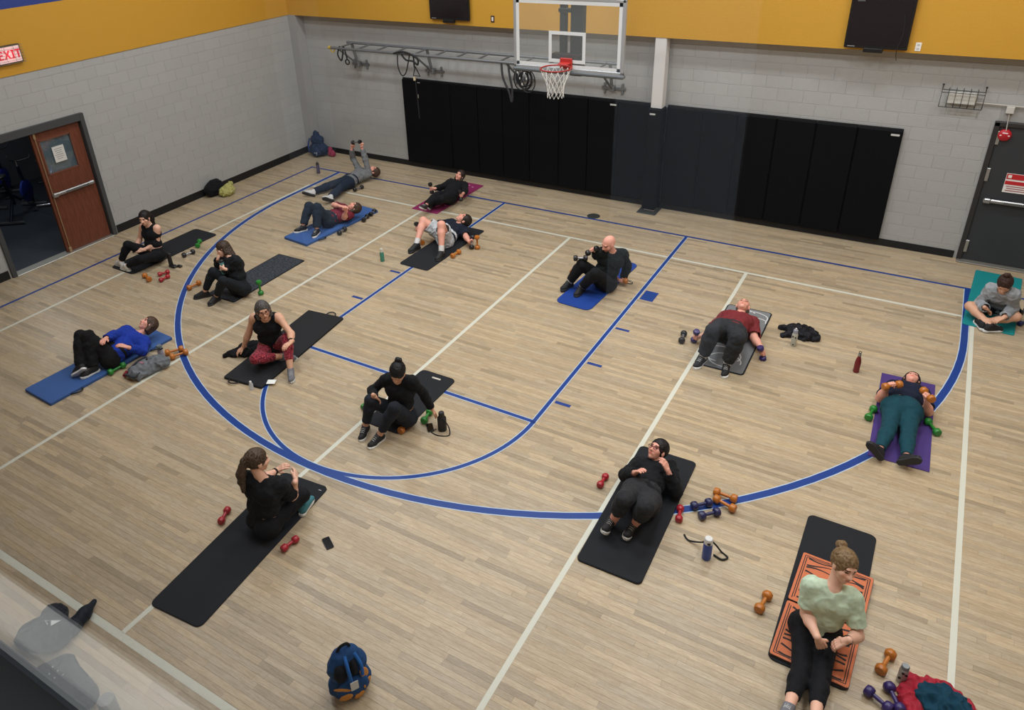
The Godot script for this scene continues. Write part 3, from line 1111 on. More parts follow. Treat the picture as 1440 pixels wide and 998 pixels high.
# ---------------------------------------------------------------- things on the walls
func make_fixtures() -> void:
	# black wall pads, one thing each
	var vinyl := mat("pad_vinyl", rgb(9, 10, 13), 0.6, 0.0, 0.22)
	var board := mat("pad_board", rgb(16, 16, 18), 0.7)
	var logo := mat("pad_tag", rgb(190, 190, 188), 0.5)
	var xs := [-4.81, -3.61, -2.95, -2.37, -1.77, -1.13, -0.53, 0.07, 0.69]
	var rx := [0.97, 1.6, 2.2, 2.83, 3.44, 4.05, 4.68]
	var names := ["black padded wall panel, the wide one at the end by the bare block wall", "black padded wall panel, second from the bare block wall corner", "black padded wall panel, third from the bare block wall corner", "black padded wall panel, fourth from the bare block wall corner", "black padded wall panel behind the hanging strap bundle", "black padded wall panel straight under the basketball net", "black padded wall panel just past the basketball net", "black padded wall panel with small tag, touching the steel column"]
	for k in xs.size() - 1:
		wall_pad(xs[k], xs[k + 1], names[k], vinyl, board, logo, k == 6)
	var rnames := ["black padded wall panel, first between steel column and exit door", "black padded wall panel, second between steel column and exit door", "black padded wall panel, third between steel column and exit door", "black padded wall panel, fourth between steel column and exit door", "black padded wall panel, fifth between steel column and exit door", "black padded wall panel, last before the exit door, small tag on top"]
	for k in rx.size() - 1:
		wall_pad(rx[k], rx[k + 1], rnames[k], vinyl, board, logo, k == 5)
	# column with padded foot
	var col := struct_node("wall_column", "pale square steel column with black padded lower half", "column")
	part("shaft", MB.new().box(Vector3(0.83, BAND / 2, -0.9), Vector3(0.2, BAND, 0.2), 0.01).mesh(), mat("column_paint", rgb(205, 203, 200), 0.5), col)
	part("pad", MB.new().box(Vector3(0.83, 0.99, -0.885), Vector3(0.27, 1.9, 0.27), 0.03).mesh(), vinyl, col)
	part("base_plate", MB.new().box(Vector3(0.83, 0.008, -0.82), Vector3(0.36, 0.016, 0.38), 0.004).mesh(), mat("plate_steel", rgb(70, 72, 70), 0.5, 0.5), col)
	part("tag", MB.new().box(Vector3(0.79, 1.84, -0.749), Vector3(0.1, 0.03, 0.003)).mesh(), logo, col)
	# floor socket cover
	single("floor_socket_cover", MB.new().lathe([Vector2(0.12, 0), Vector2(0.118, 0.006), Vector2(0.1, 0.009), Vector2(0, 0.009)], 24).mesh(), mat("plate_steel", rgb(70, 72, 70), 0.5, 0.5), Vector3(0.01, 0.001, -0.13), "round dark metal socket cover in the floor before the pads", "floor cover")
	make_hoop()
	make_rig()
	make_screens()
	make_signs()

func wall_pad(x0: float, x1: float, label: String, vinyl: Material, board: Material, logo: Material, tagged: bool) -> void:
	var o := thing("wall_pad", label, "wall pad", Vector3((x0 + x1) / 2, 0.1, BACK + 0.022), "black wall pads")
	var w := x1 - x0
	part("backing", MB.new().box(Vector3(0, 0.92, 0.006), Vector3(w - 0.002, 1.84, 0.012)).mesh(), board, o)
	part("cushion", MB.new().box(Vector3(0, 0.925, 0.036), Vector3(w - 0.008, 1.82, 0.05), 0.014).mesh(), vinyl, o)
	part("nailing_lip", MB.new().box(Vector3(0, 1.85, 0.008), Vector3(w - 0.002, 0.025, 0.008)).mesh(), board, o)
	if tagged:
		part("tag", MB.new().box(Vector3(w / 2 - 0.1, 1.77, 0.062), Vector3(0.12, 0.03, 0.003)).mesh(), logo, o)

func make_hoop() -> void:
	var o := thing("basketball_backboard", "glass basketball backboard with grey frame, red rim and white net", "backboard", Vector3(0.04, 2.93, 1.22))
	var alu := mat("board_alu", rgb(176, 179, 182), 0.4, 0.5)
	var dark := mat("mast_paint", rgb(26, 27, 29), 0.6)
	var white := mat("board_white", rgb(214, 216, 216), 0.5)
	var w := 1.83
	var h := 1.07
	part("glass", MB.new().box(Vector3(0, h / 2, -0.006), Vector3(w - 0.06, h - 0.06, 0.012)).mesh(), glass("board_glass", Color(0.85, 0.9, 0.9), 0.06), o)
	part("frame", MB.new().box(Vector3(0, 0.025, -0.02), Vector3(w, 0.05, 0.06), 0.008).box(Vector3(0, h - 0.025, -0.02), Vector3(w, 0.05, 0.06), 0.008).box(Vector3(-w / 2 + 0.025, h / 2, -0.02), Vector3(0.05, h, 0.06), 0.008).box(Vector3(w / 2 - 0.025, h / 2, -0.02), Vector3(0.05, h, 0.06), 0.008).mesh(), alu, o)
	part("border", MB.new().box(Vector3(0, 0.075, 0.002), Vector3(w - 0.1, 0.05, 0.004)).box(Vector3(-w / 2 + 0.075, h / 2, 0.002), Vector3(0.05, h - 0.1, 0.004)).box(Vector3(w / 2 - 0.075, h / 2, 0.002), Vector3(0.05, h - 0.1, 0.004)).box(Vector3(0, h - 0.075, 0.002), Vector3(w - 0.1, 0.05, 0.004)).mesh(), white, o)
	part("target_square", MB.new().box(Vector3(0, 0.15, 0.002), Vector3(0.61, 0.05, 0.004)).box(Vector3(0, 0.56, 0.002), Vector3(0.61, 0.05, 0.004)).box(Vector3(-0.28, 0.355, 0.002), Vector3(0.05, 0.36, 0.004)).box(Vector3(0.28, 0.355, 0.002), Vector3(0.05, 0.36, 0.004)).mesh(), white, o)
	part("edge_pad", MB.new().box(Vector3(0, -0.02, -0.02), Vector3(w + 0.04, 0.06, 0.1), 0.02).mesh(), mat("edge_pad_grey", rgb(88, 92, 94), 0.7), o)
	part("mast", MB.new().box(Vector3(-0.16, 2.3, -0.22), Vector3(0.1, 4.8, 0.1), 0.01).box(Vector3(0.08, 2.3, -0.22), Vector3(0.2, 4.8, 0.14), 0.01).box(Vector3(-0.05, 0.86, -0.2), Vector3(0.36, 0.06, 0.08), 0.01).box(Vector3(-0.04, 0.18, -0.12), Vector3(0.5, 0.12, 0.16), 0.01).mesh(), dark, o)
	part("actuator", MB.new().tube([Vector3(-0.06, 0.2, -0.3), Vector3(-0.05, 1.6, -0.34)], 0.02, 8).mesh(), alu, o)
	var red := mat("rim_red", rgb(172, 44, 38), 0.45)
	part("rim_plate", MB.new().box(Vector3(0, 0.12, 0.02), Vector3(0.2, 0.16, 0.03), 0.006).box(Vector3(0, 0.13, 0.09), Vector3(0.16, 0.02, 0.14), 0.004).mesh(), red, o)
	var rp := []
	for k in 33:
		var a := TAU * k / 32
		rp.append(Vector3(cos(a) * 0.229, 0.12, 0.38 + sin(a) * 0.229))
	var rim := part("rim", MB.new().tube(rp, 0.0115, 8, false).mesh(), mat("rim_dark_red", rgb(150, 34, 32), 0.45), o)
	for k in 12:
		var a := TAU * k / 12
		var c := Vector3(0, 0.106, 0.38)
		var d := Vector3(cos(a), 0, sin(a)) * 0.229
		part("net_hook", MB.new().tube([c + d, c + d * 1.02 + Vector3(0, -0.014, 0), c + d * 0.98 + Vector3(0, -0.02, 0)], 0.003, 5).mesh(), red, rim)
	var net := MB.new()
	var prof := [[0.222, 0.0], [0.19, -0.09], [0.15, -0.17], [0.128, -0.26], [0.122, -0.34], [0.126, -0.41]]
	for k in 12:
		for s in [1, -1]:
			var path := []
			for q in prof.size():
				var a: float = TAU * (k + s * q * 0.5) / 12
				path.append(Vector3(cos(a) * prof[q][0], 0.1 + prof[q][1], 0.38 + sin(a) * prof[q][0]))
			net.tube(path, 0.0035, 4, false)
	part("net", net.mesh(), mat("net_cord", rgb(226, 224, 218), 0.8), o)

func make_rig() -> void:
	var steel := mat("rig_steel", rgb(118, 120, 122), 0.45, 0.4)
	var o := thing("overhead_ladder_rig", "grey steel overhead ladder rig bracketed to the back wall", "exercise rig", Vector3(-3.0, 2.62, -0.5))
	var zf := 0.2
	var zb := -0.3
	var xa := -3.06
	var xb := 3.1
	part("rail", MB.new().tube([Vector3(xa, 0, zf), Vector3(xb, 0, zf)], 0.028, 10).mesh(), steel, o)
	part("rail", MB.new().tube([Vector3(xa + 0.02, 0.02, zb), Vector3(xb, 0.02, zb)], 0.028, 10).mesh(), steel, o)
	var rung := MB.new().tube([Vector3(0, 0.0, zf), Vector3(0, 0.02, zb)], 0.019, 8).mesh()
	for k in 13:
		part("rung", rung, steel, o, Vector3(xa + 0.18 + k * 0.48, 0, 0))
	for k in 4:
		var x: float = [-2.92, -0.98, 1.09, 2.94][k]
		var b := MB.new()
		b.tube([Vector3(x, 0.02, zb), Vector3(x, -0.46, -0.44)], 0.03, 8)
		b.tube([Vector3(x, -0.02, zf - 0.05), Vector3(x, -0.46, -0.44)], 0.02, 8)
		b.box(Vector3(x, -0.47, -0.53), Vector3(0.46, 0.045, 0.04), 0.006)
		b.box(Vector3(x - 0.17, -0.47, -0.53), Vector3(0.04, 0.2, 0.035), 0.006)
		b.box(Vector3(x + 0.17, -0.47, -0.53), Vector3(0.04, 0.2, 0.035), 0.006)
		b.box(Vector3(x, -0.46, -0.47), Vector3(0.08, 0.1, 0.12), 0.01)
		part("bracket", b.mesh(), steel, o)
	part("end_cap", MB.new().tube([Vector3(xa - 0.06, 0, zf), Vector3(xa, 0, zf)], 0.034, 8).mesh(), mat("yellow_tape", rgb(186, 160, 62), 0.7), o)
	# straps, each thing hangs from the rail
	var web := mat("strap_web", rgb(24, 24, 26), 0.8)
	var s1 := thing("coiled_strap", "black coiled strap with yellow tape at the free end of the ladder rig", "strap", Vector3(-5.72, 2.62, -0.3))
	part("webbing", MB.new().tube(curve([Vector3(-0.1, 0.04, 0), Vector3(-0.16, -0.12, 0.02), Vector3(-0.08, -0.24, 0.02), Vector3(-0.02, -0.1, 0.02), Vector3(0.0, 0.04, 0), Vector3(0.06, -0.08, 0.02), Vector3(0.08, -0.2, 0.02)]), 0.016, 6).mesh(), web, s1)
	part("ring", MB.new().tube(circle(Vector3(0.08, -0.26, 0.02), 0.05), 0.014, 6, false).mesh(), web, s1)
	part("yellow_loop", MB.new().tube(circle(Vector3(-0.3, -0.04, 0.0), 0.05), 0.013, 6, false).mesh(), mat("yellow_tape", rgb(186, 160, 62), 0.7), s1)
	var s2 := thing("suspension_trainer", "black suspension trainer looped over the rig with triangular handle", "strap", Vector3(-4.05, 2.62, -0.29))
	part("loop", MB.new().tube(curve([Vector3(-0.28, 0.02, 0), Vector3(-0.28, -0.25, 0.02), Vector3(-0.2, -0.42, 0.02), Vector3(-0.1, -0.36, 0.02), Vector3(-0.02, -0.15, 0.02), Vector3(0.02, 0.03, 0)]), 0.012, 6).mesh(), web, s2)
	part("knot", MB.new().tube(curve([Vector3(-0.36, 0.0, 0.03), Vector3(-0.12, 0.05, 0.04), Vector3(0.1, 0.0, 0.04), Vector3(0.22, -0.08, 0.03), Vector3(0.2, -0.18, 0.02), Vector3(0.1, -0.12, 0.03), Vector3(-0.06, -0.1, 0.04), Vector3(-0.16, 0.0, 0.04)]), 0.018, 6).mesh(), web, s2)
	part("strap", MB.new().tube([Vector3(0.1, 0.02, 0.0), Vector3(0.12, -0.24, 0.02)], 0.016, 6).mesh(), web, s2)
	part("handle", MB.new().tube([Vector3(0.14, -0.22, 0.02), Vector3(0.08, -0.4, 0.02), Vector3(0.24, -0.4, 0.02), Vector3(0.14, -0.22, 0.02)], 0.012, 6).mesh(), web, s2)
	part("tag", MB.new().box(Vector3(0.1, -0.46, 0.02), Vector3(0.05, 0.07, 0.01)).mesh(), mat("cream_tag", rgb(206, 190, 150), 0.8), s2)
	part("lower_strap", MB.new().tube([Vector3(0.12, -0.49, 0.02), Vector3(0.14, -0.85, 0.02), Vector3(0.15, -1.25, 0.02)], 0.01, 6).mesh(), web, s2)
	part("buckle", MB.new().box(Vector3(0.19, -0.53, 0.02), Vector3(0.06, 0.02, 0.012), 0.003).mesh(), mat("brushed_steel", rgb(168, 168, 166), 0.35, 0.8), s2)
	part("buckle", MB.new().box(Vector3(0.16, -0.8, 0.02), Vector3(0.022, 0.07, 0.012), 0.003).mesh(), mat("brushed_steel", rgb(168, 168, 166), 0.35, 0.8), s2)
	var s3 := thing("webbing_sling", "dark webbing sling hanging in a long V beside the backboard", "strap", Vector3(-1.9, 2.6, -0.3))
	part("webbing", MB.new().tube(curve([Vector3(-0.08, 0.04, 0), Vector3(-0.04, -0.25, 0.02), Vector3(0.08, -0.5, 0.02), Vector3(0.14, -0.68, 0.02), Vector3(0.15, -0.45, 0.02), Vector3(0.1, -0.2, 0.02), Vector3(0.06, 0.04, 0)]), 0.02, 6).mesh(), mat("sling_web", rgb(48, 48, 50), 0.8), s3)
	var s4 := thing("strap_bundle", "bundle of black looped straps with white buckles under the rig", "strap", Vector3(-1.5, 2.58, -0.28))
	for k in 7:
		var r := 0.15 - (k % 3) * 0.025
		part("loop", MB.new().tube(circle(Vector3(-0.09 + k * 0.032, -0.24 + (k % 2) * 0.04, (k - 3) * 0.018), r, 20, 1.35), 0.011, 5, false).mesh(), web, s4)
	part("hanger", MB.new().tube([Vector3(-0.04, 0.06, 0), Vector3(-0.02, -0.1, 0.01)], 0.012, 6).mesh(), web, s4)
	for k in 5:
		part("buckle", MB.new().box(Vector3(-0.1 + k * 0.045, -0.1 - (k % 3) * 0.1, 0.06), Vector3(0.022, 0.035, 0.01), 0.003).mesh(), mat("buckle_white", rgb(210, 210, 205), 0.5), s4)

func circle(c: Vector3, r: float, seg := 18, squash := 1.0) -> Array:
	var out := []
	for k in seg + 1:
		var a := TAU * k / seg
		out.append(c + Vector3(cos(a) * r, sin(a) * r * squash, 0))
	return out

func make_screens() -> void:
	var blk := mat("screen_bezel", rgb(14, 14, 16), 0.35)
	var face := mat("screen_face", rgb(24, 17, 20), 0.15, 0.0, 0.5)
	for q in [[Vector3(-3.34, 3.22, SOFFIT), 0.9, "flat black screen mounted above the wall pads beside a light switch"], [Vector3(4.07, 3.16, SOFFIT), 0.84, "flat black screen mounted above the last pads beside a white outlet"]]:
		var o := thing("wall_screen", q[2], "screen", q[0], "wall screens")
		var w: float = q[1]
		part("casing", MB.new().box(Vector3(0, 0.72, 0.055), Vector3(w, 1.42, 0.05), 0.008).mesh(), blk, o)
		part("display", MB.new().box(Vector3(0, 0.73, 0.081), Vector3(w - 0.05, 1.36, 0.004)).mesh(), face, o)
		part("mount", MB.new().box(Vector3(0, 0.7, 0.015), Vector3(0.4, 0.5, 0.03)).mesh(), blk, o)
		part("sensor_box", MB.new().box(Vector3(-0.02, -0.015, 0.06), Vector3(0.26, 0.06, 0.06), 0.008).mesh(), blk, o)
		part("badge", MB.new().box(Vector3(-w / 2 + 0.1, 0.035, 0.0835), Vector3(0.1, 0.008, 0.002)).mesh(), mat("badge_grey", rgb(150, 150, 152), 0.5), o)
		if w < 0.88:
			part("speaker_grille", MB.new().box(Vector3(-w / 2 + 0.13, 0.78, 0.0835), Vector3(0.1, 0.24, 0.003)).mesh(), mat("grille_grey", rgb(74, 75, 76), 0.7), o)
			part("cable", MB.new().tube(curve([Vector3(0.3, 0.5, 0.09), Vector3(0.33, 0.25, 0.09), Vector3(0.29, 0.0, 0.085), Vector3(0.31, -0.14, 0.04)]), 0.005, 5).mesh(), mat("cable_black", rgb(30, 30, 32), 0.6), o)
	var sw := thing("light_switch", "small white switch in a dark plate on yellow wall", "switch", Vector3(-2.42, 3.28, SOFFIT))
	part("plate", MB.new().box(Vector3(0, 0, 0.005), Vector3(0.075, 0.12, 0.01), 0.003).mesh(), mat("switch_plate", rgb(58, 40, 34), 0.5), sw)
	part("rocker", MB.new().box(Vector3(0, 0, 0.012), Vector3(0.034, 0.07, 0.008), 0.002).mesh(), mat("switch_white", rgb(226, 216, 205), 0.5), sw)
	var ol := thing("wall_outlet", "white double outlet plate beside the black screen", "outlet", Vector3(4.62, 3.22, SOFFIT))
	part("plate", MB.new().box(Vector3(0, 0, 0.004), Vector3(0.075, 0.12, 0.008), 0.003).mesh(), mat("outlet_white", rgb(226, 224, 218), 0.5), ol)
	for s in [-1, 1]:
		part("socket", MB.new().box(Vector3(0, s * 0.026, 0.009), Vector3(0.034, 0.03, 0.004), 0.002).mesh(), mat("socket_grey", rgb(186, 184, 180), 0.5), ol)

func make_signs() -> void:
	# exit sign in a wire guard on the left wall
	var o := thing("exit_sign", "lit red and white exit sign in wire guard on yellow wall", "sign", Vector3(LEFT + 0.015, 3.31, 5.41))
	var bz := mat("sign_housing", rgb(70, 62, 44), 0.5)
	part("housing", MB.new().box(Vector3(0.03, 0.14, 0), Vector3(0.06, 0.28, 0.4), 0.006).mesh(), bz, o)
	var lit := mat("exit_lamp_face", rgb(235, 214, 212), 0.5)
	lit.emission_enabled = true
	lit.emission = Color(1.0, 0.72, 0.74)
	lit.emission_energy_multiplier = 0.3
	part("face", MB.new().box(Vector3(0.062, 0.14, 0), Vector3(0.004, 0.235, 0.36)).mesh(), lit, o)
	var t := TextMesh.new()
	t.text = "EXIT"
	t.font_size = 32
	t.pixel_size = 0.0056
	t.depth = 0.003
	var sf := SystemFont.new()
	sf.font_names = PackedStringArray(["Droid Sans"])
	sf.font_weight = 700
	t.font = sf
	var red := mat("exit_letter_light", rgb(214, 40, 70), 0.5)
	red.emission_enabled = true
	red.emission = Color(0.9, 0.1, 0.2)
	red.emission_energy_multiplier = 0.35
	var tm := part("letters", t, red, o, Vector3(0.066, 0.14, 0))
	tm.rotation.y = PI / 2
	var guard := MB.new()
	for k in 7:
		guard.tube([Vector3(0.012, 0.01 + k * 0.043, 0.22), Vector3(0.1, 0.01 + k * 0.043, 0.21), Vector3(0.1, 0.01 + k * 0.043, -0.21), Vector3(0.012, 0.01 + k * 0.043, -0.22)], 0.0025, 5)
	for s in [-0.21, -0.07, 0.07, 0.21]:
		guard.tube([Vector3(0.1, 0.0, s), Vector3(0.1, 0.28, s)], 0.0025, 5)
	part("wire_guard", guard.mesh(), mat("guard_wire", rgb(150, 146, 130), 0.5, 0.4), o)
	var l := OmniLight3D.new()
	l.name = "sign_light"
	l.light_color = Color(1.0, 0.5, 0.5)
	l.light_energy = 0.02
	l.light_size = 0.1
	l.omni_range = 20.0
	l.omni_attenuation = 2.0
	l.shadow_enabled = true
	o.add_child(l)
	l.position = Vector3(0.09, 0.14, 0)
	# caged emergency light and its conduit
	var c := thing("caged_emergency_light", "grey emergency light in black wire cage above right of pads", "light fitting", Vector3(5.32, 2.5, BACK))
	var wire := mat("cage_wire", rgb(40, 38, 38), 0.5, 0.3)
	part("lamp_body", MB.new().box(Vector3(0, 0, 0.05), Vector3(0.36, 0.16, 0.1), 0.012).mesh(), mat("lamp_body_grey", rgb(196, 194, 186), 0.5), c)
	var cg := MB.new()
	for k in 7:
		var x := -0.27 + k * 0.09
		cg.tube([Vector3(x, 0.13, 0.005), Vector3(x, 0.13, 0.15), Vector3(x, -0.12, 0.15), Vector3(x, -0.12, 0.005)], 0.0045, 5)
	for q in [Vector2(0.13, 0.15), Vector2(-0.12, 0.15), Vector2(0.09, 0.15)]:
		cg.tube([Vector3(-0.27, q.x, q.y), Vector3(0.27, q.x, q.y)], 0.0055, 5)
	for s in [-0.27, 0.27]:
		cg.tube([Vector3(s, 0.16, 0.002), Vector3(s, 0.13, 0.12)], 0.006, 5)
		cg.ball(Vector3(s, 0.17, 0.01), Vector3(0.014, 0.014, 0.01), 8, 5)
	part("cage", cg.mesh(), wire, c)
	part("conduit", MB.new().tube([Vector3(0.18, -0.05, 0.03), Vector3(0.6, -0.055, 0.03), Vector3(1.2, -0.06, 0.03)], 0.012, 6).mesh(), mat("conduit_grey", rgb(172, 168, 160), 0.5), c)
	part("junction_box", MB.new().box(Vector3(0.62, -0.11, 0.03), Vector3(0.1, 0.1, 0.055), 0.006).mesh(), mat("jbox_grey", rgb(190, 187, 180), 0.5), c)
	part("drop_conduit", MB.new().tube([Vector3(0.62, -0.15, 0.03), Vector3(0.64, -0.4, 0.075)], 0.007, 6).mesh(), mat("conduit_grey", rgb(172, 168, 160), 0.5), c)
	var a := thing("fire_alarm_bell", "round red fire alarm on the corner of the exit door frame", "alarm", Vector3(5.96, 2.03, BACK + 0.033))
	var am := MB.new()
	am.t = Transform3D(Basis(Vector3.RIGHT, PI / 2), Vector3.ZERO)
	am.lathe([Vector2(0.085, 0), Vector2(0.085, 0.03), Vector2(0.07, 0.048), Vector2(0, 0.055)], 24)
	part("dome", am.mesh(), mat("alarm_red", rgb(176, 22, 36), 0.4), a)
	for k in 3:
		part("white_mark", MB.new().box(Vector3([0.0, -0.05, 0.05][k], [0.035, 0.0, 0.0][k], 0.051), Vector3([0.07, 0.025, 0.025][k], 0.016, 0.012), 0.003).mesh(), mat("alarm_white", rgb(232, 205, 205), 0.5), a)

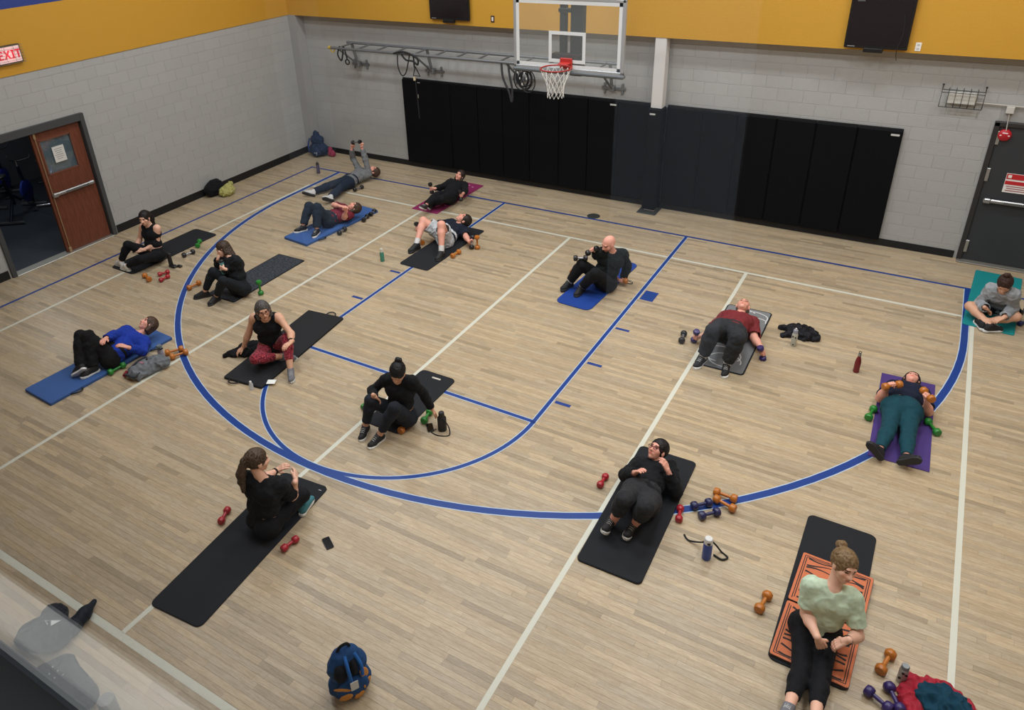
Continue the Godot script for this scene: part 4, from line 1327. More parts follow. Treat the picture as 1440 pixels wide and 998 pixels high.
# ---------------------------------------------------------------- people: joints in metres (P pelvis, HP hips, N base of neck, H head, S shoulders, E elbows, W wrists, HL/HR hands, K knees, A ankles, T toes)
const POSE := {
	"p01": {"P": Vector3(-5.887, 0.149, 4.952), "HPL": Vector3(-5.805, 0.149, 4.952), "HPR": Vector3(-5.975, 0.163, 4.968), "N": Vector3(-5.95, 0.638, 4.869), "H": Vector3(-5.926, 0.806, 4.943), "SL": Vector3(-5.783, 0.621, 4.856), "SR": Vector3(-6.112, 0.606, 4.9), "EL": Vector3(-5.823, 0.346, 4.908), "ER": Vector3(-6.209, 0.352, 4.965), "WL": Vector3(-5.929, 0.296, 5.121), "WR": Vector3(-6.061, 0.332, 5.157), "HL": Vector3(-5.98, 0.304, 5.187), "HR": Vector3(-6.124, 0.28, 5.154), "KL": Vector3(-5.71, 0.263, 5.331), "KR": Vector3(-6.087, 0.423, 5.27), "AL": Vector3(-6.061, 0.104, 5.414), "AR": Vector3(-6.287, 0.096, 5.358), "TL": Vector3(-6.233, 0.045, 5.405), "TR": Vector3(-6.461, 0.046, 5.345)},
	"p02": {"P": Vector3(-3.656, 0.137, 5.138), "HPL": Vector3(-3.574, 0.14, 5.141), "HPR": Vector3(-3.742, 0.143, 5.141), "N": Vector3(-3.785, 0.607, 5.066), "H": Vector3(-3.94, 0.707, 5.069), "SL": Vector3(-3.625, 0.599, 5.117), "SR": Vector3(-3.942, 0.547, 5.049), "EL": Vector3(-3.801, 0.377, 5.095), "ER": Vector3(-4.157, 0.371, 5.043), "WL": Vector3(-3.727, 0.511, 5.28), "WR": Vector3(-4.018, 0.541, 5.146), "HL": Vector3(-3.809, 0.516, 5.291), "HR": Vector3(-3.971, 0.598, 5.183), "KL": Vector3(-3.61, 0.414, 5.442), "KR": Vector3(-3.946, 0.442, 5.332), "AL": Vector3(-3.852, 0.099, 5.451), "AR": Vector3(-4.128, 0.103, 5.434), "TL": Vector3(-3.841, 0.05, 5.628), "TR": Vector3(-4.242, 0.079, 5.578)},
	"p03": {"P": Vector3(-1.963, 0.122, 6.145), "HPL": Vector3(-1.918, 0.119, 6.074), "HPR": Vector3(-2.013, 0.121, 6.212), "N": Vector3(-1.912, 0.624, 6.201), "H": Vector3(-1.845, 0.786, 6.276), "SL": Vector3(-1.765, 0.624, 6.111), "SR": Vector3(-2.076, 0.614, 6.26), "EL": Vector3(-1.525, 0.469, 6.167), "ER": Vector3(-2.2, 0.354, 6.293), "WL": Vector3(-1.355, 0.493, 6.348), "WR": Vector3(-2.303, 0.132, 6.348), "HL": Vector3(-1.355, 0.492, 6.433), "HR": Vector3(-2.347, 0.087, 6.407), "KL": Vector3(-1.61, 0.384, 6.176), "KR": Vector3(-1.825, 0.226, 6.572), "AL": Vector3(-1.39, 0.09, 6.41), "AR": Vector3(-1.725, 0.083, 6.206), "TL": Vector3(-1.26, 0.05, 6.54), "TR": Vector3(-1.583, 0.057, 6.075)},
	"p04": {"P": Vector3(-3.74, 0.157, 7.357), "HPL": Vector3(-3.674, 0.153, 7.409), "HPR": Vector3(-3.813, 0.175, 7.316), "N": Vector3(-3.807, 0.188, 6.869), "H": Vector3(-3.764, 0.278, 6.706), "SL": Vector3(-3.648, 0.125, 6.886), "SR": Vector3(-3.961, 0.245, 6.925), "EL": Vector3(-3.443, 0.142, 7.082), "ER": Vector3(-3.848, 0.34, 7.168), "WL": Vector3(-3.452, 0.312, 7.258), "WR": Vector3(-3.725, 0.425, 7.362), "HL": Vector3(-3.505, 0.355, 7.307), "HR": Vector3(-3.677, 0.446, 7.426), "KL": Vector3(-3.852, 0.51, 7.504), "KR": Vector3(-3.977, 0.49, 7.536), "AL": Vector3(-3.739, 0.144, 7.637), "AR": Vector3(-3.819, 0.171, 7.744), "TL": Vector3(-3.763, 0.062, 7.807), "TR": Vector3(-3.925, 0.046, 7.823)},
	"p05": {"P": Vector3(-5.194, 0.124, 0.619), "HPL": Vector3(-5.138, 0.124, 0.685), "HPR": Vector3(-5.254, 0.124, 0.565), "N": Vector3(-5.173, 0.156, 0.094), "H": Vector3(-4.99, 0.189, 0.043), "SL": Vector3(-5.016, 0.16, 0.181), "SR": Vector3(-5.353, 0.178, 0.09), "EL": Vector3(-5.103, 0.45, 0.129), "ER": Vector3(-5.547, 0.394, 0.02), "WL": Vector3(-5.196, 0.688, 0.095), "WR": Vector3(-5.488, 0.634, 0.091), "HL": Vector3(-5.199, 0.775, 0.092), "HR": Vector3(-5.469, 0.719, 0.084), "KL": Vector3(-5.053, 0.13, 1.109), "KR": Vector3(-5.364, 0.138, 0.988), "AL": Vector3(-4.953, 0.118, 1.518), "AR": Vector3(-5.556, 0.083, 1.369), "TL": Vector3(-4.982, 0.185, 1.7), "TR": Vector3(-5.707, 0.117, 1.507)},
	"p06": {"P": Vector3(-4.179, 0.158, 2.464), "HPL": Vector3(-4.121, 0.158, 2.522), "HPR": Vector3(-4.239, 0.161, 2.409), "N": Vector3(-4.049, 0.183, 1.996), "H": Vector3(-3.893, 0.276, 2.014), "SL": Vector3(-3.923, 0.165, 2.107), "SR": Vector3(-4.213, 0.196, 1.962), "EL": Vector3(-3.854, 0.217, 2.371), "ER": Vector3(-4.228, 0.338, 2.201), "WL": Vector3(-3.719, 0.405, 2.435), "WR": Vector3(-3.997, 0.369, 2.257), "HL": Vector3(-3.7, 0.474, 2.475), "HR": Vector3(-3.918, 0.367, 2.234), "KL": Vector3(-4.133, 0.505, 2.725), "KR": Vector3(-4.433, 0.439, 2.631), "AL": Vector3(-4.069, 0.154, 2.891), "AR": Vector3(-4.407, 0.137, 2.885), "TL": Vector3(-4.028, 0.05, 3.036), "TR": Vector3(-4.493, 0.06, 3.033)},
	"p07": {"P": Vector3(-2.783, 0.14, 0.483), "HPL": Vector3(-2.723, 0.146, 0.554), "HPR": Vector3(-2.838, 0.138, 0.42), "N": Vector3(-2.851, 0.266, 0.026), "H": Vector3(-2.782, 0.425, 0.059), "SL": Vector3(-2.693, 0.238, 0.037), "SR": Vector3(-3.008, 0.263, 0.069), "EL": Vector3(-2.542, 0.217, 0.259), "ER": Vector3(-3.041, 0.242, 0.336), "WL": Vector3(-2.458, 0.246, 0.474), "WR": Vector3(-3.069, 0.283, 0.563), "HL": Vector3(-2.44, 0.236, 0.55), "HR": Vector3(-3.143, 0.274, 0.59), "KL": Vector3(-2.641, 0.271, 0.92), "KR": Vector3(-2.839, 0.259, 0.79), "AL": Vector3(-2.952, 0.08, 0.828), "AR": Vector3(-2.878, 0.175, 1.156), "TL": Vector3(-2.893, 0.048, 0.994), "TR": Vector3(-2.867, 0.224, 1.325)},
	"p08": {"P": Vector3(-1.806, 0.12, 2.134), "HPL": Vector3(-1.743, 0.118, 2.197), "HPR": Vector3(-1.87, 0.12, 2.071), "N": Vector3(-1.838, 0.15, 1.601), "H": Vector3(-1.709, 0.296, 1.654), "SL": Vector3(-1.683, 0.135, 1.698), "SR": Vector3(-2.02, 0.151, 1.58), "EL": Vector3(-1.492, 0.128, 1.935), "ER": Vector3(-2.309, 0.089, 1.659), "WL": Vector3(-1.312, 0.152, 2.125), "WR": Vector3(-2.5, 0.055, 1.843), "HL": Vector3(-1.335, 0.105, 2.051), "HR": Vector3(-2.571, 0.05, 1.901), "KL": Vector3(-1.669, 0.506, 2.401), "KR": Vector3(-2.187, 0.405, 2.201), "AL": Vector3(-1.565, 0.138, 2.599), "AR": Vector3(-2.117, 0.153, 2.548), "TL": Vector3(-1.542, 0.059, 2.783), "TR": Vector3(-2.148, 0.049, 2.721)},
	"p09": {"P": Vector3(1.281, 0.143, 2.413), "HPL": Vector3(1.359, 0.142, 2.457), "HPR": Vector3(1.198, 0.153, 2.376), "N": Vector3(1.379, 0.656, 2.389), "H": Vector3(1.356, 0.818, 2.504), "SL": Vector3(1.503, 0.586, 2.277), "SR": Vector3(1.232, 0.648, 2.496), "EL": Vector3(1.53, 0.327, 2.123), "ER": Vector3(1.085, 0.475, 2.29), "WL": Vector3(1.457, 0.078, 2.089), "WR": Vector3(1.143, 0.655, 2.469), "HL": Vector3(1.454, 0.056, 2.176), "HR": Vector3(1.107, 0.702, 2.533), "KL": Vector3(1.279, 0.44, 2.771), "KR": Vector3(0.996, 0.459, 2.628), "AL": Vector3(1.024, 0.108, 2.68), "AR": Vector3(0.792, 0.086, 2.611), "TL": Vector3(1.007, 0.049, 2.871), "TR": Vector3(0.74, 0.047, 2.803)},
	"p10": {"P": Vector3(0.496, 0.152, 6.537), "HPL": Vector3(0.577, 0.15, 6.549), "HPR": Vector3(0.408, 0.168, 6.537), "N": Vector3(0.522, 0.653, 6.561), "H": Vector3(0.569, 0.819, 6.626), "SL": Vector3(0.68, 0.679, 6.528), "SR": Vector3(0.358, 0.635, 6.578), "EL": Vector3(0.708, 0.437, 6.384), "ER": Vector3(0.165, 0.445, 6.635), "WL": Vector3(0.779, 0.21, 6.343), "WR": Vector3(0.335, 0.525, 6.789), "HL": Vector3(0.801, 0.139, 6.31), "HR": Vector3(0.349, 0.458, 6.748), "KL": Vector3(0.611, 0.47, 6.799), "KR": Vector3(0.282, 0.46, 6.803), "AL": Vector3(0.431, 0.131, 6.901), "AR": Vector3(0.191, 0.084, 6.851), "TL": Vector3(0.408, 0.049, 7.07), "TR": Vector3(0.249, 0.046, 7.027)},
	"p11": {"P": Vector3(0.278, 0.133, 8.521), "HPL": Vector3(0.207, 0.133, 8.483), "HPR": Vector3(0.355, 0.138, 8.545), "N": Vector3(0.295, 0.634, 8.451), "H": Vector3(0.259, 0.818, 8.432), "SL": Vector3(0.145, 0.623, 8.527), "SR": Vector3(0.44, 0.553, 8.385), "EL": Vector3(0.121, 0.438, 8.316), "ER": Vector3(0.416, 0.3, 8.249), "WL": Vector3(0.071, 0.356, 8.096), "WR": Vector3(0.496, 0.529, 8.236), "HL": Vector3(0.134, 0.404, 8.055), "HR": Vector3(0.445, 0.547, 8.171), "KL": Vector3(0.033, 0.194, 8.112), "KR": Vector3(0.451, 0.238, 8.147), "AL": Vector3(0.432, 0.123, 8.147), "AR": Vector3(0.087, 0.103, 8.032), "TL": Vector3(0.385, 0.049, 7.982), "TR": Vector3(-0.089, 0.055, 7.987)},
	"p12": {"P": Vector3(3.377, 0.186, 6.507), "HPL": Vector3(3.456, 0.197, 6.557), "HPR": Vector3(3.304, 0.212, 6.514), "N": Vector3(3.32, 0.172, 5.977), "H": Vector3(3.342, 0.356, 5.983), "SL": Vector3(3.489, 0.181, 5.972), "SR": Vector3(3.16, 0.123, 6.012), "EL": Vector3(3.633, 0.116, 6.208), "ER": Vector3(3.121, 0.173, 6.285), "WL": Vector3(3.529, 0.338, 6.204), "WR": Vector3(3.258, 0.347, 6.39), "HL": Vector3(3.488, 0.409, 6.196), "HR": Vector3(3.304, 0.414, 6.409), "KL": Vector3(3.541, 0.449, 6.879), "KR": Vector3(3.326, 0.439, 6.873), "AL": Vector3(3.417, 0.082, 6.799), "AR": Vector3(3.219, 0.072, 6.87), "TL": Vector3(3.406, 0.064, 6.987), "TR": Vector3(3.219, 0.095, 7.057)},
	"p13": {"P": Vector3(3.355, 0.297, 3.281), "HPL": Vector3(3.446, 0.303, 3.316), "HPR": Vector3(3.266, 0.305, 3.274), "N": Vector3(3.347, 0.189, 2.677), "H": Vector3(3.34, 0.262, 2.467), "SL": Vector3(3.531, 0.173, 2.675), "SR": Vector3(3.165, 0.171, 2.697), "EL": Vector3(3.625, 0.108, 2.96), "ER": Vector3(3.075, 0.084, 2.978), "WL": Vector3(3.774, 0.108, 3.179), "WR": Vector3(3.015, 0.117, 3.234), "HL": Vector3(3.824, 0.108, 3.253), "HR": Vector3(2.961, 0.107, 3.304), "KL": Vector3(3.559, 0.507, 3.705), "KR": Vector3(3.239, 0.502, 3.683), "AL": Vector3(3.469, 0.085, 3.707), "AR": Vector3(3.159, 0.081, 3.681), "TL": Vector3(3.494, 0.047, 3.908), "TR": Vector3(3.118, 0.048, 3.88)},
	"p14": {"P": Vector3(5.429, 0.144, 3.794), "HPL": Vector3(5.511, 0.144, 3.788), "HPR": Vector3(5.347, 0.145, 3.797), "N": Vector3(5.454, 0.162, 3.304), "H": Vector3(5.475, 0.149, 3.122), "SL": Vector3(5.608, 0.157, 3.366), "SR": Vector3(5.292, 0.131, 3.336), "EL": Vector3(5.69, 0.104, 3.629), "ER": Vector3(5.198, 0.1, 3.598), "WL": Vector3(5.635, 0.309, 3.746), "WR": Vector3(5.24, 0.33, 3.662), "HL": Vector3(5.601, 0.383, 3.757), "HR": Vector3(5.262, 0.402, 3.695), "KL": Vector3(5.533, 0.093, 4.193), "KR": Vector3(5.34, 0.127, 4.202), "AL": Vector3(5.549, 0.11, 4.589), "AR": Vector3(5.291, 0.112, 4.596), "TL": Vector3(5.674, 0.217, 4.67), "TR": Vector3(5.17, 0.234, 4.66)},
	"p15": {"P": Vector3(6.376, 0.124, 0.635), "HPL": Vector3(6.457, 0.124, 0.616), "HPR": Vector3(6.301, 0.123, 0.642), "N": Vector3(6.309, 0.513, 0.955), "H": Vector3(6.291, 0.656, 1.073), "SL": Vector3(6.429, 0.536, 1.065), "SR": Vector3(6.187, 0.46, 0.854), "EL": Vector3(6.481, 0.283, 0.943), "ER": Vector3(6.103, 0.199, 0.856), "WL": Vector3(6.387, 0.224, 1.16), "WR": Vector3(6.173, 0.27, 1.081), "HL": Vector3(6.325, 0.204, 1.211), "HR": Vector3(6.226, 0.22, 1.043), "KL": Vector3(6.533, 0.197, 1.012), "KR": Vector3(6.007, 0.178, 0.921), "AL": Vector3(6.173, 0.138, 1.172), "AR": Vector3(6.268, 0.18, 1.221), "TL": Vector3(6.115, 0.059, 1.014), "TR": Vector3(6.422, 0.122, 1.131)},
	"p16": {"P": Vector3(5.104, 0.111, 7.204), "HPL": Vector3(5.187, 0.111, 7.175), "HPR": Vector3(5.018, 0.111, 7.197), "N": Vector3(5.154, 0.613, 7.153), "H": Vector3(5.187, 0.792, 7.096), "SL": Vector3(5.302, 0.55, 7.13), "SR": Vector3(4.995, 0.578, 7.19), "EL": Vector3(5.395, 0.281, 7.235), "ER": Vector3(5.014, 0.331, 7.263), "WL": Vector3(5.314, 0.398, 7.433), "WR": Vector3(5.138, 0.349, 7.477), "HL": Vector3(5.255, 0.333, 7.446), "HR": Vector3(5.171, 0.272, 7.462), "KL": Vector3(5.214, 0.093, 7.589), "KR": Vector3(5.073, 0.111, 7.607), "AL": Vector3(5.232, 0.164, 7.987), "AR": Vector3(5.053, 0.161, 8.007), "TL": Vector3(5.215, 0.272, 8.14), "TR": Vector3(5.033, 0.272, 8.159)},
}

var shapes := {}

func cap(a: Vector3, b: Vector3, ra: float, rb: float, flat := false) -> Array:
	return [0, a, b, ra, rb, flat]

func ell(c: Vector3, r: Vector3, b := Basis.IDENTITY) -> Array:
	return [1, c, r, b]

# heads, hair, hands and shoes are shaped once and placed on every figure
func queue_shapes() -> void:
	var head := [ell(Vector3(0, 0.028, -0.012), Vector3(0.076, 0.094, 0.096)), ell(Vector3(0, -0.04, 0.028), Vector3(0.056, 0.068, 0.062)), cap(Vector3(0, -0.088, 0.062), Vector3(0, -0.084, 0.06), 0.022, 0.022), cap(Vector3(0, 0.012, 0.086), Vector3(0, -0.022, 0.106), 0.009, 0.013), cap(Vector3(-0.014, -0.026, 0.09), Vector3(0.014, -0.026, 0.09), 0.009, 0.009), cap(Vector3(-0.033, 0.034, 0.076), Vector3(0.033, 0.034, 0.076), 0.013, 0.013), cap(Vector3(-0.017, -0.055, 0.08), Vector3(0.017, -0.055, 0.08), 0.01, 0.01)]
	for s in [-1.0, 1.0]:
		head.append(cap(Vector3(s * 0.036, -0.018, 0.052), Vector3(s * 0.036, -0.02, 0.05), 0.03, 0.03))
		head.append(ell(Vector3(s * 0.079, -0.006, -0.004), Vector3(0.01, 0.032, 0.02)))
	var sockets := []
	for s in [-1.0, 1.0]:
		sockets.append(cap(Vector3(s * 0.031, 0.013, 0.098), Vector3(s * 0.031, 0.013, 0.097), 0.015, 0.015))
	shapes.head = add_job({"prims": head, "subs": sockets, "cell": 0.0045, "k": 0.018})
	var crown := ell(Vector3(0, 0.036, -0.022), Vector3(0.091, 0.104, 0.11))
	var face_cut := ell(Vector3(0, -0.03, 0.1), Vector3(0.073, 0.101, 0.074))
	var low := [Vector3(0, -0.05, 0), Vector3(0, -1, 0.25)]
	var lower := [Vector3(0, -0.11, 0), Vector3(0, -1, 0)]
	var bob := [crown, cap(Vector3(0, 0, -0.06), Vector3(0, -0.08, -0.05), 0.07, 0.06)]
	for s in [-1.0, 1.0]:
		bob.append(cap(Vector3(s * 0.068, 0.03, -0.03), Vector3(s * 0.074, -0.09, -0.015), 0.034, 0.03))
	var style := {
		"short": [[crown], [face_cut], [low]],
		"bob": [bob, [face_cut], [lower]],
		"long": [bob + [cap(Vector3(0, -0.04, -0.075), Vector3(0.01, -0.26, -0.1), 0.06, 0.04), cap(Vector3(0.05, -0.05, -0.05), Vector3(0.06, -0.24, -0.08), 0.035, 0.02), cap(Vector3(-0.05, -0.05, -0.05), Vector3(-0.05, -0.22, -0.08), 0.035, 0.02)], [face_cut], []],
		"ponytail": [[crown, cap(Vector3(0, 0.05, -0.115), Vector3(0, 0.04, -0.125), 0.03, 0.028), cap(Vector3(0, 0.035, -0.13), Vector3(0.01, -0.1, -0.165), 0.036, 0.044), cap(Vector3(0.01, -0.1, -0.165), Vector3(0.01, -0.29, -0.15), 0.044, 0.018)], [face_cut], []],
		"bun": [[crown, cap(Vector3(-0.012, 0.158, -0.06), Vector3(0.012, 0.162, -0.066), 0.03, 0.028)], [face_cut], [low]],
		"backbun": [[crown, cap(Vector3(-0.012, 0.108, -0.118), Vector3(0.014, 0.112, -0.12), 0.033, 0.03)], [face_cut], [low]],
		"fringe": [[ell(Vector3(0, 0.0, -0.055), Vector3(0.084, 0.07, 0.07))], [ell(Vector3(0, 0.06, 0.0), Vector3(0.07, 0.08, 0.1))], [low]],
	}
	for k in style:
		shapes["hair_" + k] = add_job({"prims": style[k][0], "subs": style[k][1], "planes": style[k][2], "cell": 0.0055, "k": 0.014, "wrinkle": 0.0035, "ripple": 22.0, "seed": 3})
	for pose in ["relaxed", "grip", "flat"]:
		var curl: float = {"relaxed": 0.38, "grip": 1.25, "flat": 0.1}[pose]
		var hp := [cap(Vector3(0, -0.03, 0), Vector3(0, 0.015, 0), 0.026, 0.024)]
		var fx := [-0.031, -0.0105, 0.0105, 0.029]
		var fl_len := [0.068, 0.078, 0.072, 0.056]
		for k in 4:
			var base := Vector3(fx[k], 0.085 - absf(k - 1.2) * 0.004, 0)
			hp.append(cap(Vector3(fx[k] * 0.6, 0.01, 0), base, 0.015, 0.0115))
			var at := base
			var ang := 0.0
			var segs := [0.45, 0.3, 0.25]
			for q in 3:
				ang += curl * (0.8 if q == 0 else 1.0)
				var nx: Vector3 = at + Vector3(fx[k] * 0.08, cos(ang), -sin(ang)) * fl_len[k] * segs[q]
				hp.append(cap(at, nx, 0.0098 - q * 0.0008, 0.009 - q * 0.0008))
				at = nx
		var th := [Vector3(-0.02, 0.02, -0.006), Vector3(-0.048, 0.048, -0.014), Vector3(-0.056, 0.074, -0.024)]
		if pose == "grip":
			th = [Vector3(-0.02, 0.02, -0.008), Vector3(-0.04, 0.045, -0.035), Vector3(-0.022, 0.062, -0.055)]
		hp.append(cap(th[0], th[1], 0.014, 0.0115))
		hp.append(cap(th[1], th[2], 0.0112, 0.0095))
		shapes["hand_" + pose] = add_job({"prims": hp, "cell": 0.0045, "k": 0.006})
	shapes.shoe = add_job({"prims": [cap(Vector3(0, -0.03, -0.03), Vector3(0, -0.048, 0.13), 0.045, 0.036), cap(Vector3(0, 0.01, -0.012), Vector3(0, -0.03, 0.09), 0.044, 0.036), cap(Vector3(0.014, -0.05, 0.1), Vector3(-0.012, -0.05, 0.15), 0.03, 0.028)], "planes": [[Vector3(0, -0.062, 0), Vector3(0, -1, 0)], [Vector3(0, 0.035, 0), Vector3(0, 1, -0.15)]], "cell": 0.006, "k": 0.02})

func sole_mesh() -> ArrayMesh:
	var o := PackedVector2Array()
	for q in [[0.0, -0.082], [0.026, -0.076], [0.036, -0.05], [0.034, 0.0], [0.04, 0.06], [0.048, 0.11], [0.042, 0.155], [0.02, 0.184], [-0.008, 0.188], [-0.034, 0.165], [-0.044, 0.12], [-0.038, 0.06], [-0.034, 0.0], [-0.037, -0.05], [-0.026, -0.076]]:
		o.append(Vector2(q[0], q[1]))
	return MB.new().slab(o, -0.083, -0.055, 0.006).mesh()

# the figure's solids; grow = cloth thickness over the skin
func torso(J: Dictionary, s: float, b: float, grow: float, fr: Array, full: bool, bust: float) -> Array:
	var u: Vector3 = fr[0]
	var lat: Vector3 = fr[1]
	var f: Vector3 = fr[2]
	var out := []
	var ch: Vector3 = J.N - u * 0.14 * s
	out.append(cap(ch - lat * 0.075 * s, ch + lat * 0.075 * s, 0.1 * s * b + grow, 0.1 * s * b + grow))
	var gl: float = 0.8 if full else 0.62
	var m: Vector3 = (J.SL + J.SR) / 2.0
	out.append(cap(m + (J.SL - m) * gl, m + (J.SR - m) * gl, 0.056 * s + grow, 0.056 * s + grow))
	var wa: Vector3 = J.P + (J.N - J.P) * 0.4
	out.append(cap(wa - lat * 0.05 * s, wa + lat * 0.05 * s, 0.098 * s * b + grow, 0.098 * s * b + grow))
	out.append(cap(J.P, J.N - u * 0.1 * s, 0.1 * s * b + grow, 0.085 * s + grow))
	if bust > 0.0:
		for q in [-1.0, 1.0]:
			out.append(cap(ch + lat * q * 0.068 * s + f * 0.062 * s, ch + lat * q * 0.066 * s + f * 0.06 * s - u * 0.02, bust * s + grow * 0.5, bust * s + grow * 0.5))
	return out

func hips(J: Dictionary, s: float, b: float, grow: float, fr: Array) -> Array:
	var u: Vector3 = fr[0]
	var f: Vector3 = fr[2]
	return [cap(J.HPL, J.HPR, 0.112 * s * b + grow, 0.112 * s * b + grow), cap(J.P + u * 0.1 * s - fr[1] * 0.045, J.P + u * 0.1 * s + fr[1] * 0.045, 0.1 * s * b + grow, 0.1 * s * b + grow), cap(J.HPL - f * 0.02 - fr[1] * 0.0, J.HPL - f * 0.025, 0.1 * s * b + grow, 0.1 * s * b + grow), cap(J.HPR - f * 0.02, J.HPR - f * 0.025, 0.1 * s * b + grow, 0.1 * s * b + grow)]

func leg(J: Dictionary, side: String, s: float, b: float, grow: float, share: float, loose: float) -> Array:
	var hp: Vector3 = J["HP" + side]
	var k: Vector3 = J["K" + side]
	var a: Vector3 = J["A" + side]
	var out := []
	if share <= 0.5:
		var e := hp.lerp(k, share * 2.0)
		out.append(cap(hp, e, 0.09 * s * b + grow, lerpf(0.088, 0.06, share * 2.0) * s * b + grow + loose, true))
		return out
	out.append(cap(hp, k, 0.09 * s * b + grow, 0.06 * s * sqrt(b) + grow))
	var t := (share - 0.5) * 2.0
	var calf := k.lerp(a, 0.3)
	out.append(cap(k, calf, 0.057 * s * sqrt(b) + grow, 0.057 * s * sqrt(b) + grow + loose * 0.5))
	if t > 0.3:
		out.append(cap(calf, k.lerp(a, t), 0.057 * s * sqrt(b) + grow + loose * 0.5, lerpf(0.056, 0.036, t) * s + grow + loose, true))
	return out

func arm(J: Dictionary, side: String, s: float, b: float, grow: float, share: float, loose: float) -> Array:
	var sh: Vector3 = J["S" + side]
	var e: Vector3 = J["E" + side]
	var w: Vector3 = J["W" + side]
	var out := [cap(sh, sh.lerp(e, 0.1), 0.054 * s + grow, 0.054 * s + grow)]
	if share <= 0.5:
		out.append(cap(sh, sh.lerp(e, share * 2.0), 0.05 * s * b + grow, lerpf(0.048, 0.042, share * 2) * s * b + grow + loose, true))
		return out
	out.append(cap(sh, e, 0.049 * s * b + grow, 0.041 * s * b + grow))
	var t := (share - 0.5) * 2.0
	out.append(cap(e, e.lerp(w, 0.3), 0.04 * s * b + grow, 0.041 * s * b + grow))
	out.append(cap(e.lerp(w, 0.3), e.lerp(w, t), 0.041 * s * b + grow, lerpf(0.04, 0.027, t) * s + grow + loose, true))
	return out

func frame_of(J: Dictionary) -> Array:
	var u: Vector3 = (J.N - J.P).normalized()
	var lat: Vector3 = ((J.SR - J.SL).normalized() + (J.HPR - J.HPL).normalized())
	lat = (lat - u * lat.dot(u)).normalized()
	return [u, lat, u.cross(lat).normalized()]

func queue_person(id: String, d: Dictionary) -> void:
	var base := Vector3(POSE[id].P.x, 0, POSE[id].P.z)
	var J := {}
	for k in POSE[id]:
		J[k] = POSE[id][k] - base
	d.J = J
	d.base = base
	# planted feet: the ankle stands over its shoe
	for q in ["L", "R"]:
		var toe: Vector3 = (J["T" + q] - J["A" + q]).normalized()
		if d.get("planted", true) and absf(toe.y) < 0.6:
			J["A" + q] = Vector3(J["A" + q].x, d.get("ground", 0.0) + 0.084 * d.get("s", 1.0), J["A" + q].z)
	var s: float = d.get("s", 1.0)
	var b: float = d.get("bulk", 1.0)
	var fr := frame_of(J)
	d.frame = fr
	# head basis: face direction and the neck's line
	var hu: Vector3 = (J.H - J.N).normalized().lerp(d.get("head_up", fr[0]), 0.5).normalized()
	var fz: Vector3 = d.face.normalized()
	var fx := hu.cross(fz).normalized()
	var fy := fz.cross(fx).normalized()
	d.head_t = Transform3D(Basis(fx, fy, fz) * s, J.H)
	var cell: float = d.get("cell", 0.0135)
	var body := torso(J, s, b, 0.0, fr, true, 0.0) + hips(J, s, b, 0.0, fr)
	for q in ["L", "R"]:
		body += leg(J, q, s, b, 0.0, 1.0, 0.0) + arm(J, q, s, b, 0.0, 1.0, 0.0)
	var chin: Vector3 = d.head_t * Vector3(0, -0.07, -0.025)
	body.append(cap(J.N - fr[0] * 0.02, chin, 0.056 * s, 0.05 * s))
	d.body_job = add_job({"prims": body, "cell": cell, "k": 0.035})
	var tp: Dictionary = d.top
	var g: float = tp.get("grow", 0.014)
	var top := torso(J, s, b, g, fr, tp.sleeve > 0.0, d.get("bust", 0.0)) + [cap(J.P - fr[1] * 0.06 * s, J.P + fr[1] * 0.06 * s, 0.106 * s * b + g, 0.106 * s * b + g)]
	var subs := [cap(J.N + fr[2] * 0.03 + fr[0] * 0.05, chin, tp.get("neck", 0.066) * s, tp.get("neck", 0.066) * s)]
	var sleeves := []
	if tp.sleeve > 0.0:
		for q in ["L", "R"]:
			sleeves += arm(J, q, s, b, g * 0.8, tp.sleeve, tp.get("loose", 0.006))
	var hem: Vector3 = J.P + fr[0] * tp.get("hem", 0.0)
	d.top_job = add_job({"prims": top, "uncut": sleeves, "subs": subs, "planes": [[hem, -fr[0]]], "cell": cell * 0.95, "k": 0.03, "wrinkle": tp.get("wrinkle", 0.006) * 0.75, "seed": id.hash() % 1000})
	var pn: Dictionary = d.pants
	var pg: float = pn.get("grow", 0.008)
	var pants := hips(J, s, b, pg, fr)
	var legs := []
	for q in ["L", "R"]:
		legs += leg(J, q, s, b, pg, pn.length, pn.get("loose", 0.004))
	d.pants_job = add_job({"prims": pants, "uncut": legs, "planes": [[J.P + fr[0] * 0.13 * s, fr[0]]], "cell": cell * 0.95, "k": 0.03, "wrinkle": pn.get("wrinkle", 0.004) * 0.8, "seed": id.hash() % 777})

func skin_mat(called: String, c: Color) -> StandardMaterial3D:
	var m := mat(called, c, 0.5, 0.0, 0.4)
	m.vertex_color_use_as_albedo = true
	return m

func hand_frame(w: Vector3, h: Vector3, palm: Vector3, axis) -> Basis:
	var y := (h - w).normalized()
	var z: Vector3
	if axis != null:
		var x: Vector3 = (axis - y * y.dot(axis)).normalized()
		return Basis(x, y, x.cross(y))
	z = -palm
	z = (z - y * y.dot(z)).normalized()
	return Basis(y.cross(z), y, z)

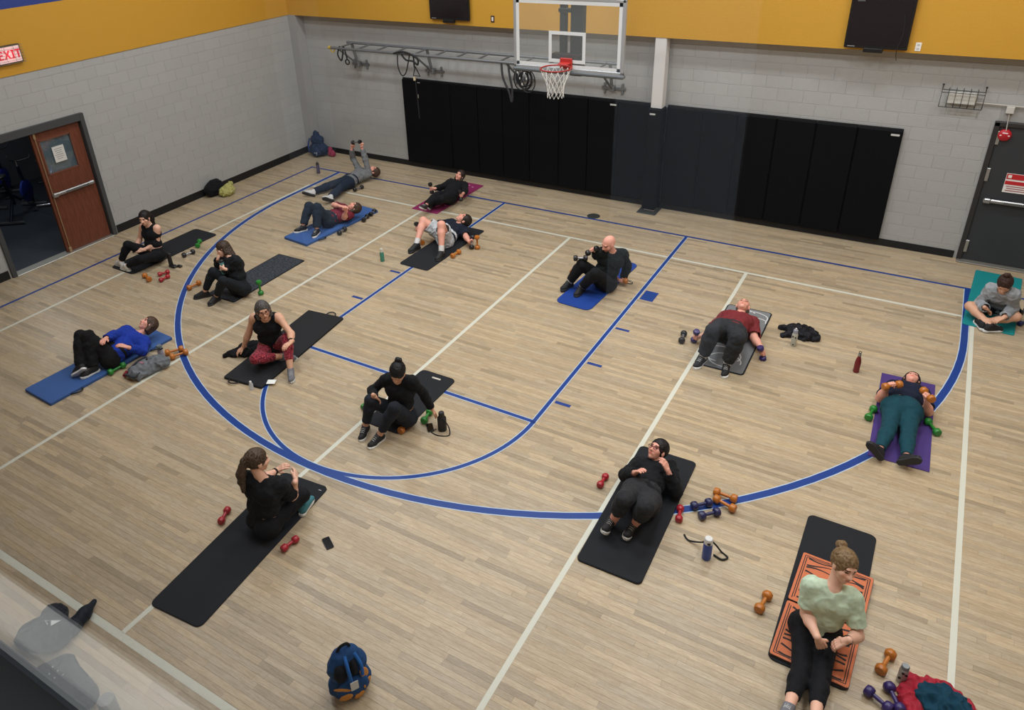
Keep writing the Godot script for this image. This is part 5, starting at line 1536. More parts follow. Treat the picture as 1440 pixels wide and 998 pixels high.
func build_person(id: String, d: Dictionary) -> void:
	var J: Dictionary = d.J
	var s: float = d.get("s", 1.0)
	var o := thing("person", d.label, "person", d.base)
	# skin: body, head and hands in one mesh
	var sk: Dictionary = results[d.body_job]
	var all := {"v": sk.v, "n": sk.n, "i": sk.i}
	var cols := PackedColorArray()
	cols.resize(all.v.size())
	cols.fill(Color.WHITE)
	var head: Dictionary = results[shapes.head]
	append_shape(all, head, d.head_t)
	var hair_lin: Color = d.hair_color.srgb_to_linear()
	for p in head.v:
		var c := Color.WHITE
		var ax := absf(p.x)
		if p.z > 0.05:
			if Vector2(ax - 0.031, (p.y - 0.012) * 1.7).length() < 0.0135:
				c = Color(0.1, 0.08, 0.075)
			elif absf(p.y - 0.033) < 0.0055 and ax > 0.014 and ax < 0.05:
				c = Color(0.16, 0.12, 0.1)
			elif Vector2(p.x, (p.y + 0.056) * 2.4).length() < 0.024 and p.z > 0.07:
				c = Color(0.72, 0.42, 0.4)
			elif d.get("beard", false) and p.y < -0.045:
				c = Color(0.42, 0.42, 0.44)
			elif Vector2(ax - 0.038, p.y + 0.02).length() < 0.02:
				c = Color(1.0, 0.88, 0.86)
		elif d.get("beard", false) and p.y < -0.05 and p.z > 0.0:
			c = Color(0.5, 0.5, 0.52)
		cols.append(c)
	var grips: Dictionary = d.get("grip", {})
	for q in ["L", "R"]:
		var pose: String = "grip" if grips.has(q) else d.get("hands", "relaxed")
		var palm: Vector3 = d.get("palm" + q, Vector3.DOWN)
		var bs := hand_frame(J["W" + q], J["H" + q], palm, grips.get(q))
		var bsm := bs * s
		if q == "L":
			bsm = Basis(-bsm.x, bsm.y, bsm.z)
		d["hand" + q] = Transform3D(bs, J["W" + q])
		var hs: Dictionary = results[shapes["hand_" + pose]]
		append_shape(all, hs, Transform3D(bsm, J["W" + q]))
		for k in hs.v.size():
			cols.append(Color.WHITE)
	for k in all.v.size():
		if all.v[k].y < d.seat:
			all.v[k] = Vector3(all.v[k].x, d.seat, all.v[k].z)
	for job in [d.top_job, d.pants_job]:
		var gv: PackedVector3Array = results[job].v
		for k in gv.size():
			if gv[k].y < d.seat:
				gv[k].y = d.seat - 0.0005
		results[job].v = gv
	part("body", mesh_of(all, cols), skin_mat("skin_" + d.skin_name, d.skin), o)
	part(d.top.called, mesh_of(results[d.top_job]), d.top.mat, o)
	part(d.pants.called, mesh_of(results[d.pants_job]), d.pants.mat, o)
	if d.hair != "":
		var h := {"v": PackedVector3Array(), "n": PackedVector3Array(), "i": PackedInt32Array()}
		append_shape(h, results[shapes["hair_" + d.hair]], d.head_t)
		part("hair", mesh_of(h), hair_mat(d.hair_color), o)
	if d.get("glasses", false):
		var gm := MB.new()
		gm.t = d.head_t
		for q in [-1.0, 1.0]:
			gm.tube(circle(Vector3(q * 0.033, 0.01, 0.101), 0.024, 14, 0.75), 0.0032, 5, false)
			gm.tube([Vector3(q * 0.057, 0.014, 0.1), Vector3(q * 0.078, 0.014, 0.06), Vector3(q * 0.082, 0.01, -0.01)], 0.0025, 5)
		gm.tube([Vector3(-0.01, 0.014, 0.104), Vector3(0.01, 0.014, 0.104)], 0.003, 5)
		part("glasses", gm.mesh(), mat("glasses_frame", rgb(92, 26, 30), 0.4), o)
	# shoes
	var floor_y: float = d.get("ground", 0.0)
	for q in ["L", "R"]:
		var a: Vector3 = J["A" + q]
		var shin: Vector3 = (J["K" + q] - a).normalized()
		var fd: Vector3 = (J["T" + q] - a).normalized()
		var t: Transform3D
		if d.get("planted", true) and absf(fd.y) < 0.6:
			var z := Vector3(fd.x, 0, fd.z).normalized()
			t = Transform3D(Basis(Vector3.UP.cross(z), Vector3.UP, z), Vector3(a.x, floor_y + 0.084 * s, a.z))
		else:
			var z := fd
			var y := (shin - z * z.dot(shin)).normalized()
			if y.length() < 0.5:
				y = Vector3.UP
			t = Transform3D(Basis(y.cross(z), y, z).rotated(y.cross(z).normalized(), -0.25), a)
		t.basis = t.basis * s
		var low := INF
		for c in [Vector3(0, -0.083, -0.08), Vector3(0, -0.083, 0.18), Vector3(0.04, -0.083, 0.1), Vector3(-0.04, -0.083, 0.1)]:
			low = minf(low, (t * c).y)
		if low < floor_y:
			t.origin.y += floor_y - low
		var sh := {"v": PackedVector3Array(), "n": PackedVector3Array(), "i": PackedInt32Array()}
		append_shape(sh, results[shapes.shoe], t)
		var sp := part("shoe", mesh_of(sh), d.shoe_mat, o)
		var so := part("sole", shapes.sole, d.sole_mat, sp)
		so.transform = t
		var lace := MB.new()
		lace.t = t
		for k in 4:
			lace.tube([Vector3(-0.022, 0.022 - k * 0.0085, 0.045 + k * 0.02), Vector3(0, 0.03 - k * 0.0085, 0.043 + k * 0.02), Vector3(0.022, 0.022 - k * 0.0085, 0.045 + k * 0.02)], 0.003, 4)
		part("laces", lace.mesh(), d.get("lace_mat", d.sole_mat), sp)
		if d.has("sock"):
			var top_p := a.lerp(J["K" + q], 0.24)
			part("sock", MB.new().tube([t.origin + t.basis.y.normalized() * -0.01, a.lerp(J["K" + q], 0.06), a.lerp(J["K" + q], 0.15), top_p], 0.046 * s, 12).mesh(), d.sock, o)
	if d.has("watch"):
		var w: Vector3 = J["W" + d.watch].lerp(J["E" + d.watch], 0.16)
		var dr: Vector3 = (J["E" + d.watch] - J["W" + d.watch]).normalized()
		part("watch", MB.new().tube([w - dr * 0.012, w + dr * 0.012], 0.037 * s, 14).mesh(), mat("watch_black", rgb(18, 18, 20), 0.4), o)
	d.node = o

func hair_mat(c: Color) -> StandardMaterial3D:
	var key := "hair_" + c.to_html()
	if M.has(key):
		return M[key]
	var m := mat(key, c, 0.55, 0.0, 0.4)
	m.albedo_texture = noise_tex(0.03, Color(0.6, 0.58, 0.55), Color.WHITE, 21, 128, 3)
	m.uv1_triplanar = true
	m.uv1_scale = Vector3(22, 3, 22)
	return m

var cast := {}

func make_cast() -> void:
	var black := cloth("black_jersey", rgb(24, 25, 28))
	var black2 := cloth("black_leggings", rgb(20, 21, 25), 0.8)
	var navy_p := cloth("navy_track_pants", rgb(36, 46, 62))
	var black_shoe := mat("black_shoe", rgb(22, 22, 24), 0.7)
	var white_sole := mat("white_sole", rgb(216, 216, 212), 0.6)
	var dark_sole := mat("dark_sole", rgb(36, 36, 38), 0.7)
	var white_sock := cloth("white_sock", rgb(222, 221, 218))
	var fair := rgb(224, 176, 152)
	var rosy := rgb(222, 160, 140)
	var tan := rgb(206, 158, 130)
	var brown := rgb(74, 56, 44)
	var dark := rgb(36, 29, 27)
	shapes.sole = sole_mesh()
	cast.p01 = {"seat": 0.016, "label": "person in black tank top sitting on long black mat near the double door", "s": 0.97, "face": Vector3(0.4, -0.1, 0.9), "skin": fair, "skin_name": "fair", "hair": "ponytail", "hair_color": dark, "bust": 0.05, "top": {"called": "tank_top", "sleeve": 0.0, "mat": black, "neck": 0.085, "hem": 0.02}, "pants": {"called": "leggings", "length": 0.93, "mat": black2}, "shoe_mat": mat("white_shoe", rgb(206, 204, 200), 0.7), "sole_mat": white_sole, "ground": 0.012, "palmL": Vector3(-1, -0.3, 0), "palmR": Vector3(1, -0.3, 0)}
	cast.p02 = {"seat": 0.013, "label": "person with long brown hair drinking from a teal bottle on patterned mat", "s": 0.97, "face": Vector3(-0.55, -0.3, 0.75), "skin": fair, "skin_name": "fair", "hair": "long", "hair_color": brown, "bust": 0.045, "top": {"called": "hooded_jacket", "sleeve": 0.96, "mat": cloth("charcoal_hoodie", rgb(28, 31, 34)), "grow": 0.026, "loose": 0.012, "wrinkle": 0.01, "hem": -0.08}, "pants": {"called": "leggings", "length": 0.92, "mat": cloth("dark_leggings", rgb(28, 33, 38), 0.8)}, "shoe_mat": black_shoe, "sole_mat": dark_sole, "palmL": Vector3(-0.8, 0, -0.6), "palmR": Vector3(0.8, 0, -0.2), "grip": {"L": Vector3(0, 1, 0)}}
	cast.p03 = {"seat": 0.034, "label": "person with grey hair and glasses in red patterned leggings sitting on black mat", "s": 1.0, "face": Vector3(0.85, 0.0, 0.6), "skin": tan, "skin_name": "tan", "hair": "bob", "hair_color": rgb(96, 92, 90), "glasses": true, "bust": 0.05, "top": {"called": "tank_top", "sleeve": 0.0, "mat": black, "neck": 0.08, "hem": 0.0}, "pants": {"called": "leggings", "length": 0.84, "mat": patterned_leggings()}, "shoe_mat": cloth("grey_trainer", rgb(120, 120, 126)), "sole_mat": mat("pale_sole", rgb(186, 184, 178), 0.7), "watch": "L", "cell": 0.0125}
	cast.p04 = {"seat": 0.044, "label": "person in blue zip jacket lying with knees up on blue folding mat", "s": 0.98, "face": Vector3(-0.35, 0.85, 0.35), "skin": rosy, "skin_name": "rosy", "hair": "bob", "hair_color": rgb(88, 66, 52), "bust": 0.05, "bulk": 1.06, "top": {"called": "zip_jacket", "sleeve": 0.95, "mat": cloth("royal_blue_jersey", rgb(30, 58, 158)), "grow": 0.02, "loose": 0.01, "wrinkle": 0.008, "hem": -0.03}, "pants": {"called": "trousers", "length": 0.97, "mat": cloth("black_trousers", rgb(25, 25, 27)), "grow": 0.016, "loose": 0.02, "wrinkle": 0.007}, "shoe_mat": black_shoe, "sole_mat": white_sole, "lace_mat": white_sole, "ground": 0.045, "cell": 0.0125}
	cast.p05 = {"seat": 0.003, "label": "person in grey long sleeved shirt lying on bare floor, dumbbell raised in both hands", "s": 1.03, "face": Vector3(0.1, 1, 0.1), "head_up": Vector3(0.6, 0.2, -0.8), "skin": rosy, "skin_name": "rosy", "hair": "short", "hair_color": rgb(92, 70, 58), "top": {"called": "long_sleeved_shirt", "sleeve": 0.94, "mat": cloth("heather_grey", rgb(122, 124, 126)), "grow": 0.018, "loose": 0.008, "wrinkle": 0.008, "hem": -0.02}, "pants": {"called": "track_pants", "length": 0.93, "mat": navy_p, "grow": 0.014, "loose": 0.016, "wrinkle": 0.006}, "shoe_mat": cloth("white_trainer", rgb(206, 206, 204)), "sole_mat": dark_sole, "lace_mat": dark_sole, "sock": white_sock, "planted": false, "palmL": Vector3(-1, 0, 0), "palmR": Vector3(1, 0, 0), "grip": {"L": Vector3(0, 0, 1), "R": Vector3(0, 0, 1)}}
	cast.p06 = {"seat": 0.049, "label": "person in maroon shirt lying with knees up on thick blue mat", "s": 0.96, "face": Vector3(-0.15, 0.95, 0.2), "head_up": Vector3(0.1, 0, -1), "skin": rosy, "skin_name": "rosy", "hair": "bob", "hair_color": rgb(82, 62, 50), "bust": 0.05, "bulk": 1.08, "top": {"called": "t_shirt", "sleeve": 0.38, "mat": cloth("maroon_jersey", rgb(122, 42, 58)), "grow": 0.018, "loose": 0.016, "wrinkle": 0.008, "hem": 0.02}, "pants": {"called": "trousers", "length": 0.94, "mat": cloth("navy_trousers", rgb(34, 44, 58)), "grow": 0.016, "loose": 0.016, "wrinkle": 0.006}, "shoe_mat": black_shoe, "sole_mat": white_sole, "ground": 0.05}
	cast.p07 = {"seat": 0.010, "label": "person all in black lying on magenta mat holding a dumbbell in each hand", "s": 0.93, "face": Vector3(0.05, 0.55, 0.8), "head_up": Vector3(0, 0.6, -0.8), "skin": rosy, "skin_name": "rosy", "hair": "long", "hair_color": rgb(60, 44, 38), "bust": 0.05, "bulk": 1.08, "top": {"called": "long_sleeved_top", "sleeve": 0.93, "mat": black, "grow": 0.018, "loose": 0.01, "wrinkle": 0.007, "hem": -0.05}, "pants": {"called": "trousers", "length": 0.95, "mat": black2, "grow": 0.016, "loose": 0.014}, "shoe_mat": cloth("dark_print_shoe", rgb(64, 60, 60)), "sole_mat": mat("pale_sole", rgb(186, 184, 178), 0.7), "planted": false, "ground": 0.008, "grip": {"L": Vector3(0, 1, 0.2), "R": Vector3(0, 1, 0.1)}}
	cast.p08 = {"seat": 0.016, "label": "person in navy shirt and white shorts lying on black mat with knees up", "s": 1.06, "face": Vector3(-0.2, 0.95, 0.1), "head_up": Vector3(0.3, 0.1, -1), "skin": rosy, "skin_name": "rosy", "hair": "short", "hair_color": rgb(42, 34, 32), "bulk": 1.05, "top": {"called": "t_shirt", "sleeve": 0.42, "mat": cloth("navy_jersey", rgb(28, 34, 48)), "grow": 0.018, "loose": 0.018, "wrinkle": 0.008, "hem": 0.03}, "pants": {"called": "shorts", "length": 0.36, "mat": cloth("white_shorts", rgb(200, 204, 208)), "grow": 0.022, "loose": 0.035, "wrinkle": 0.01}, "shoe_mat": black_shoe, "sole_mat": dark_sole, "sock": white_sock, "ground": 0.012, "grip": {"L": Vector3(0, 1, 0), "R": Vector3(0, 1, 0)}}
	cast.p09 = {"seat": 0.018, "label": "bald person in black long sleeves sitting up on dark blue mat", "s": 1.05, "face": Vector3(-0.45, -0.35, 0.85), "skin": rosy, "skin_name": "rosy", "hair": "", "hair_color": rgb(120, 116, 112), "beard": true, "bulk": 1.05, "top": {"called": "long_sleeved_shirt", "sleeve": 0.95, "mat": cloth("black_green_jersey", rgb(26, 31, 31)), "grow": 0.02, "loose": 0.012, "wrinkle": 0.009, "hem": -0.05}, "pants": {"called": "track_pants", "length": 0.93, "mat": black, "grow": 0.014, "loose": 0.014}, "shoe_mat": black_shoe, "sole_mat": dark_sole, "sock": white_sock, "ground": 0.015, "grip": {"R": Vector3(-0.8, 0, 0.5), "L": Vector3(1, 0, 0.3)}}
	cast.p10 = {"seat": 0.016, "label": "person in black with dark bun sitting at free throw line, reaching down sideways", "s": 0.97, "face": Vector3(0.15, -0.62, 0.75), "skin": tan, "skin_name": "tan", "hair": "backbun", "hair_color": rgb(20, 19, 20), "bust": 0.045, "top": {"called": "long_sleeved_top", "sleeve": 0.97, "mat": black, "grow": 0.014, "loose": 0.006, "wrinkle": 0.006, "hem": -0.04}, "pants": {"called": "leggings", "length": 0.9, "mat": cloth("slate_leggings", rgb(34, 38, 46), 0.8)}, "shoe_mat": black_shoe, "sole_mat": white_sole, "lace_mat": white_sole, "cell": 0.012}
	cast.p11 = {"seat": 0.016, "label": "person with brown ponytail in black t-shirt seen from behind on long mat", "s": 0.99, "face": Vector3(0.4, -0.15, -0.82), "skin": fair, "skin_name": "fair", "hair": "ponytail", "hair_color": rgb(92, 74, 58), "bulk": 1.06, "bust": 0.05, "top": {"called": "t_shirt", "sleeve": 0.42, "mat": black, "grow": 0.022, "loose": 0.022, "wrinkle": 0.008, "hem": -0.02}, "pants": {"called": "leggings", "length": 0.93, "mat": black2}, "shoe_mat": cloth("teal_trainer", rgb(70, 128, 138)), "sole_mat": white_sole, "ground": 0.012, "watch": "L", "cell": 0.011, "palmL": Vector3(0.3, -0.6, -0.5), "palmR": Vector3(-0.8, 0, -0.2)}
	cast.p12 = {"seat": 0.022, "label": "person with red glasses and black top lying on wide black mat", "s": 0.98, "face": Vector3(-0.35, 0.72, 0.6), "head_up": Vector3(0, 0.45, -0.9), "skin": rosy, "skin_name": "rosy", "hair": "short", "hair_color": rgb(34, 30, 32), "glasses": true, "bust": 0.055, "bulk": 1.12, "top": {"called": "long_sleeved_top", "sleeve": 0.96, "mat": black, "grow": 0.02, "loose": 0.01, "wrinkle": 0.008, "hem": -0.04}, "pants": {"called": "capri_pants", "length": 0.77, "mat": cloth("charcoal_capri", rgb(46, 47, 50)), "grow": 0.014, "loose": 0.008, "wrinkle": 0.006}, "shoe_mat": black_shoe, "sole_mat": mat("pale_sole", rgb(186, 184, 178), 0.7), "planted": false, "ground": 0.02, "cell": 0.0115}
	cast.p13 = {"seat": 0.013, "label": "person in dark red t-shirt lying with knees up on grey patterned mat", "s": 1.07, "face": Vector3(0.0, 0.95, 0.1), "head_up": Vector3(0, 0.1, -1), "skin": rosy, "skin_name": "rosy", "hair": "fringe", "hair_color": rgb(130, 116, 106), "bulk": 1.12, "top": {"called": "t_shirt", "sleeve": 0.42, "mat": cloth("dark_red_jersey", rgb(124, 46, 50)), "grow": 0.02, "loose": 0.02, "wrinkle": 0.009, "hem": 0.02}, "pants": {"called": "track_pants", "length": 0.93, "mat": cloth("charcoal_track_pants", rgb(48, 50, 54)), "grow": 0.02, "loose": 0.016, "wrinkle": 0.008}, "shoe_mat": black_shoe, "sole_mat": white_sole, "sock": white_sock, "cell": 0.0125, "grip": {"L": Vector3(0.1, 0.75, 0.6), "R": Vector3(-0.1, 0.75, 0.6)}}
	cast.p14 = {"seat": 0.010, "label": "person in teal leggings lying on purple mat with orange dumbbells held up", "s": 0.97, "face": Vector3(0, 1, -0.05), "head_up": Vector3(0.1, 0, -1), "skin": rosy, "skin_name": "rosy", "hair": "bob", "hair_color": rgb(46, 32, 34), "bulk": 1.18, "bust": 0.055, "top": {"called": "t_shirt", "sleeve": 0.4, "mat": cloth("navy_tee", rgb(26, 32, 52)), "grow": 0.018, "loose": 0.014, "wrinkle": 0.006, "hem": 0.1}, "pants": {"called": "leggings", "length": 0.95, "mat": cloth("teal_leggings", rgb(22, 68, 80), 0.8), "grow": 0.01, "loose": 0.006}, "shoe_mat": black_shoe, "sole_mat": dark_sole, "lace_mat": mat("grey_lace", rgb(150, 150, 150), 0.8), "planted": false, "ground": 0.008, "cell": 0.0115, "grip": {"L": Vector3(0.5, 0, 0.85), "R": Vector3(-0.75, 0, 0.65)}}
	cast.p15 = {"seat": 0.016, "label": "person in grey hoodie sitting cross-legged on teal mat looking down", "s": 0.98, "face": Vector3(-0.1, -0.66, 0.75), "skin": tan, "skin_name": "tan", "hair": "bun", "hair_color": rgb(70, 44, 36), "bust": 0.045, "top": {"called": "hoodie", "sleeve": 0.94, "mat": cloth("grey_hoodie", rgb(156, 160, 164)), "grow": 0.026, "loose": 0.014, "wrinkle": 0.011, "hem": -0.04}, "pants": {"called": "shorts", "length": 0.3, "mat": black, "grow": 0.016, "loose": 0.02}, "shoe_mat": black_shoe, "sole_mat": white_sole, "ground": 0.012, "cell": 0.0125}
	cast.p16 = {"seat": 0.042, "label": "person in mint green t-shirt with blond bun sitting on orange tiger striped mat", "s": 1.0, "face": Vector3(0.6, 0.06, 0.8), "head_up": Vector3(0.1, 0.95, -0.2), "skin": fair, "skin_name": "fair", "hair": "backbun", "hair_color": rgb(150, 122, 86), "bust": 0.052, "top": {"called": "t_shirt", "sleeve": 0.36, "mat": cloth("mint_jersey", rgb(206, 226, 198)), "grow": 0.016, "loose": 0.016, "wrinkle": 0.006, "hem": 0.07}, "pants": {"called": "capri_leggings", "length": 0.86, "mat": black2}, "shoe_mat": cloth("grey_trainer", rgb(120, 120, 126)), "sole_mat": white_sole, "planted": false, "watch": "L", "cell": 0.01, "palmL": Vector3(0.2, -1, -0.2), "palmR": Vector3(0.1, -0.8, -0.6)}
	for id in cast:
		queue_person(id, cast[id])

func patterned_leggings() -> StandardMaterial3D:
	var m := cloth("red_print_leggings", Color.WHITE, 0.8)
	var n := FastNoiseLite.new()
	n.seed = 9
	n.noise_type = FastNoiseLite.TYPE_CELLULAR
	n.frequency = 0.045
	var t := NoiseTexture2D.new()
	t.width = 256
	t.height = 256
	t.seamless = true
	t.noise = n
	var g := Gradient.new()
	g.offsets = PackedFloat32Array([0.0, 0.3, 0.45, 0.62, 0.8, 1.0])
	g.colors = PackedColorArray([rgb(222, 190, 192), rgb(170, 48, 62), rgb(128, 26, 42), rgb(60, 22, 32), rgb(120, 26, 42), rgb(30, 22, 26)])
	t.color_ramp = g
	m.albedo_texture = t
	return triplanar(m, 4.0)

# ---------------------------------------------------------------- mats
func exercise_mat(x: float, z: float, l: float, w: float, h: float, deg: float, m: Material, label: String, r := 0.06) -> Node3D:
	var o := thing("exercise_mat", label, "mat", Vector3(x, 0.002, z))
	o.rotation.y = -deg_to_rad(deg)
	part("pad", MB.new().slab(round_rect(w, l, r), 0.0, h, minf(0.006, h * 0.4)).mesh(), m, o)
	return o

func ribbon(mb: MB, path: Array, w0: float, w1: float, y: float) -> void:
	for k in path.size() - 1:
		var a: Vector2 = path[k]
		var b: Vector2 = path[k + 1]
		var d := (b - a).normalized().orthogonal()
		var ta := float(k) / (path.size() - 1)
		var tb := float(k + 1) / (path.size() - 1)
		var wa := lerpf(w0, w1, ta) / 2
		var wb := lerpf(w0, w1, tb) / 2
		var pts := [Vector3(a.x - d.x * wa, y, a.y - d.y * wa), Vector3(a.x + d.x * wa, y, a.y + d.y * wa), Vector3(b.x + d.x * wb, y, b.y + d.y * wb), Vector3(b.x - d.x * wb, y, b.y - d.y * wb)]
		mb.face(pts, Vector3.UP)

func loop_handle(o: Node, x: float, z: float, along_x: bool, h: float) -> void:
	var p := []
	for k in 9:
		var a := PI * k / 8
		p.append(Vector3(cos(a) * 0.075, h * 0.5 + sin(a) * 0.012, sin(a) * 0.07) if along_x else Vector3(sin(a) * 0.07, h * 0.5 + sin(a) * 0.012, cos(a) * 0.075))
	var mb := MB.new()
	mb.t = Transform3D(Basis.IDENTITY, Vector3(x, 0, z))
	if (along_x and z < 0) or (not along_x and x < 0):
		mb.t.basis = Basis(Vector3.UP, PI)
	mb.tube(p, 0.009, 6)
	part("carry_handle", mb.mesh(), mat("strap_web", rgb(24, 24, 26), 0.8), o)

func make_mats() -> void:
	var blk := rubber("black_foam", rgb(32, 34, 38), 0.85)
	var blue := rubber("blue_vinyl", rgb(60, 94, 152), 0.6)
	exercise_mat(-6.14, 4.56, 1.81, 0.6, 0.012, 0.9, blk, "long black mat beside the double door", 0.07)
	var fl_m := mat("flower_foam", Color.WHITE, 0.8, 0.0, 0.3)
	fl_m.albedo_texture = noise_tex(0.05, rgb(34, 37, 42), rgb(74, 78, 84), 31, 256, 2)
	triplanar(fl_m, 1.6)
	var mp := exercise_mat(-3.88, 4.56, 1.62, 0.6, 0.008, -0.6, blk, "charcoal mat with mottled dark flower pattern", 0.03)
	part("printed_top", MB.new().slab(round_rect(0.56, 1.58, 0.03), 0.008, 0.009).mesh(), fl_m, mp)
	var m3 := exercise_mat(-1.93, 5.92, 1.86, 0.62, 0.03, -6.2, rubber("black_vinyl_mat", rgb(30, 31, 34), 0.7), "black folding mat with carry loops under the grey haired sitter", 0.02)
	loop_handle(m3, -0.13, 0.93, true, 0.03)
	loop_handle(m3, 0.08, -0.93, true, 0.03)
	part("fold_seam", MB.new().box(Vector3(0, 0.0302, 0.0), Vector3(0.6, 0.0012, 0.006)).mesh(), mat("seam_black", rgb(16, 16, 17), 0.7), m3)
	var m4 := exercise_mat(-3.89, 7.42, 1.8, 0.6, 0.04, 2.6, blue, "blue folding mat under person in blue zip jacket", 0.015)
	loop_handle(m4, 0.3, 0.55, false, 0.03)
	loop_handle(m4, 0.3, -0.62, false, 0.03)
	var m6 := exercise_mat(-4.17, 2.36, 1.83, 0.6, 0.045, 5.7, blue, "thick blue mat under person in maroon shirt", 0.015)
	loop_handle(m6, 0.3, 0.55, false, 0.03)
	var m7 := exercise_mat(-2.97, 0.21, 1.7, 0.6, 0.006, 1.5, rubber("magenta_foam", rgb(138, 42, 88), 0.75), "thin magenta mat in front of the black wall pads", 0.01)
	var dot := mat("pale_print", rgb(206, 160, 186), 0.7)
	for q in [Vector2(0.02, -0.72), Vector2(0.14, -0.66), Vector2(-0.1, -0.62), Vector2(0.22, 0.2), Vector2(0.2, 0.42)]:
		part("printed_blossom", MB.new().slab(round_rect(0.035, 0.035, 0.016), 0.006, 0.0066).mesh(), dot, m7, Vector3(q.x, 0, q.y))
	exercise_mat(-1.77, 2.23, 1.79, 0.58, 0.012, 1.0, blk, "black mat under person in white shorts", 0.05)
	exercise_mat(1.12, 2.25, 1.74, 0.57, 0.014, 3.6, rubber("deep_blue_foam", rgb(26, 62, 140), 0.7), "dark blue mat with rounded corners under the bald sitter", 0.1)
	var m10 := exercise_mat(0.31, 6.1, 1.22, 0.52, 0.012, -0.4, blk, "short black mat with grip slot behind sitter with dark bun", 0.07)
	part("grip_slot", MB.new().slab(round_rect(0.13, 0.028, 0.012), 0.0122, 0.0128).mesh(), mat("slot_pale", rgb(186, 180, 168), 0.7), m10, Vector3(0.02, 0, -0.51))
	var m11 := exercise_mat(0.2, 8.72, 1.87, 0.6, 0.012, -4.8, blk, "long black mat under the sitter seen from behind", 0.06)
	part("badge", MB.new().box(Vector3(0.24, 0.0125, -0.86), Vector3(0.035, 0.001, 0.01)).mesh(), mat("badge_grey", rgb(150, 150, 152), 0.5), m11)
	exercise_mat(3.37, 6.48, 1.8, 0.62, 0.018, -1.2, blk, "wide black mat under person with red glasses", 0.05)
	var m13 := exercise_mat(3.37, 2.88, 1.72, 0.62, 0.008, -0.6, blk, "grey mat with white curved lines and black border", 0.05)
	part("printed_top", MB.new().slab(round_rect(0.585, 1.68, 0.04), 0.008, 0.0088).mesh(), rubber("grey_print", rgb(122, 124, 126), 0.7), m13)
	var pr := MB.new()
	for q in [[Vector2(0.1, -0.62), 0.2], [Vector2(0.16, -0.5), 0.16], [Vector2(-0.02, -0.7), 0.12], [Vector2(-0.05, 0.5), 0.24], [Vector2(0.02, 0.62), 0.2], [Vector2(0.1, -0.32), 0.12]]:
		var path := []
		for k in 22:
			var a: float = TAU * 0.8 * k / 21 + q[1] * 7.0
			var pt: Vector2 = q[0] + Vector2(cos(a) * q[1], sin(a) * q[1] * 0.8)
			path.append(Vector2(clampf(pt.x, -0.28, 0.28), clampf(pt.y, -0.82, 0.82)))
		ribbon(pr, path, 0.014, 0.014, 0.0093)
	part("line_print", pr.mesh(), mat("line_white", rgb(206, 206, 204), 0.7), m13)
	exercise_mat(5.47, 3.73, 1.71, 0.58, 0.006, -1.4, rubber("purple_foam", rgb(74, 54, 118), 0.75), "thin purple mat with square corners", 0.008)
	exercise_mat(6.32, 0.24, 1.86, 0.6, 0.012, 3.8, rubber("teal_foam", rgb(22, 132, 134), 0.7), "teal mat in front of the charcoal exit door", 0.03)
	exercise_mat(5.12, 6.66, 1.78, 0.6, 0.01, 0.1, blk, "black mat lying under the orange tiger striped mat", 0.06)
	# folding tiger mat in two sections
	var tg := thing("tiger_striped_mat", "orange tiger striped folding mat lying on a black mat", "mat", Vector3(5.14, 0.013, 6.93))
	tg.rotation.y = -deg_to_rad(2.0)
	var orange := rubber("tiger_orange", rgb(206, 118, 80), 0.7)
	var side := mat("tiger_side", rgb(52, 34, 26), 0.7)
	var ink := mat("tiger_black", rgb(22, 18, 17), 0.7)
	for s in [-1.0, 1.0]:
		var zc: float = s * 0.305
		var sec := part("section", MB.new().slab(round_rect(0.59, 0.595, 0.02), 0.0, 0.024).mesh(), side, tg, Vector3(0, 0, zc))
		part("printed_top", MB.new().slab(round_rect(0.585, 0.59, 0.02), 0.024, 0.026).mesh(), orange, sec)
		var ln := MB.new()
		for w in [0.268, 0.252]:
			ln.box(Vector3(-w, 0.0265, 0), Vector3(0.007, 0.001, w * 2)).box(Vector3(w, 0.0265, 0), Vector3(0.007, 0.001, w * 2)).box(Vector3(0, 0.0265, s * w), Vector3(w * 2, 0.001, 0.007))
		part("border_print", ln.mesh(), ink, sec)
		var st := MB.new()
		for k in 9:
			var z := -0.24 + k * 0.058 + rng.randf_range(-0.008, 0.008)
			for e in [-1.0, 1.0]:
				var len_s := rng.randf_range(0.16, 0.36)
				var path := []
				for q in 8:
					var t := q / 7.0
					path.append(Vector2(e * (0.235 - t * len_s), z + sin(t * 4.0 + k * 1.7) * 0.02 + t * 0.02 * s))
				ribbon(st, path, 0.02, 0.004, 0.0268)
		part("stripe_print", st.mesh(), ink, sec)

# ---------------------------------------------------------------- dumbbells
var bell_mats := {}

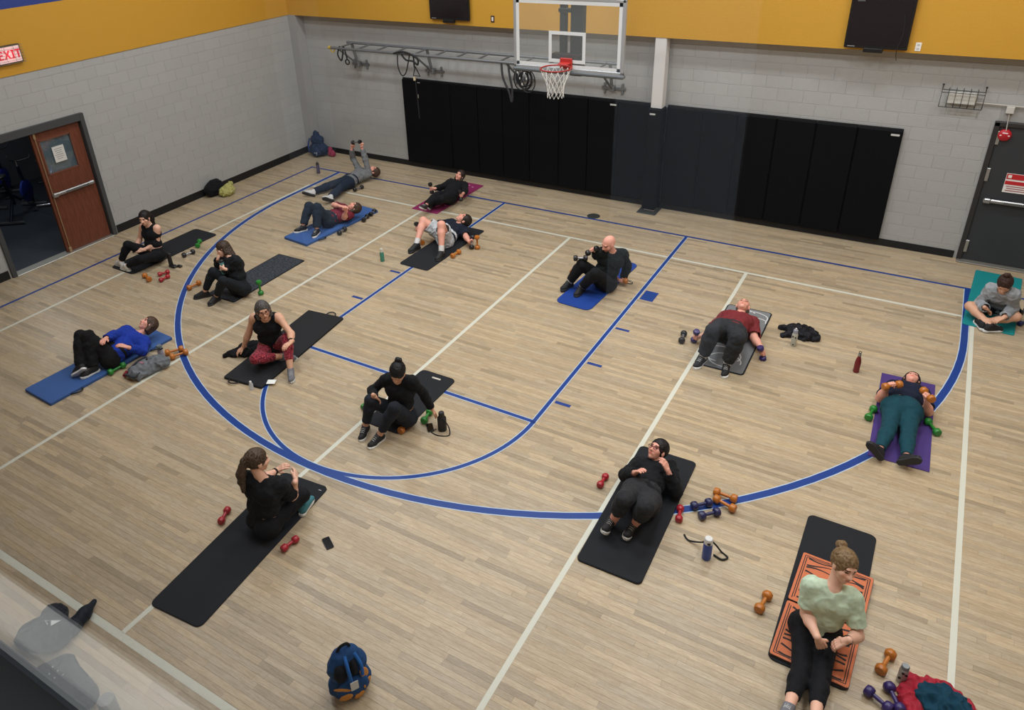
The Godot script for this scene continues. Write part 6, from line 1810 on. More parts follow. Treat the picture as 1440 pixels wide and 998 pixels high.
func dumbbell_node(col: String, l: float, label: String, group := "") -> Node3D:
	var o := thing("dumbbell", label, "dumbbell", Vector3.ZERO, group)
	if not bell_mats.has(col):
		var c: Color = {"orange": rgb(176, 104, 34), "red": rgb(158, 28, 40), "green": rgb(36, 122, 44), "black": rgb(30, 30, 33), "navy": rgb(34, 36, 78), "purple": rgb(48, 34, 92)}[col]
		bell_mats[col] = mat("vinyl_" + col, c, 0.32, 0.0, 0.5)
	var m: Material = bell_mats[col]
	var r := 0.046 if l > 0.14 else 0.038
	var half := l / 2.0
	var grip := MB.new()
	grip.t = Transform3D(Basis(Vector3(0, 1, 0), Vector3(1, 0, 0), Vector3(0, 0, -1)), Vector3.ZERO)
	grip.lathe([Vector2(0.019, -half + 0.01), Vector2(0.0155, -half + 0.035), Vector2(0.0175, 0), Vector2(0.0155, half - 0.035), Vector2(0.019, half - 0.01)], 12)
	part("grip", grip.mesh(), mat("steel_grip", rgb(150, 150, 152), 0.35, 0.8) if col == "black" else m, o)
	for s in [-1.0, 1.0]:
		var hd := MB.new()
		hd.t = Transform3D(Basis(Vector3(0, s, 0), Vector3(s, 0, 0), Vector3(0, 0, -1)), Vector3(s * half, 0, 0))
		hd.lathe([Vector2(0.015, -0.036), Vector2(r * 0.82, -0.028), Vector2(r, -0.014), Vector2(r, 0.014), Vector2(r * 0.84, 0.028), Vector2(r * 0.5, 0.031), Vector2(0, 0.031)], 8, Vector3.ZERO, 0.75)
		part("head", hd.mesh(), m, o)
	o.set_meta("radius", r)
	return o

func make_dumbbells() -> void:
	var table := [
		[-5.480, 5.469, -0.291, 0.221, "orange", "orange dumbbell on floor beside red dumbbells near the door"],
		[-5.368, 5.225, 1.208, 0.073, "red", "red dumbbell touching another one, on the side towards the tank top sitter"],
		[-5.200, 5.346, 1.593, 0.100, "red", "red dumbbell touching another one, on the side towards the blue arc"],
		[-5.594, 4.519, 1.399, 0.170, "black", "black dumbbell lying between long black mat and blue arc"],
		[-5.768, 4.145, 2.257, 0.222, "green", "green dumbbell at the edge of the mat by the double door"],
		[-4.536, 5.303, 1.521, 0.205, "orange", "orange dumbbell on the blue arc near black shoes of bottle drinker"],
		[-3.468, 4.867, -0.851, 0.270, "green", "green dumbbell standing at the edge of the patterned mat"],
		[-3.222, 6.766, 1.017, 0.182, "orange", "orange dumbbell of a pair on blue arc, nearer the blue mat"],
		[-3.085, 6.800, 1.159, 0.180, "orange", "orange dumbbell of a pair on blue arc, nearer the white line"],
		[-3.554, 7.433, 1.542, 0.192, "green", "green dumbbell lying along the blue mat beside grey bag"],
		[-4.889, 0.709, 1.355, 0.199, "black", "black dumbbell on floor at the hip of grey shirt lifter"],
		[-3.765, 2.567, 1.701, 0.174, "black", "black dumbbell on floor at the hip of maroon shirt wearer"],
		[-3.754, 1.897, 1.872, 0.215, "black", "black dumbbell on floor at the shoulder of maroon shirt wearer"],
		[-3.801, 1.622, 1.818, 0.161, "black", "black dumbbell at the head corner of the thick blue mat"],
		[-1.311, 1.857, -1.001, 0.450, "orange", "orange dumbbell on floor beyond the held dumbbell of white shorts wearer"],
		[-1.382, 2.446, 1.524, 0.173, "orange", "orange dumbbell on floor by black mat under white shorts wearer"],
		[-2.227, 2.273, -0.590, 0.189, "orange", "orange dumbbell behind the ankle of white shorts wearer"],
		[0.682, 2.116, 1.117, 0.157, "orange", "orange dumbbell behind the shin of bald sitter"],
		[0.564, 6.576, 1.594, 0.198, "orange", "orange dumbbell on mat edge by sitter with dark bun"],
		[0.679, 6.312, 1.779, 0.162, "green", "green dumbbell under the reaching hand of sitter with dark bun"],
		[-0.107, 6.450, 1.561, 0.124, "green", "green dumbbell behind the raised knee of sitter with dark bun"],
		[-0.227, 8.603, -1.149, 0.139, "red", "red dumbbell on floor behind the ponytail sitter's back"],
		[0.621, 8.555, -1.708, 0.132, "red", "red dumbbell on floor between long black mat and phone"],
		[2.902, 6.327, -1.574, 0.125, "red", "red dumbbell on floor beyond the white line from red glasses wearer"],
		[3.736, 6.399, -1.350, 0.138, "red", "red dumbbell at edge of the wide black mat by blue arc"],
		[3.886, 6.179, 0.780, 0.154, "navy", "navy dumbbell lying on the blue arc beside orange pair"],
		[3.989, 6.269, 0.805, 0.160, "navy", "navy dumbbell lying between blue arc and blue bottle"],
		[4.057, 5.945, -0.056, 0.174, "orange", "orange dumbbell of a pair on the arc, beyond its twin"],
		[4.082, 6.064, -0.275, 0.175, "orange", "orange dumbbell of a pair on the arc, on the side towards tiger mat"],
		[2.768, 3.258, -1.419, 0.183, "black", "black dumbbell on floor beside the held purple dumbbell"],
		[5.144, 3.859, -1.729, 0.186, "green", "green dumbbell on purple mat edge, on the red bottle's side"],
		[5.757, 3.812, -1.019, 0.179, "green", "green dumbbell on purple mat edge, on the white side line's side"],
		[6.666, 0.463, 0.985, 0.087, "black", "black dumbbell by the knee of grey hoodie sitter"],
		[6.663, 0.806, 0.867, 0.076, "navy", "navy dumbbell by teal mat beside grey hoodie sitter"],
		[4.677, 7.056, -1.743, 0.164, "orange", "orange dumbbell on floor left alone beside the tiger striped mat"],
		[5.630, 7.163, -1.840, 0.180, "orange", "orange dumbbell on floor next to the silver drink can"],
		[5.617, 7.525, -0.471, 0.149, "purple", "purple dumbbell of a pair near red jacket, nearer the mat"],
		[5.717, 7.454, -1.066, 0.165, "purple", "purple dumbbell of a pair near red jacket, touching the jacket's side"],
	]
	for q in table:
		var l: float = clampf(q[3], 0.13, 0.185)
		var o := dumbbell_node(q[4], l, q[5])
		var r: float = o.get_meta("radius")
		if q[3] > 0.24:
			o.transform = Transform3D(Basis(Vector3(0, 0, 1), -PI / 2), Vector3(q[0], l / 2 + 0.032, q[1]))
			o.position = Vector3(-1.198, o.position.y, 2.043) if q[4] == "orange" else Vector3(-3.385, o.position.y, 4.976)
		else:
			o.transform = Transform3D(Basis(Vector3.UP, q[2]) * Basis(Vector3.RIGHT, PI / 8), Vector3(q[0], r * 0.93 + 0.001, q[1]))

func held_dumbbell(id: String, q: String, col: String, label: String) -> void:
	var d: Dictionary = cast[id]
	var t: Transform3D = d["hand" + q]
	var o := dumbbell_node(col, 0.165, label)
	var g := t.basis
	var at: Vector3 = d.base + t.origin + g.y * 0.078 * d.s - g.z * 0.034 * d.s
	o.transform = Transform3D(Basis(g.x, g.y, g.z), at)

func make_held() -> void:
	held_dumbbell("p07", "L", "black", "black dumbbell in hand of magenta mat lifter, on the side towards the hoop")
	held_dumbbell("p07", "R", "black", "black dumbbell in hand of magenta mat lifter, on the side towards the corner")
	held_dumbbell("p08", "L", "black", "black dumbbell held upright on floor by white shorts wearer")
	held_dumbbell("p08", "R", "black", "black dumbbell held behind the raised knee of white shorts wearer")
	held_dumbbell("p09", "R", "black", "black dumbbell held before the chest of bald sitter")
	held_dumbbell("p09", "L", "orange", "orange dumbbell in lowered hand of bald sitter")
	held_dumbbell("p13", "L", "purple", "purple dumbbell in hand of red shirt wearer, on the side towards black jacket")
	held_dumbbell("p13", "R", "purple", "purple dumbbell in hand of red shirt wearer, beside the black dumbbell")
	held_dumbbell("p14", "L", "orange", "orange dumbbell held over purple mat, on the white side line's side")
	held_dumbbell("p14", "R", "orange", "orange dumbbell held over purple mat, on the red bottle's side")
	var d5: Dictionary = cast.p05
	var o := dumbbell_node("black", 0.2, "black dumbbell held up between both hands of grey shirt lifter")
	var a: Vector3 = d5.J.HL
	var b: Vector3 = d5.J.HR
	o.transform = Transform3D(Basis(Quaternion(Vector3.RIGHT, (a - b).normalized())), d5.base + (a + b) / 2 + Vector3(0, 0.045, 0))
	var d9: Dictionary = cast.p09
	var k := dumbbell_node("black", 0.15, "black dumbbell resting on the raised knee of bald sitter")
	k.transform = Transform3D(Basis(Vector3.UP, 0.5), d9.base + d9.J.KR + Vector3(-0.01, 0.115, 0.03))

# ---------------------------------------------------------------- bottles, phones and clothes
func bottle(called: String, at: Vector3, prof: Array, body_m: Material, cap_prof: Array, cap_m: Material, label: String, cat := "bottle") -> Node3D:
	var o := thing(called, label, cat, at)
	part("bottle_body", MB.new().lathe(prof, 20).mesh(), body_m, o)
	part("cap", MB.new().lathe(cap_prof, 18).mesh(), cap_m, o)
	return o

func cyl(r: float, h: float, neck := 0.7) -> Array:
	return [Vector2(0, 0.0), Vector2(r * 0.93, 0.0), Vector2(r, 0.008), Vector2(r, h * 0.86), Vector2(r * neck, h * 0.98), Vector2(r * neck * 0.95, h), Vector2(0, h)]

func capp(r: float, y: float, h: float) -> Array:
	return [Vector2(r, y), Vector2(r, y + h * 0.8), Vector2(r * 0.85, y + h), Vector2(0, y + h)]

func make_props() -> void:
	var blk := mat("black_plastic", rgb(24, 24, 26), 0.45)
	var b1 := bottle("water_bottle", Vector3(-6.378, 0.001, 0.265), cyl(0.038, 0.2, 0.8), mat("mauve_steel", rgb(84, 78, 104), 0.35, 0.3), capp(0.034, 0.2, 0.045), blk, "tall mauve steel bottle by the corner of the blue court line")
	part("carry_ring", MB.new().tube(circle(Vector3(0, 0.255, 0), 0.016, 12), 0.004, 5, false).mesh(), blk, b1)
	bottle("water_bottle", Vector3(-2.39, 0.001, 3.16), cyl(0.036, 0.17, 0.85), mat("sea_green_plastic", rgb(62, 132, 112), 0.25), capp(0.03, 0.17, 0.06), mat("clear_cap", rgb(196, 190, 176), 0.4), "sea green bottle with pale cap alone on the floor")
	var d2: Dictionary = cast.p02
	var t2: Transform3D = d2.handL
	var b2 := bottle("drink_tumbler", d2.base + t2.origin + t2.basis.y * 0.078 - t2.basis.z * 0.045 - Vector3(0, 0.12, 0), [Vector2(0, 0), Vector2(0.031, 0), Vector2(0.033, 0.006), Vector2(0.036, 0.2), Vector2(0, 0.2)], mat("teal_steel", rgb(104, 162, 166), 0.35, 0.2), capp(0.035, 0.2, 0.035), blk, "teal steel tumbler lifted to drink by the long haired sitter", "tumbler")
	part("straw", MB.new().tube([Vector3(0, 0.23, 0), Vector3(-0.01, 0.28, 0.0)], 0.005, 6).mesh(), blk, b2)
	bottle("small_bottle", Vector3(-1.631, 0.001, 6.872), cyl(0.026, 0.1, 0.5), glass("clear_plastic", Color(0.85, 0.87, 0.88), 0.45), capp(0.015, 0.1, 0.025), mat("pale_cap", rgb(214, 214, 212), 0.5), "small clear bottle with white cap at black folding mat's end")
	var sp := bottle("sport_bottle", Vector3(0.946, 0.001, 6.388), cyl(0.052, 0.2, 0.6), mat("matte_black_bottle", rgb(22, 22, 24), 0.55), capp(0.034, 0.2, 0.05), blk, "large black sport bottle with shoulder strap beside a phone")
	part("shoulder_strap", MB.new().tube(curve([Vector3(0.03, 0.19, 0.03), Vector3(0.1, 0.1, 0.02), Vector3(0.13, 0.008, 0.06), Vector3(0.02, 0.006, 0.12), Vector3(-0.09, 0.006, 0.1), Vector3(-0.05, 0.02, 0.05)]), 0.007, 6).mesh(), mat("strap_web", rgb(24, 24, 26), 0.8), sp)
	var bb := bottle("water_bottle", Vector3(4.111, 0.001, 6.781), cyl(0.042, 0.19, 0.9), mat("blue_bottle", rgb(36, 66, 150), 0.3), capp(0.039, 0.19, 0.06), mat("white_black_cap", rgb(206, 206, 204), 0.5), "blue bottle with white lid and black carry strap")
	part("cap_latch", MB.new().box(Vector3(0.012, 0.21, 0.03), Vector3(0.03, 0.03, 0.02), 0.004).mesh(), blk, bb)
	part("carry_strap", MB.new().tube(curve([Vector3(-0.02, 0.2, -0.03), Vector3(-0.07, 0.07, -0.1), Vector3(-0.2, 0.008, -0.12), Vector3(-0.26, 0.008, -0.17)]), 0.009, 6).tube(curve([Vector3(0.02, 0.2, -0.03), Vector3(0.06, 0.1, -0.09), Vector3(0.1, 0.01, -0.13), Vector3(0.17, 0.01, -0.09), Vector3(0.13, 0.01, -0.04), Vector3(0.05, 0.01, -0.06)]), 0.009, 6).mesh(), mat("strap_web", rgb(24, 24, 26), 0.8), bb)
	var g13 := bottle("water_bottle", Vector3(4.086, 0.001, 2.73), cyl(0.038, 0.19, 0.85), mat("pale_bottle", rgb(176, 176, 164), 0.35), capp(0.03, 0.19, 0.05), mat("cap_grey", rgb(146, 150, 160), 0.4), "pale grey bottle standing before a black crumpled jacket")
	part("spout", MB.new().lathe([Vector2(0.01, 0.24), Vector2(0.01, 0.262), Vector2(0, 0.264)], 10).mesh(), mat("pale_cap", rgb(214, 214, 212), 0.5), g13)
	for k in 3:
		part("print_patch", MB.new().box(Vector3([-0.018, 0.016, 0.0][k], [0.15, 0.14, 0.03][k], 0.036), Vector3(0.018, 0.02, 0.006), 0.002).mesh(), blk, g13)
	var rb := bottle("steel_bottle", Vector3(4.879, 0.001, 2.997), [Vector2(0, 0), Vector2(0.034, 0), Vector2(0.036, 0.008), Vector2(0.036, 0.15), Vector2(0.028, 0.19), Vector2(0.018, 0.22), Vector2(0.018, 0.235), Vector2(0, 0.235)], mat("wine_steel", rgb(116, 30, 38), 0.3, 0.2), capp(0.019, 0.235, 0.035), mat("brushed_steel", rgb(168, 168, 166), 0.35, 0.8), "dark red steel bottle with loop cap alone near purple mat")
	part("cap_loop", MB.new().tube(circle(Vector3(0, 0.285, 0), 0.014, 12), 0.004, 5, false).mesh(), blk, rb)
	var can := bottle("drink_can", Vector3(5.75, 0.001, 7.244), cyl(0.034, 0.15, 0.85), mat("silver_can", rgb(172, 170, 166), 0.35, 0.4), capp(0.029, 0.15, 0.03), mat("grey_lid", rgb(120, 124, 126), 0.4, 0.3), "silver drink can with dark print near the red jacket", "can")
	for k in 4:
		part("print_patch", MB.new().box(Vector3([-0.02, 0.018, -0.004, 0.012][k], [0.06, 0.11, 0.12, 0.03][k], 0.032), Vector3(0.02, 0.022, 0.006), 0.002).mesh(), blk, can)
	for q in [[Vector3(0.803, 0.002, 6.434), 0.75, "black phone lying beside the large black sport bottle"], [Vector3(0.916, 0.002, 8.351), 1.05, "black phone lying on floor near the ponytail sitter"]]:
		var ph := thing("phone", q[2], "phone", q[0])
		ph.rotation.y = q[1]
		part("phone_case", MB.new().slab(round_rect(0.076, 0.155, 0.012), 0.0, 0.009, 0.002).mesh(), blk, ph)
		part("screen_glass", MB.new().slab(round_rect(0.068, 0.147, 0.01), 0.009, 0.0095).mesh(), mat("phone_screen_glass", rgb(14, 14, 18), 0.1), ph)
	single("paper_slip", MB.new().box(Vector3(0, 0.001, 0), Vector3(0.11, 0.002, 0.09)).mesh(), mat("white_paper", rgb(226, 226, 222), 0.8), Vector3(-1.494, 0.031, 6.662), "white paper slip at the corner of the black folding mat", "paper").rotation.y = 0.5
	# a small black tripod phone stand by the first mat
	var st := thing("phone_stand", "small black phone stand beside long black mat near door", "stand", Vector3(-5.5, 0.001, 4.95))
	part("upright", MB.new().box(Vector3(-0.02, 0.13, 0), Vector3(0.075, 0.24, 0.05), 0.012).mesh(), blk, st)
	part("foot", MB.new().box(Vector3(0.03, 0.018, 0.0), Vector3(0.15, 0.034, 0.09), 0.012).box(Vector3(0.13, 0.02, -0.05), Vector3(0.1, 0.03, 0.06), 0.01).mesh(), blk, st)
	var cd := thing("key_cord", "small black cord with pale beads by the bald sitter's mat", "cord", Vector3(1.509, 0.001, 2.044))
	part("cord", MB.new().tube(curve([Vector3(-0.06, 0.01, 0.03), Vector3(0, 0.012, -0.03), Vector3(0.06, 0.01, -0.04), Vector3(0.09, 0.01, 0.02), Vector3(0.03, 0.012, 0.05), Vector3(-0.02, 0.01, 0.04)]), 0.006, 6).mesh(), blk, cd)
	for k in 4:
		part("bead", MB.new().ball(Vector3(-0.03 + k * 0.03, 0.014, 0.03 - (k % 2) * 0.05), Vector3.ONE * 0.009, 8, 6).mesh(), mat("bead_cream", rgb(206, 196, 176), 0.5), cd)
	make_soft_things()

func soft(called: String, prims: Array, cell: float, k: float, wr: float, m: Material, parent: Node, sub := []) -> MeshInstance3D:
	var d := sdf_mesh({"prims": prims, "subs": sub, "planes": [[Vector3(0, 0.001, 0), Vector3.DOWN]], "cell": cell, "k": k, "wrinkle": wr, "seed": called.hash() % 500})
	return part(called, mesh_of(d), m, parent)

func make_soft_things() -> void:
	var blk := cloth("black_fleece", rgb(22, 22, 25))
	# jackets and cloth piles
	var j3 := thing("black_jacket", "black jacket heaped under the hand of the grey haired sitter", "jacket", Vector3(-2.36, 0.001, 6.24))
	soft("jacket_body", [ell(Vector3(0.06, 0.03, -0.02), Vector3(0.2, 0.07, 0.17)), ell(Vector3(0.24, 0.04, -0.14), Vector3(0.14, 0.07, 0.12))], 0.012, 0.05, 0.02, blk, j3)
	soft("sleeve", [cap(Vector3(-0.06, 0.025, 0.06), Vector3(-0.16, 0.02, 0.26), 0.05, 0.035), cap(Vector3(0.05, 0.03, 0.1), Vector3(-0.06, 0.025, 0.2), 0.05, 0.04)], 0.012, 0.04, 0.012, blk, j3)
	var j13 := thing("black_jacket", "crumpled black jacket alone on the floor behind a pale bottle", "jacket", Vector3(4.1, 0.001, 2.42))
	soft("jacket_body", [ell(Vector3(0.0, 0.03, -0.02), Vector3(0.18, 0.075, 0.15)), ell(Vector3(0.12, 0.03, 0.02), Vector3(0.14, 0.06, 0.12))], 0.012, 0.05, 0.025, cloth("black_shell", rgb(24, 24, 30), 0.6), j13)
	soft("sleeve", [cap(Vector3(-0.1, 0.03, -0.08), Vector3(-0.24, 0.02, -0.04), 0.05, 0.035)], 0.012, 0.04, 0.012, cloth("black_shell", rgb(24, 24, 30), 0.6), j13)
	soft("sleeve", [cap(Vector3(-0.08, 0.03, 0.08), Vector3(-0.18, 0.02, 0.16), 0.05, 0.035)], 0.012, 0.04, 0.012, cloth("black_shell", rgb(24, 24, 30), 0.6), j13)
	var j16 := thing("red_jacket", "red quilted jacket spread on the floor under a teal sweater", "jacket", Vector3(6.0, 0.001, 7.35))
	soft("jacket_body", [ell(Vector3(0, 0.01, 0.0), Vector3(0.27, 0.06, 0.24)), cap(Vector3(-0.14, 0.01, -0.06), Vector3(-0.2, 0.01, -0.16), 0.06, 0.04), cap(Vector3(0.1, 0.01, 0.05), Vector3(0.27, 0.01, 0.1), 0.08, 0.05)], 0.011, 0.05, 0.018, cloth("red_quilt", rgb(172, 38, 56), 0.6), j16)
	var tw := thing("teal_sweater", "dark teal sweater crumpled on top of the red jacket", "sweater", Vector3(6.03, 0.05, 7.36))
	soft("sweater_body", [ell(Vector3(0.0, 0.02, 0.0), Vector3(0.18, 0.055, 0.17)), ell(Vector3(0.08, 0.03, 0.06), Vector3(0.12, 0.06, 0.1))], 0.011, 0.04, 0.022, cloth("dark_teal_knit", rgb(20, 62, 82)), tw)
	# corner backpack with pink bag
	var nb := thing("navy_backpack", "navy backpack leaning in the far left wall corner", "backpack", Vector3(-7.2, 0.001, -0.68))
	var navy := cloth("navy_nylon", rgb(32, 48, 74), 0.7)
	soft("pack_body", [cap(Vector3(-0.06, 0.16, 0.0), Vector3(0.1, 0.16, -0.03), 0.15, 0.14), cap(Vector3(-0.06, 0.38, -0.03), Vector3(0.03, 0.36, -0.05), 0.12, 0.11), cap(Vector3(-0.06, 0.54, -0.05), Vector3(-0.04, 0.52, -0.05), 0.05, 0.06)], 0.014, 0.06, 0.01, navy, nb)
	soft("front_pocket", [ell(Vector3(0.04, 0.14, 0.12), Vector3(0.13, 0.11, 0.06))], 0.012, 0.03, 0.008, cloth("navy_nylon_pocket", rgb(38, 54, 84), 0.7), nb)
	part("shoulder_strap", MB.new().tube(curve([Vector3(-0.17, 0.42, 0.06), Vector3(-0.22, 0.25, 0.08), Vector3(-0.18, 0.1, 0.1)]), 0.018, 6).mesh(), cloth("blue_strap", rgb(46, 72, 132)), nb)
	part("drawcord", MB.new().tube(curve([Vector3(0.02, 0.16, 0.17), Vector3(0.06, 0.12, 0.185), Vector3(0.11, 0.15, 0.175), Vector3(0.1, 0.08, 0.18)]), 0.006, 5).mesh(), mat("pale_cord", rgb(176, 182, 190), 0.7), nb)
	var pk := thing("pink_pouch", "small dark pink pouch standing beside the navy backpack", "pouch", Vector3(-6.9, 0.001, -0.78))
	soft("pouch_body", [cap(Vector3(0.0, 0.07, 0), Vector3(0.04, 0.07, 0.0), 0.075, 0.07), cap(Vector3(-0.04, 0.16, -0.02), Vector3(-0.03, 0.15, -0.02), 0.05, 0.05)], 0.012, 0.05, 0.01, cloth("pink_nylon", rgb(146, 48, 74), 0.7), pk)
	# black bag with pale yellow cloth at the left wall
	var yb := thing("black_gym_bag", "round black gym bag leaning on the left wall baseboard", "bag", Vector3(-7.45, 0.001, 2.2))
	soft("bag_body", [cap(Vector3(-0.03, 0.14, 0.12), Vector3(-0.03, 0.15, -0.06), 0.13, 0.14), cap(Vector3(-0.05, 0.24, 0.04), Vector3(-0.05, 0.24, -0.06), 0.08, 0.08)], 0.013, 0.06, 0.01, blk, yb)
	var yc := thing("yellow_tote", "pale yellow bag slumped against the round black gym bag", "bag", Vector3(-7.24, 0.001, 2.1))
	soft("tote_body", [ell(Vector3(0.0, 0.09, 0.02), Vector3(0.13, 0.1, 0.17)), cap(Vector3(-0.02, 0.15, -0.08), Vector3(-0.02, 0.2, -0.12), 0.08, 0.05)], 0.012, 0.05, 0.016, cloth("pale_yellow_canvas", rgb(176, 172, 104)), yc)
	part("rim_band", MB.new().tube(curve([Vector3(0.1, 0.14, 0.14), Vector3(0.13, 0.1, 0.02), Vector3(0.12, 0.12, -0.1)]), 0.01, 6).mesh(), cloth("tote_band", rgb(196, 192, 136)), yc)
	# grey drawstring bag and its bottle
	var gb := thing("grey_bag", "grey fabric bag with dark straps beside blue folding mat", "bag", Vector3(-3.2, 0.001, 7.22))
	var grey := cloth("grey_canvas", rgb(112, 116, 120))
	soft("bag_body", [ell(Vector3(0.0, 0.06, 0.02), Vector3(0.15, 0.09, 0.24)), ell(Vector3(0.08, 0.07, -0.14), Vector3(0.13, 0.08, 0.12)), cap(Vector3(-0.02, 0.05, 0.2), Vector3(0.08, 0.04, 0.22), 0.06, 0.05)], 0.012, 0.05, 0.014, grey, gb)
	part("strap", MB.new().tube(curve([Vector3(-0.12, 0.08, 0.2), Vector3(-0.1, 0.14, 0.05), Vector3(-0.05, 0.165, -0.05), Vector3(0.0, 0.16, -0.02)]), 0.013, 6).mesh(), cloth("slate_strap", rgb(62, 66, 72)), gb)
	part("strap", MB.new().tube(curve([Vector3(-0.1, 0.06, 0.26), Vector3(0.0, 0.08, 0.27), Vector3(0.09, 0.08, 0.26), Vector3(0.1, 0.1, 0.18)]), 0.016, 6).mesh(), cloth("slate_strap", rgb(62, 66, 72)), gb)
	part("red_trim", MB.new().tube([Vector3(-0.15, 0.05, 0.2), Vector3(-0.12, 0.04, 0.27)], 0.024, 8).mesh(), cloth("red_trim", rgb(132, 34, 46)), gb)
	part("pink_label", MB.new().box(Vector3(0.0, 0.158, 0.06), Vector3(0.07, 0.006, 0.03)).mesh(), mat("pink_label", rgb(150, 104, 116), 0.7), gb)
	var lb := bottle("water_bottle", Vector3(-3.2, 0.001, 6.98), cyl(0.038, 0.2, 0.8), mat("lilac_bottle", rgb(150, 146, 160), 0.35), capp(0.036, 0.2, 0.06), mat("cap_slate", rgb(96, 106, 112), 0.5), "lilac grey bottle with wide cap behind the grey bag")
	part("cap_strap", MB.new().tube([Vector3(0.02, 0.23, 0.02), Vector3(0.06, 0.225, 0.03), Vector3(0.08, 0.235, 0.0)], 0.009, 6).mesh(), mat("black_plastic", rgb(24, 24, 26), 0.45), lb)
	# blue backpack with orange print near the window side
	var bp := thing("blue_backpack", "blue backpack with orange print and white tag standing alone", "backpack", Vector3(2.07, 0.001, 9.4))
	bp.rotation.y = 1.05
	var pb := cloth("deep_blue_nylon", rgb(28, 68, 116), 0.7)
	soft("pack_body", [cap(Vector3(-0.07, 0.1, 0), Vector3(0.07, 0.1, 0), 0.1, 0.1), cap(Vector3(-0.06, 0.28, -0.01), Vector3(0.06, 0.28, -0.01), 0.095, 0.095), cap(Vector3(-0.03, 0.38, -0.02), Vector3(0.03, 0.38, -0.02), 0.07, 0.07)], 0.011, 0.06, 0.005, pb, bp)
	soft("front_pocket", [ell(Vector3(0, 0.13, 0.085), Vector3(0.13, 0.11, 0.045))], 0.01, 0.03, 0.004, cloth("blue_pocket", rgb(30, 74, 128), 0.7), bp)
	soft("mesh_panel", [ell(Vector3(-0.07, 0.3, 0.055), Vector3(0.055, 0.085, 0.05)), ell(Vector3(0.03, 0.31, 0.06), Vector3(0.035, 0.085, 0.045))], 0.009, 0.01, 0.003, blk, bp)
	part("strap", MB.new().tube(curve([Vector3(-0.015, 0.43, 0.03), Vector3(-0.02, 0.35, 0.105), Vector3(-0.015, 0.24, 0.12)]), 0.014, 6).mesh(), cloth("bright_blue_strap", rgb(44, 104, 180)), bp)
	part("strap", MB.new().tube(curve([Vector3(0.06, 0.42, 0.03), Vector3(0.085, 0.34, 0.085), Vector3(0.08, 0.25, 0.11)]), 0.016, 6).mesh(), cloth("bright_blue_strap", rgb(44, 104, 180)), bp)
	part("top_handle", MB.new().tube(curve([Vector3(-0.05, 0.44, -0.03), Vector3(-0.02, 0.49, -0.02), Vector3(0.03, 0.49, -0.02), Vector3(0.05, 0.44, -0.03)]), 0.012, 6).mesh(), blk, bp)
	part("swing_tag", MB.new().box(Vector3(0.0, 0.21, 0.14), Vector3(0.062, 0.09, 0.004)).mesh(), mat("tag_white", rgb(206, 208, 208), 0.7), bp)
	var op := mat("orange_print", rgb(196, 132, 52), 0.7)
	for q in [[Vector3(0.1, 0.23, 0.085), 0.035, 0.08, 0.4, 0.5], [Vector3(0.11, 0.12, 0.098), 0.05, 0.035, 0.2, 0.6], [Vector3(-0.075, 0.1, 0.122), 0.055, 0.035, 0.3, -0.3], [Vector3(0.03, 0.06, 0.122), 0.045, 0.035, 0.1, 0.15], [Vector3(-0.09, 0.18, 0.108), 0.07, 0.018, -0.3, -0.35]]:
		var pm := MB.new()
		pm.t = Transform3D(Basis(Vector3.UP, q[4]) * Basis(Vector3.BACK, q[3]), q[0])
		pm.ball(Vector3.ZERO, Vector3(q[1], q[2], 0.008), 10, 6)
		part("printed_patch", pm.mesh(), op, bp)
	# dark things below the viewing window
	var dg := thing("dark_duffel", "dark slouched duffel bag with raised strap on the near side line", "bag", Vector3(-0.45, 0.001, 10.28))
	var dk := cloth("dark_slate_nylon", rgb(26, 32, 42), 0.6)
	soft("bag_body", [ell(Vector3(0.0, 0.08, 0.04), Vector3(0.2, 0.1, 0.17)), ell(Vector3(-0.12, 0.07, 0.12), Vector3(0.15, 0.08, 0.14)), ell(Vector3(-0.16, 0.06, -0.1), Vector3(0.13, 0.07, 0.1))], 0.012, 0.06, 0.006, dk, dg)
	soft("strap_flap", [cap(Vector3(0.1, 0.06, -0.08), Vector3(0.06, 0.06, -0.24), 0.07, 0.05), cap(Vector3(0.06, 0.06, -0.24), Vector3(0.02, 0.06, -0.36), 0.045, 0.02)], 0.011, 0.05, 0.004, dk, dg)
	part("white_mark", MB.new().slab(PackedVector2Array([Vector2(-0.06, 0.02), Vector2(0.06, -0.05), Vector2(0.03, 0.04)]), 0.178, 0.181).mesh(), mat("tag_white", rgb(206, 208, 208), 0.7), dg)
	var db := thing("dark_backpack", "dark rounded backpack lying flat below the viewing window", "backpack", Vector3(0.06, 0.001, 10.52))
	soft("pack_body", [cap(Vector3(-0.2, 0.07, 0.06), Vector3(-0.12, 0.07, -0.08), 0.08, 0.08), cap(Vector3(-0.1, 0.07, -0.06), Vector3(0.26, 0.07, 0.0), 0.09, 0.1), cap(Vector3(-0.14, 0.07, 0.12), Vector3(0.3, 0.07, 0.16), 0.09, 0.1)], 0.012, 0.06, 0.006, dk, db)
	for k in 5:
		part("stud", MB.new().ball(Vector3(-0.12 + k * 0.035, 0.158, 0.0 + (k % 2) * 0.05), Vector3.ONE * 0.007, 6, 5).mesh(), mat("tag_white", rgb(206, 208, 208), 0.7), db)
	var fo := mat("speckled_grey", Color.WHITE, 0.9)
	fo.albedo_texture = noise_tex(0.12, rgb(84, 84, 84), rgb(150, 149, 146), 44, 128, 2)
	triplanar(fo, 6.0)
	single("foam_roller", MB.new().lathe([Vector2(0, 0), Vector2(0.06, 0.0), Vector2(0.065, 0.008), Vector2(0.065, 0.22), Vector2(0.058, 0.23), Vector2(0, 0.23)], 20).mesh(), fo, Vector3(0.62, 0.001, 10.5), "short speckled grey foam roller standing beside the dark backpack", "foam roller")

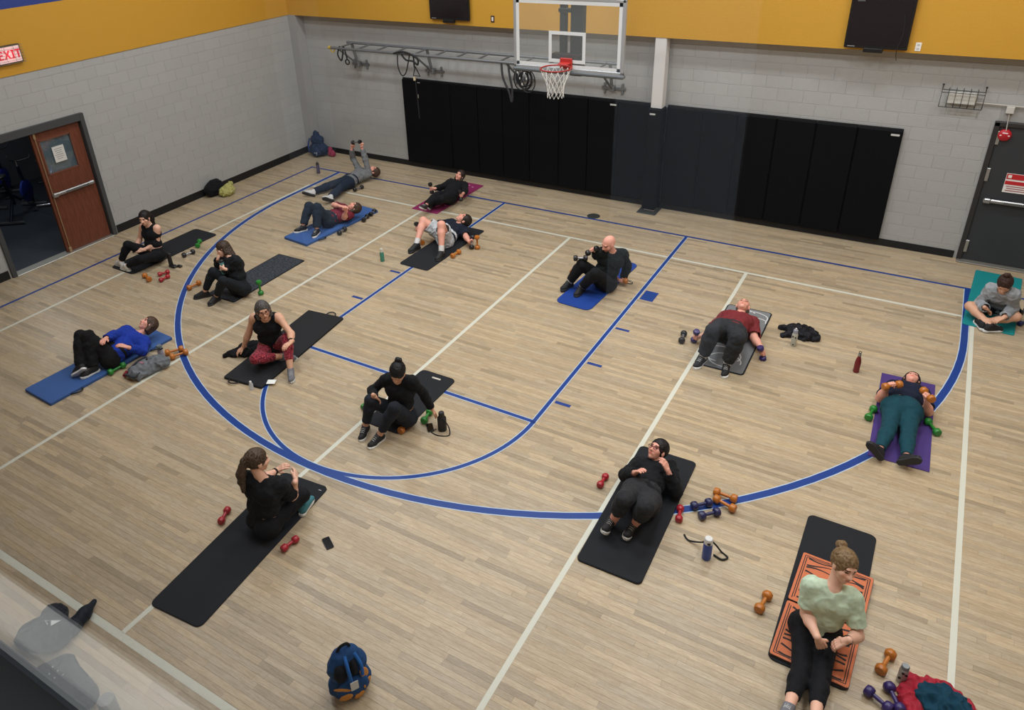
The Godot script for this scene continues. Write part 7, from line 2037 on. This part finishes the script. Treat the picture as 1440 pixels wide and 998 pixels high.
func _ready() -> void:
	rng.seed = 20240
	make_camera_and_light()
	make_lamps()
	tex_cloth = noise_tex(0.02, Color(0.86, 0.86, 0.86), Color.WHITE, 2, 256, 4)
	tex_cloth_n = noise_tex(0.03, Color.BLACK, Color.WHITE, 4, 256, 3, true, 3.0)
	tex_fine = noise_tex(0.2, Color(0.9, 0.9, 0.9), Color.WHITE, 6, 256, 2)
	tex_paint_n = noise_tex(0.08, Color.BLACK, Color.WHITE, 8, 256, 3, true, 2.0)
	make_shell()
	make_fixtures()
	queue_shapes()
	make_cast()
	run_jobs()
	for id in cast:
		build_person(id, cast[id])
	make_mats()
	make_dumbbells()
	make_held()
	make_props()
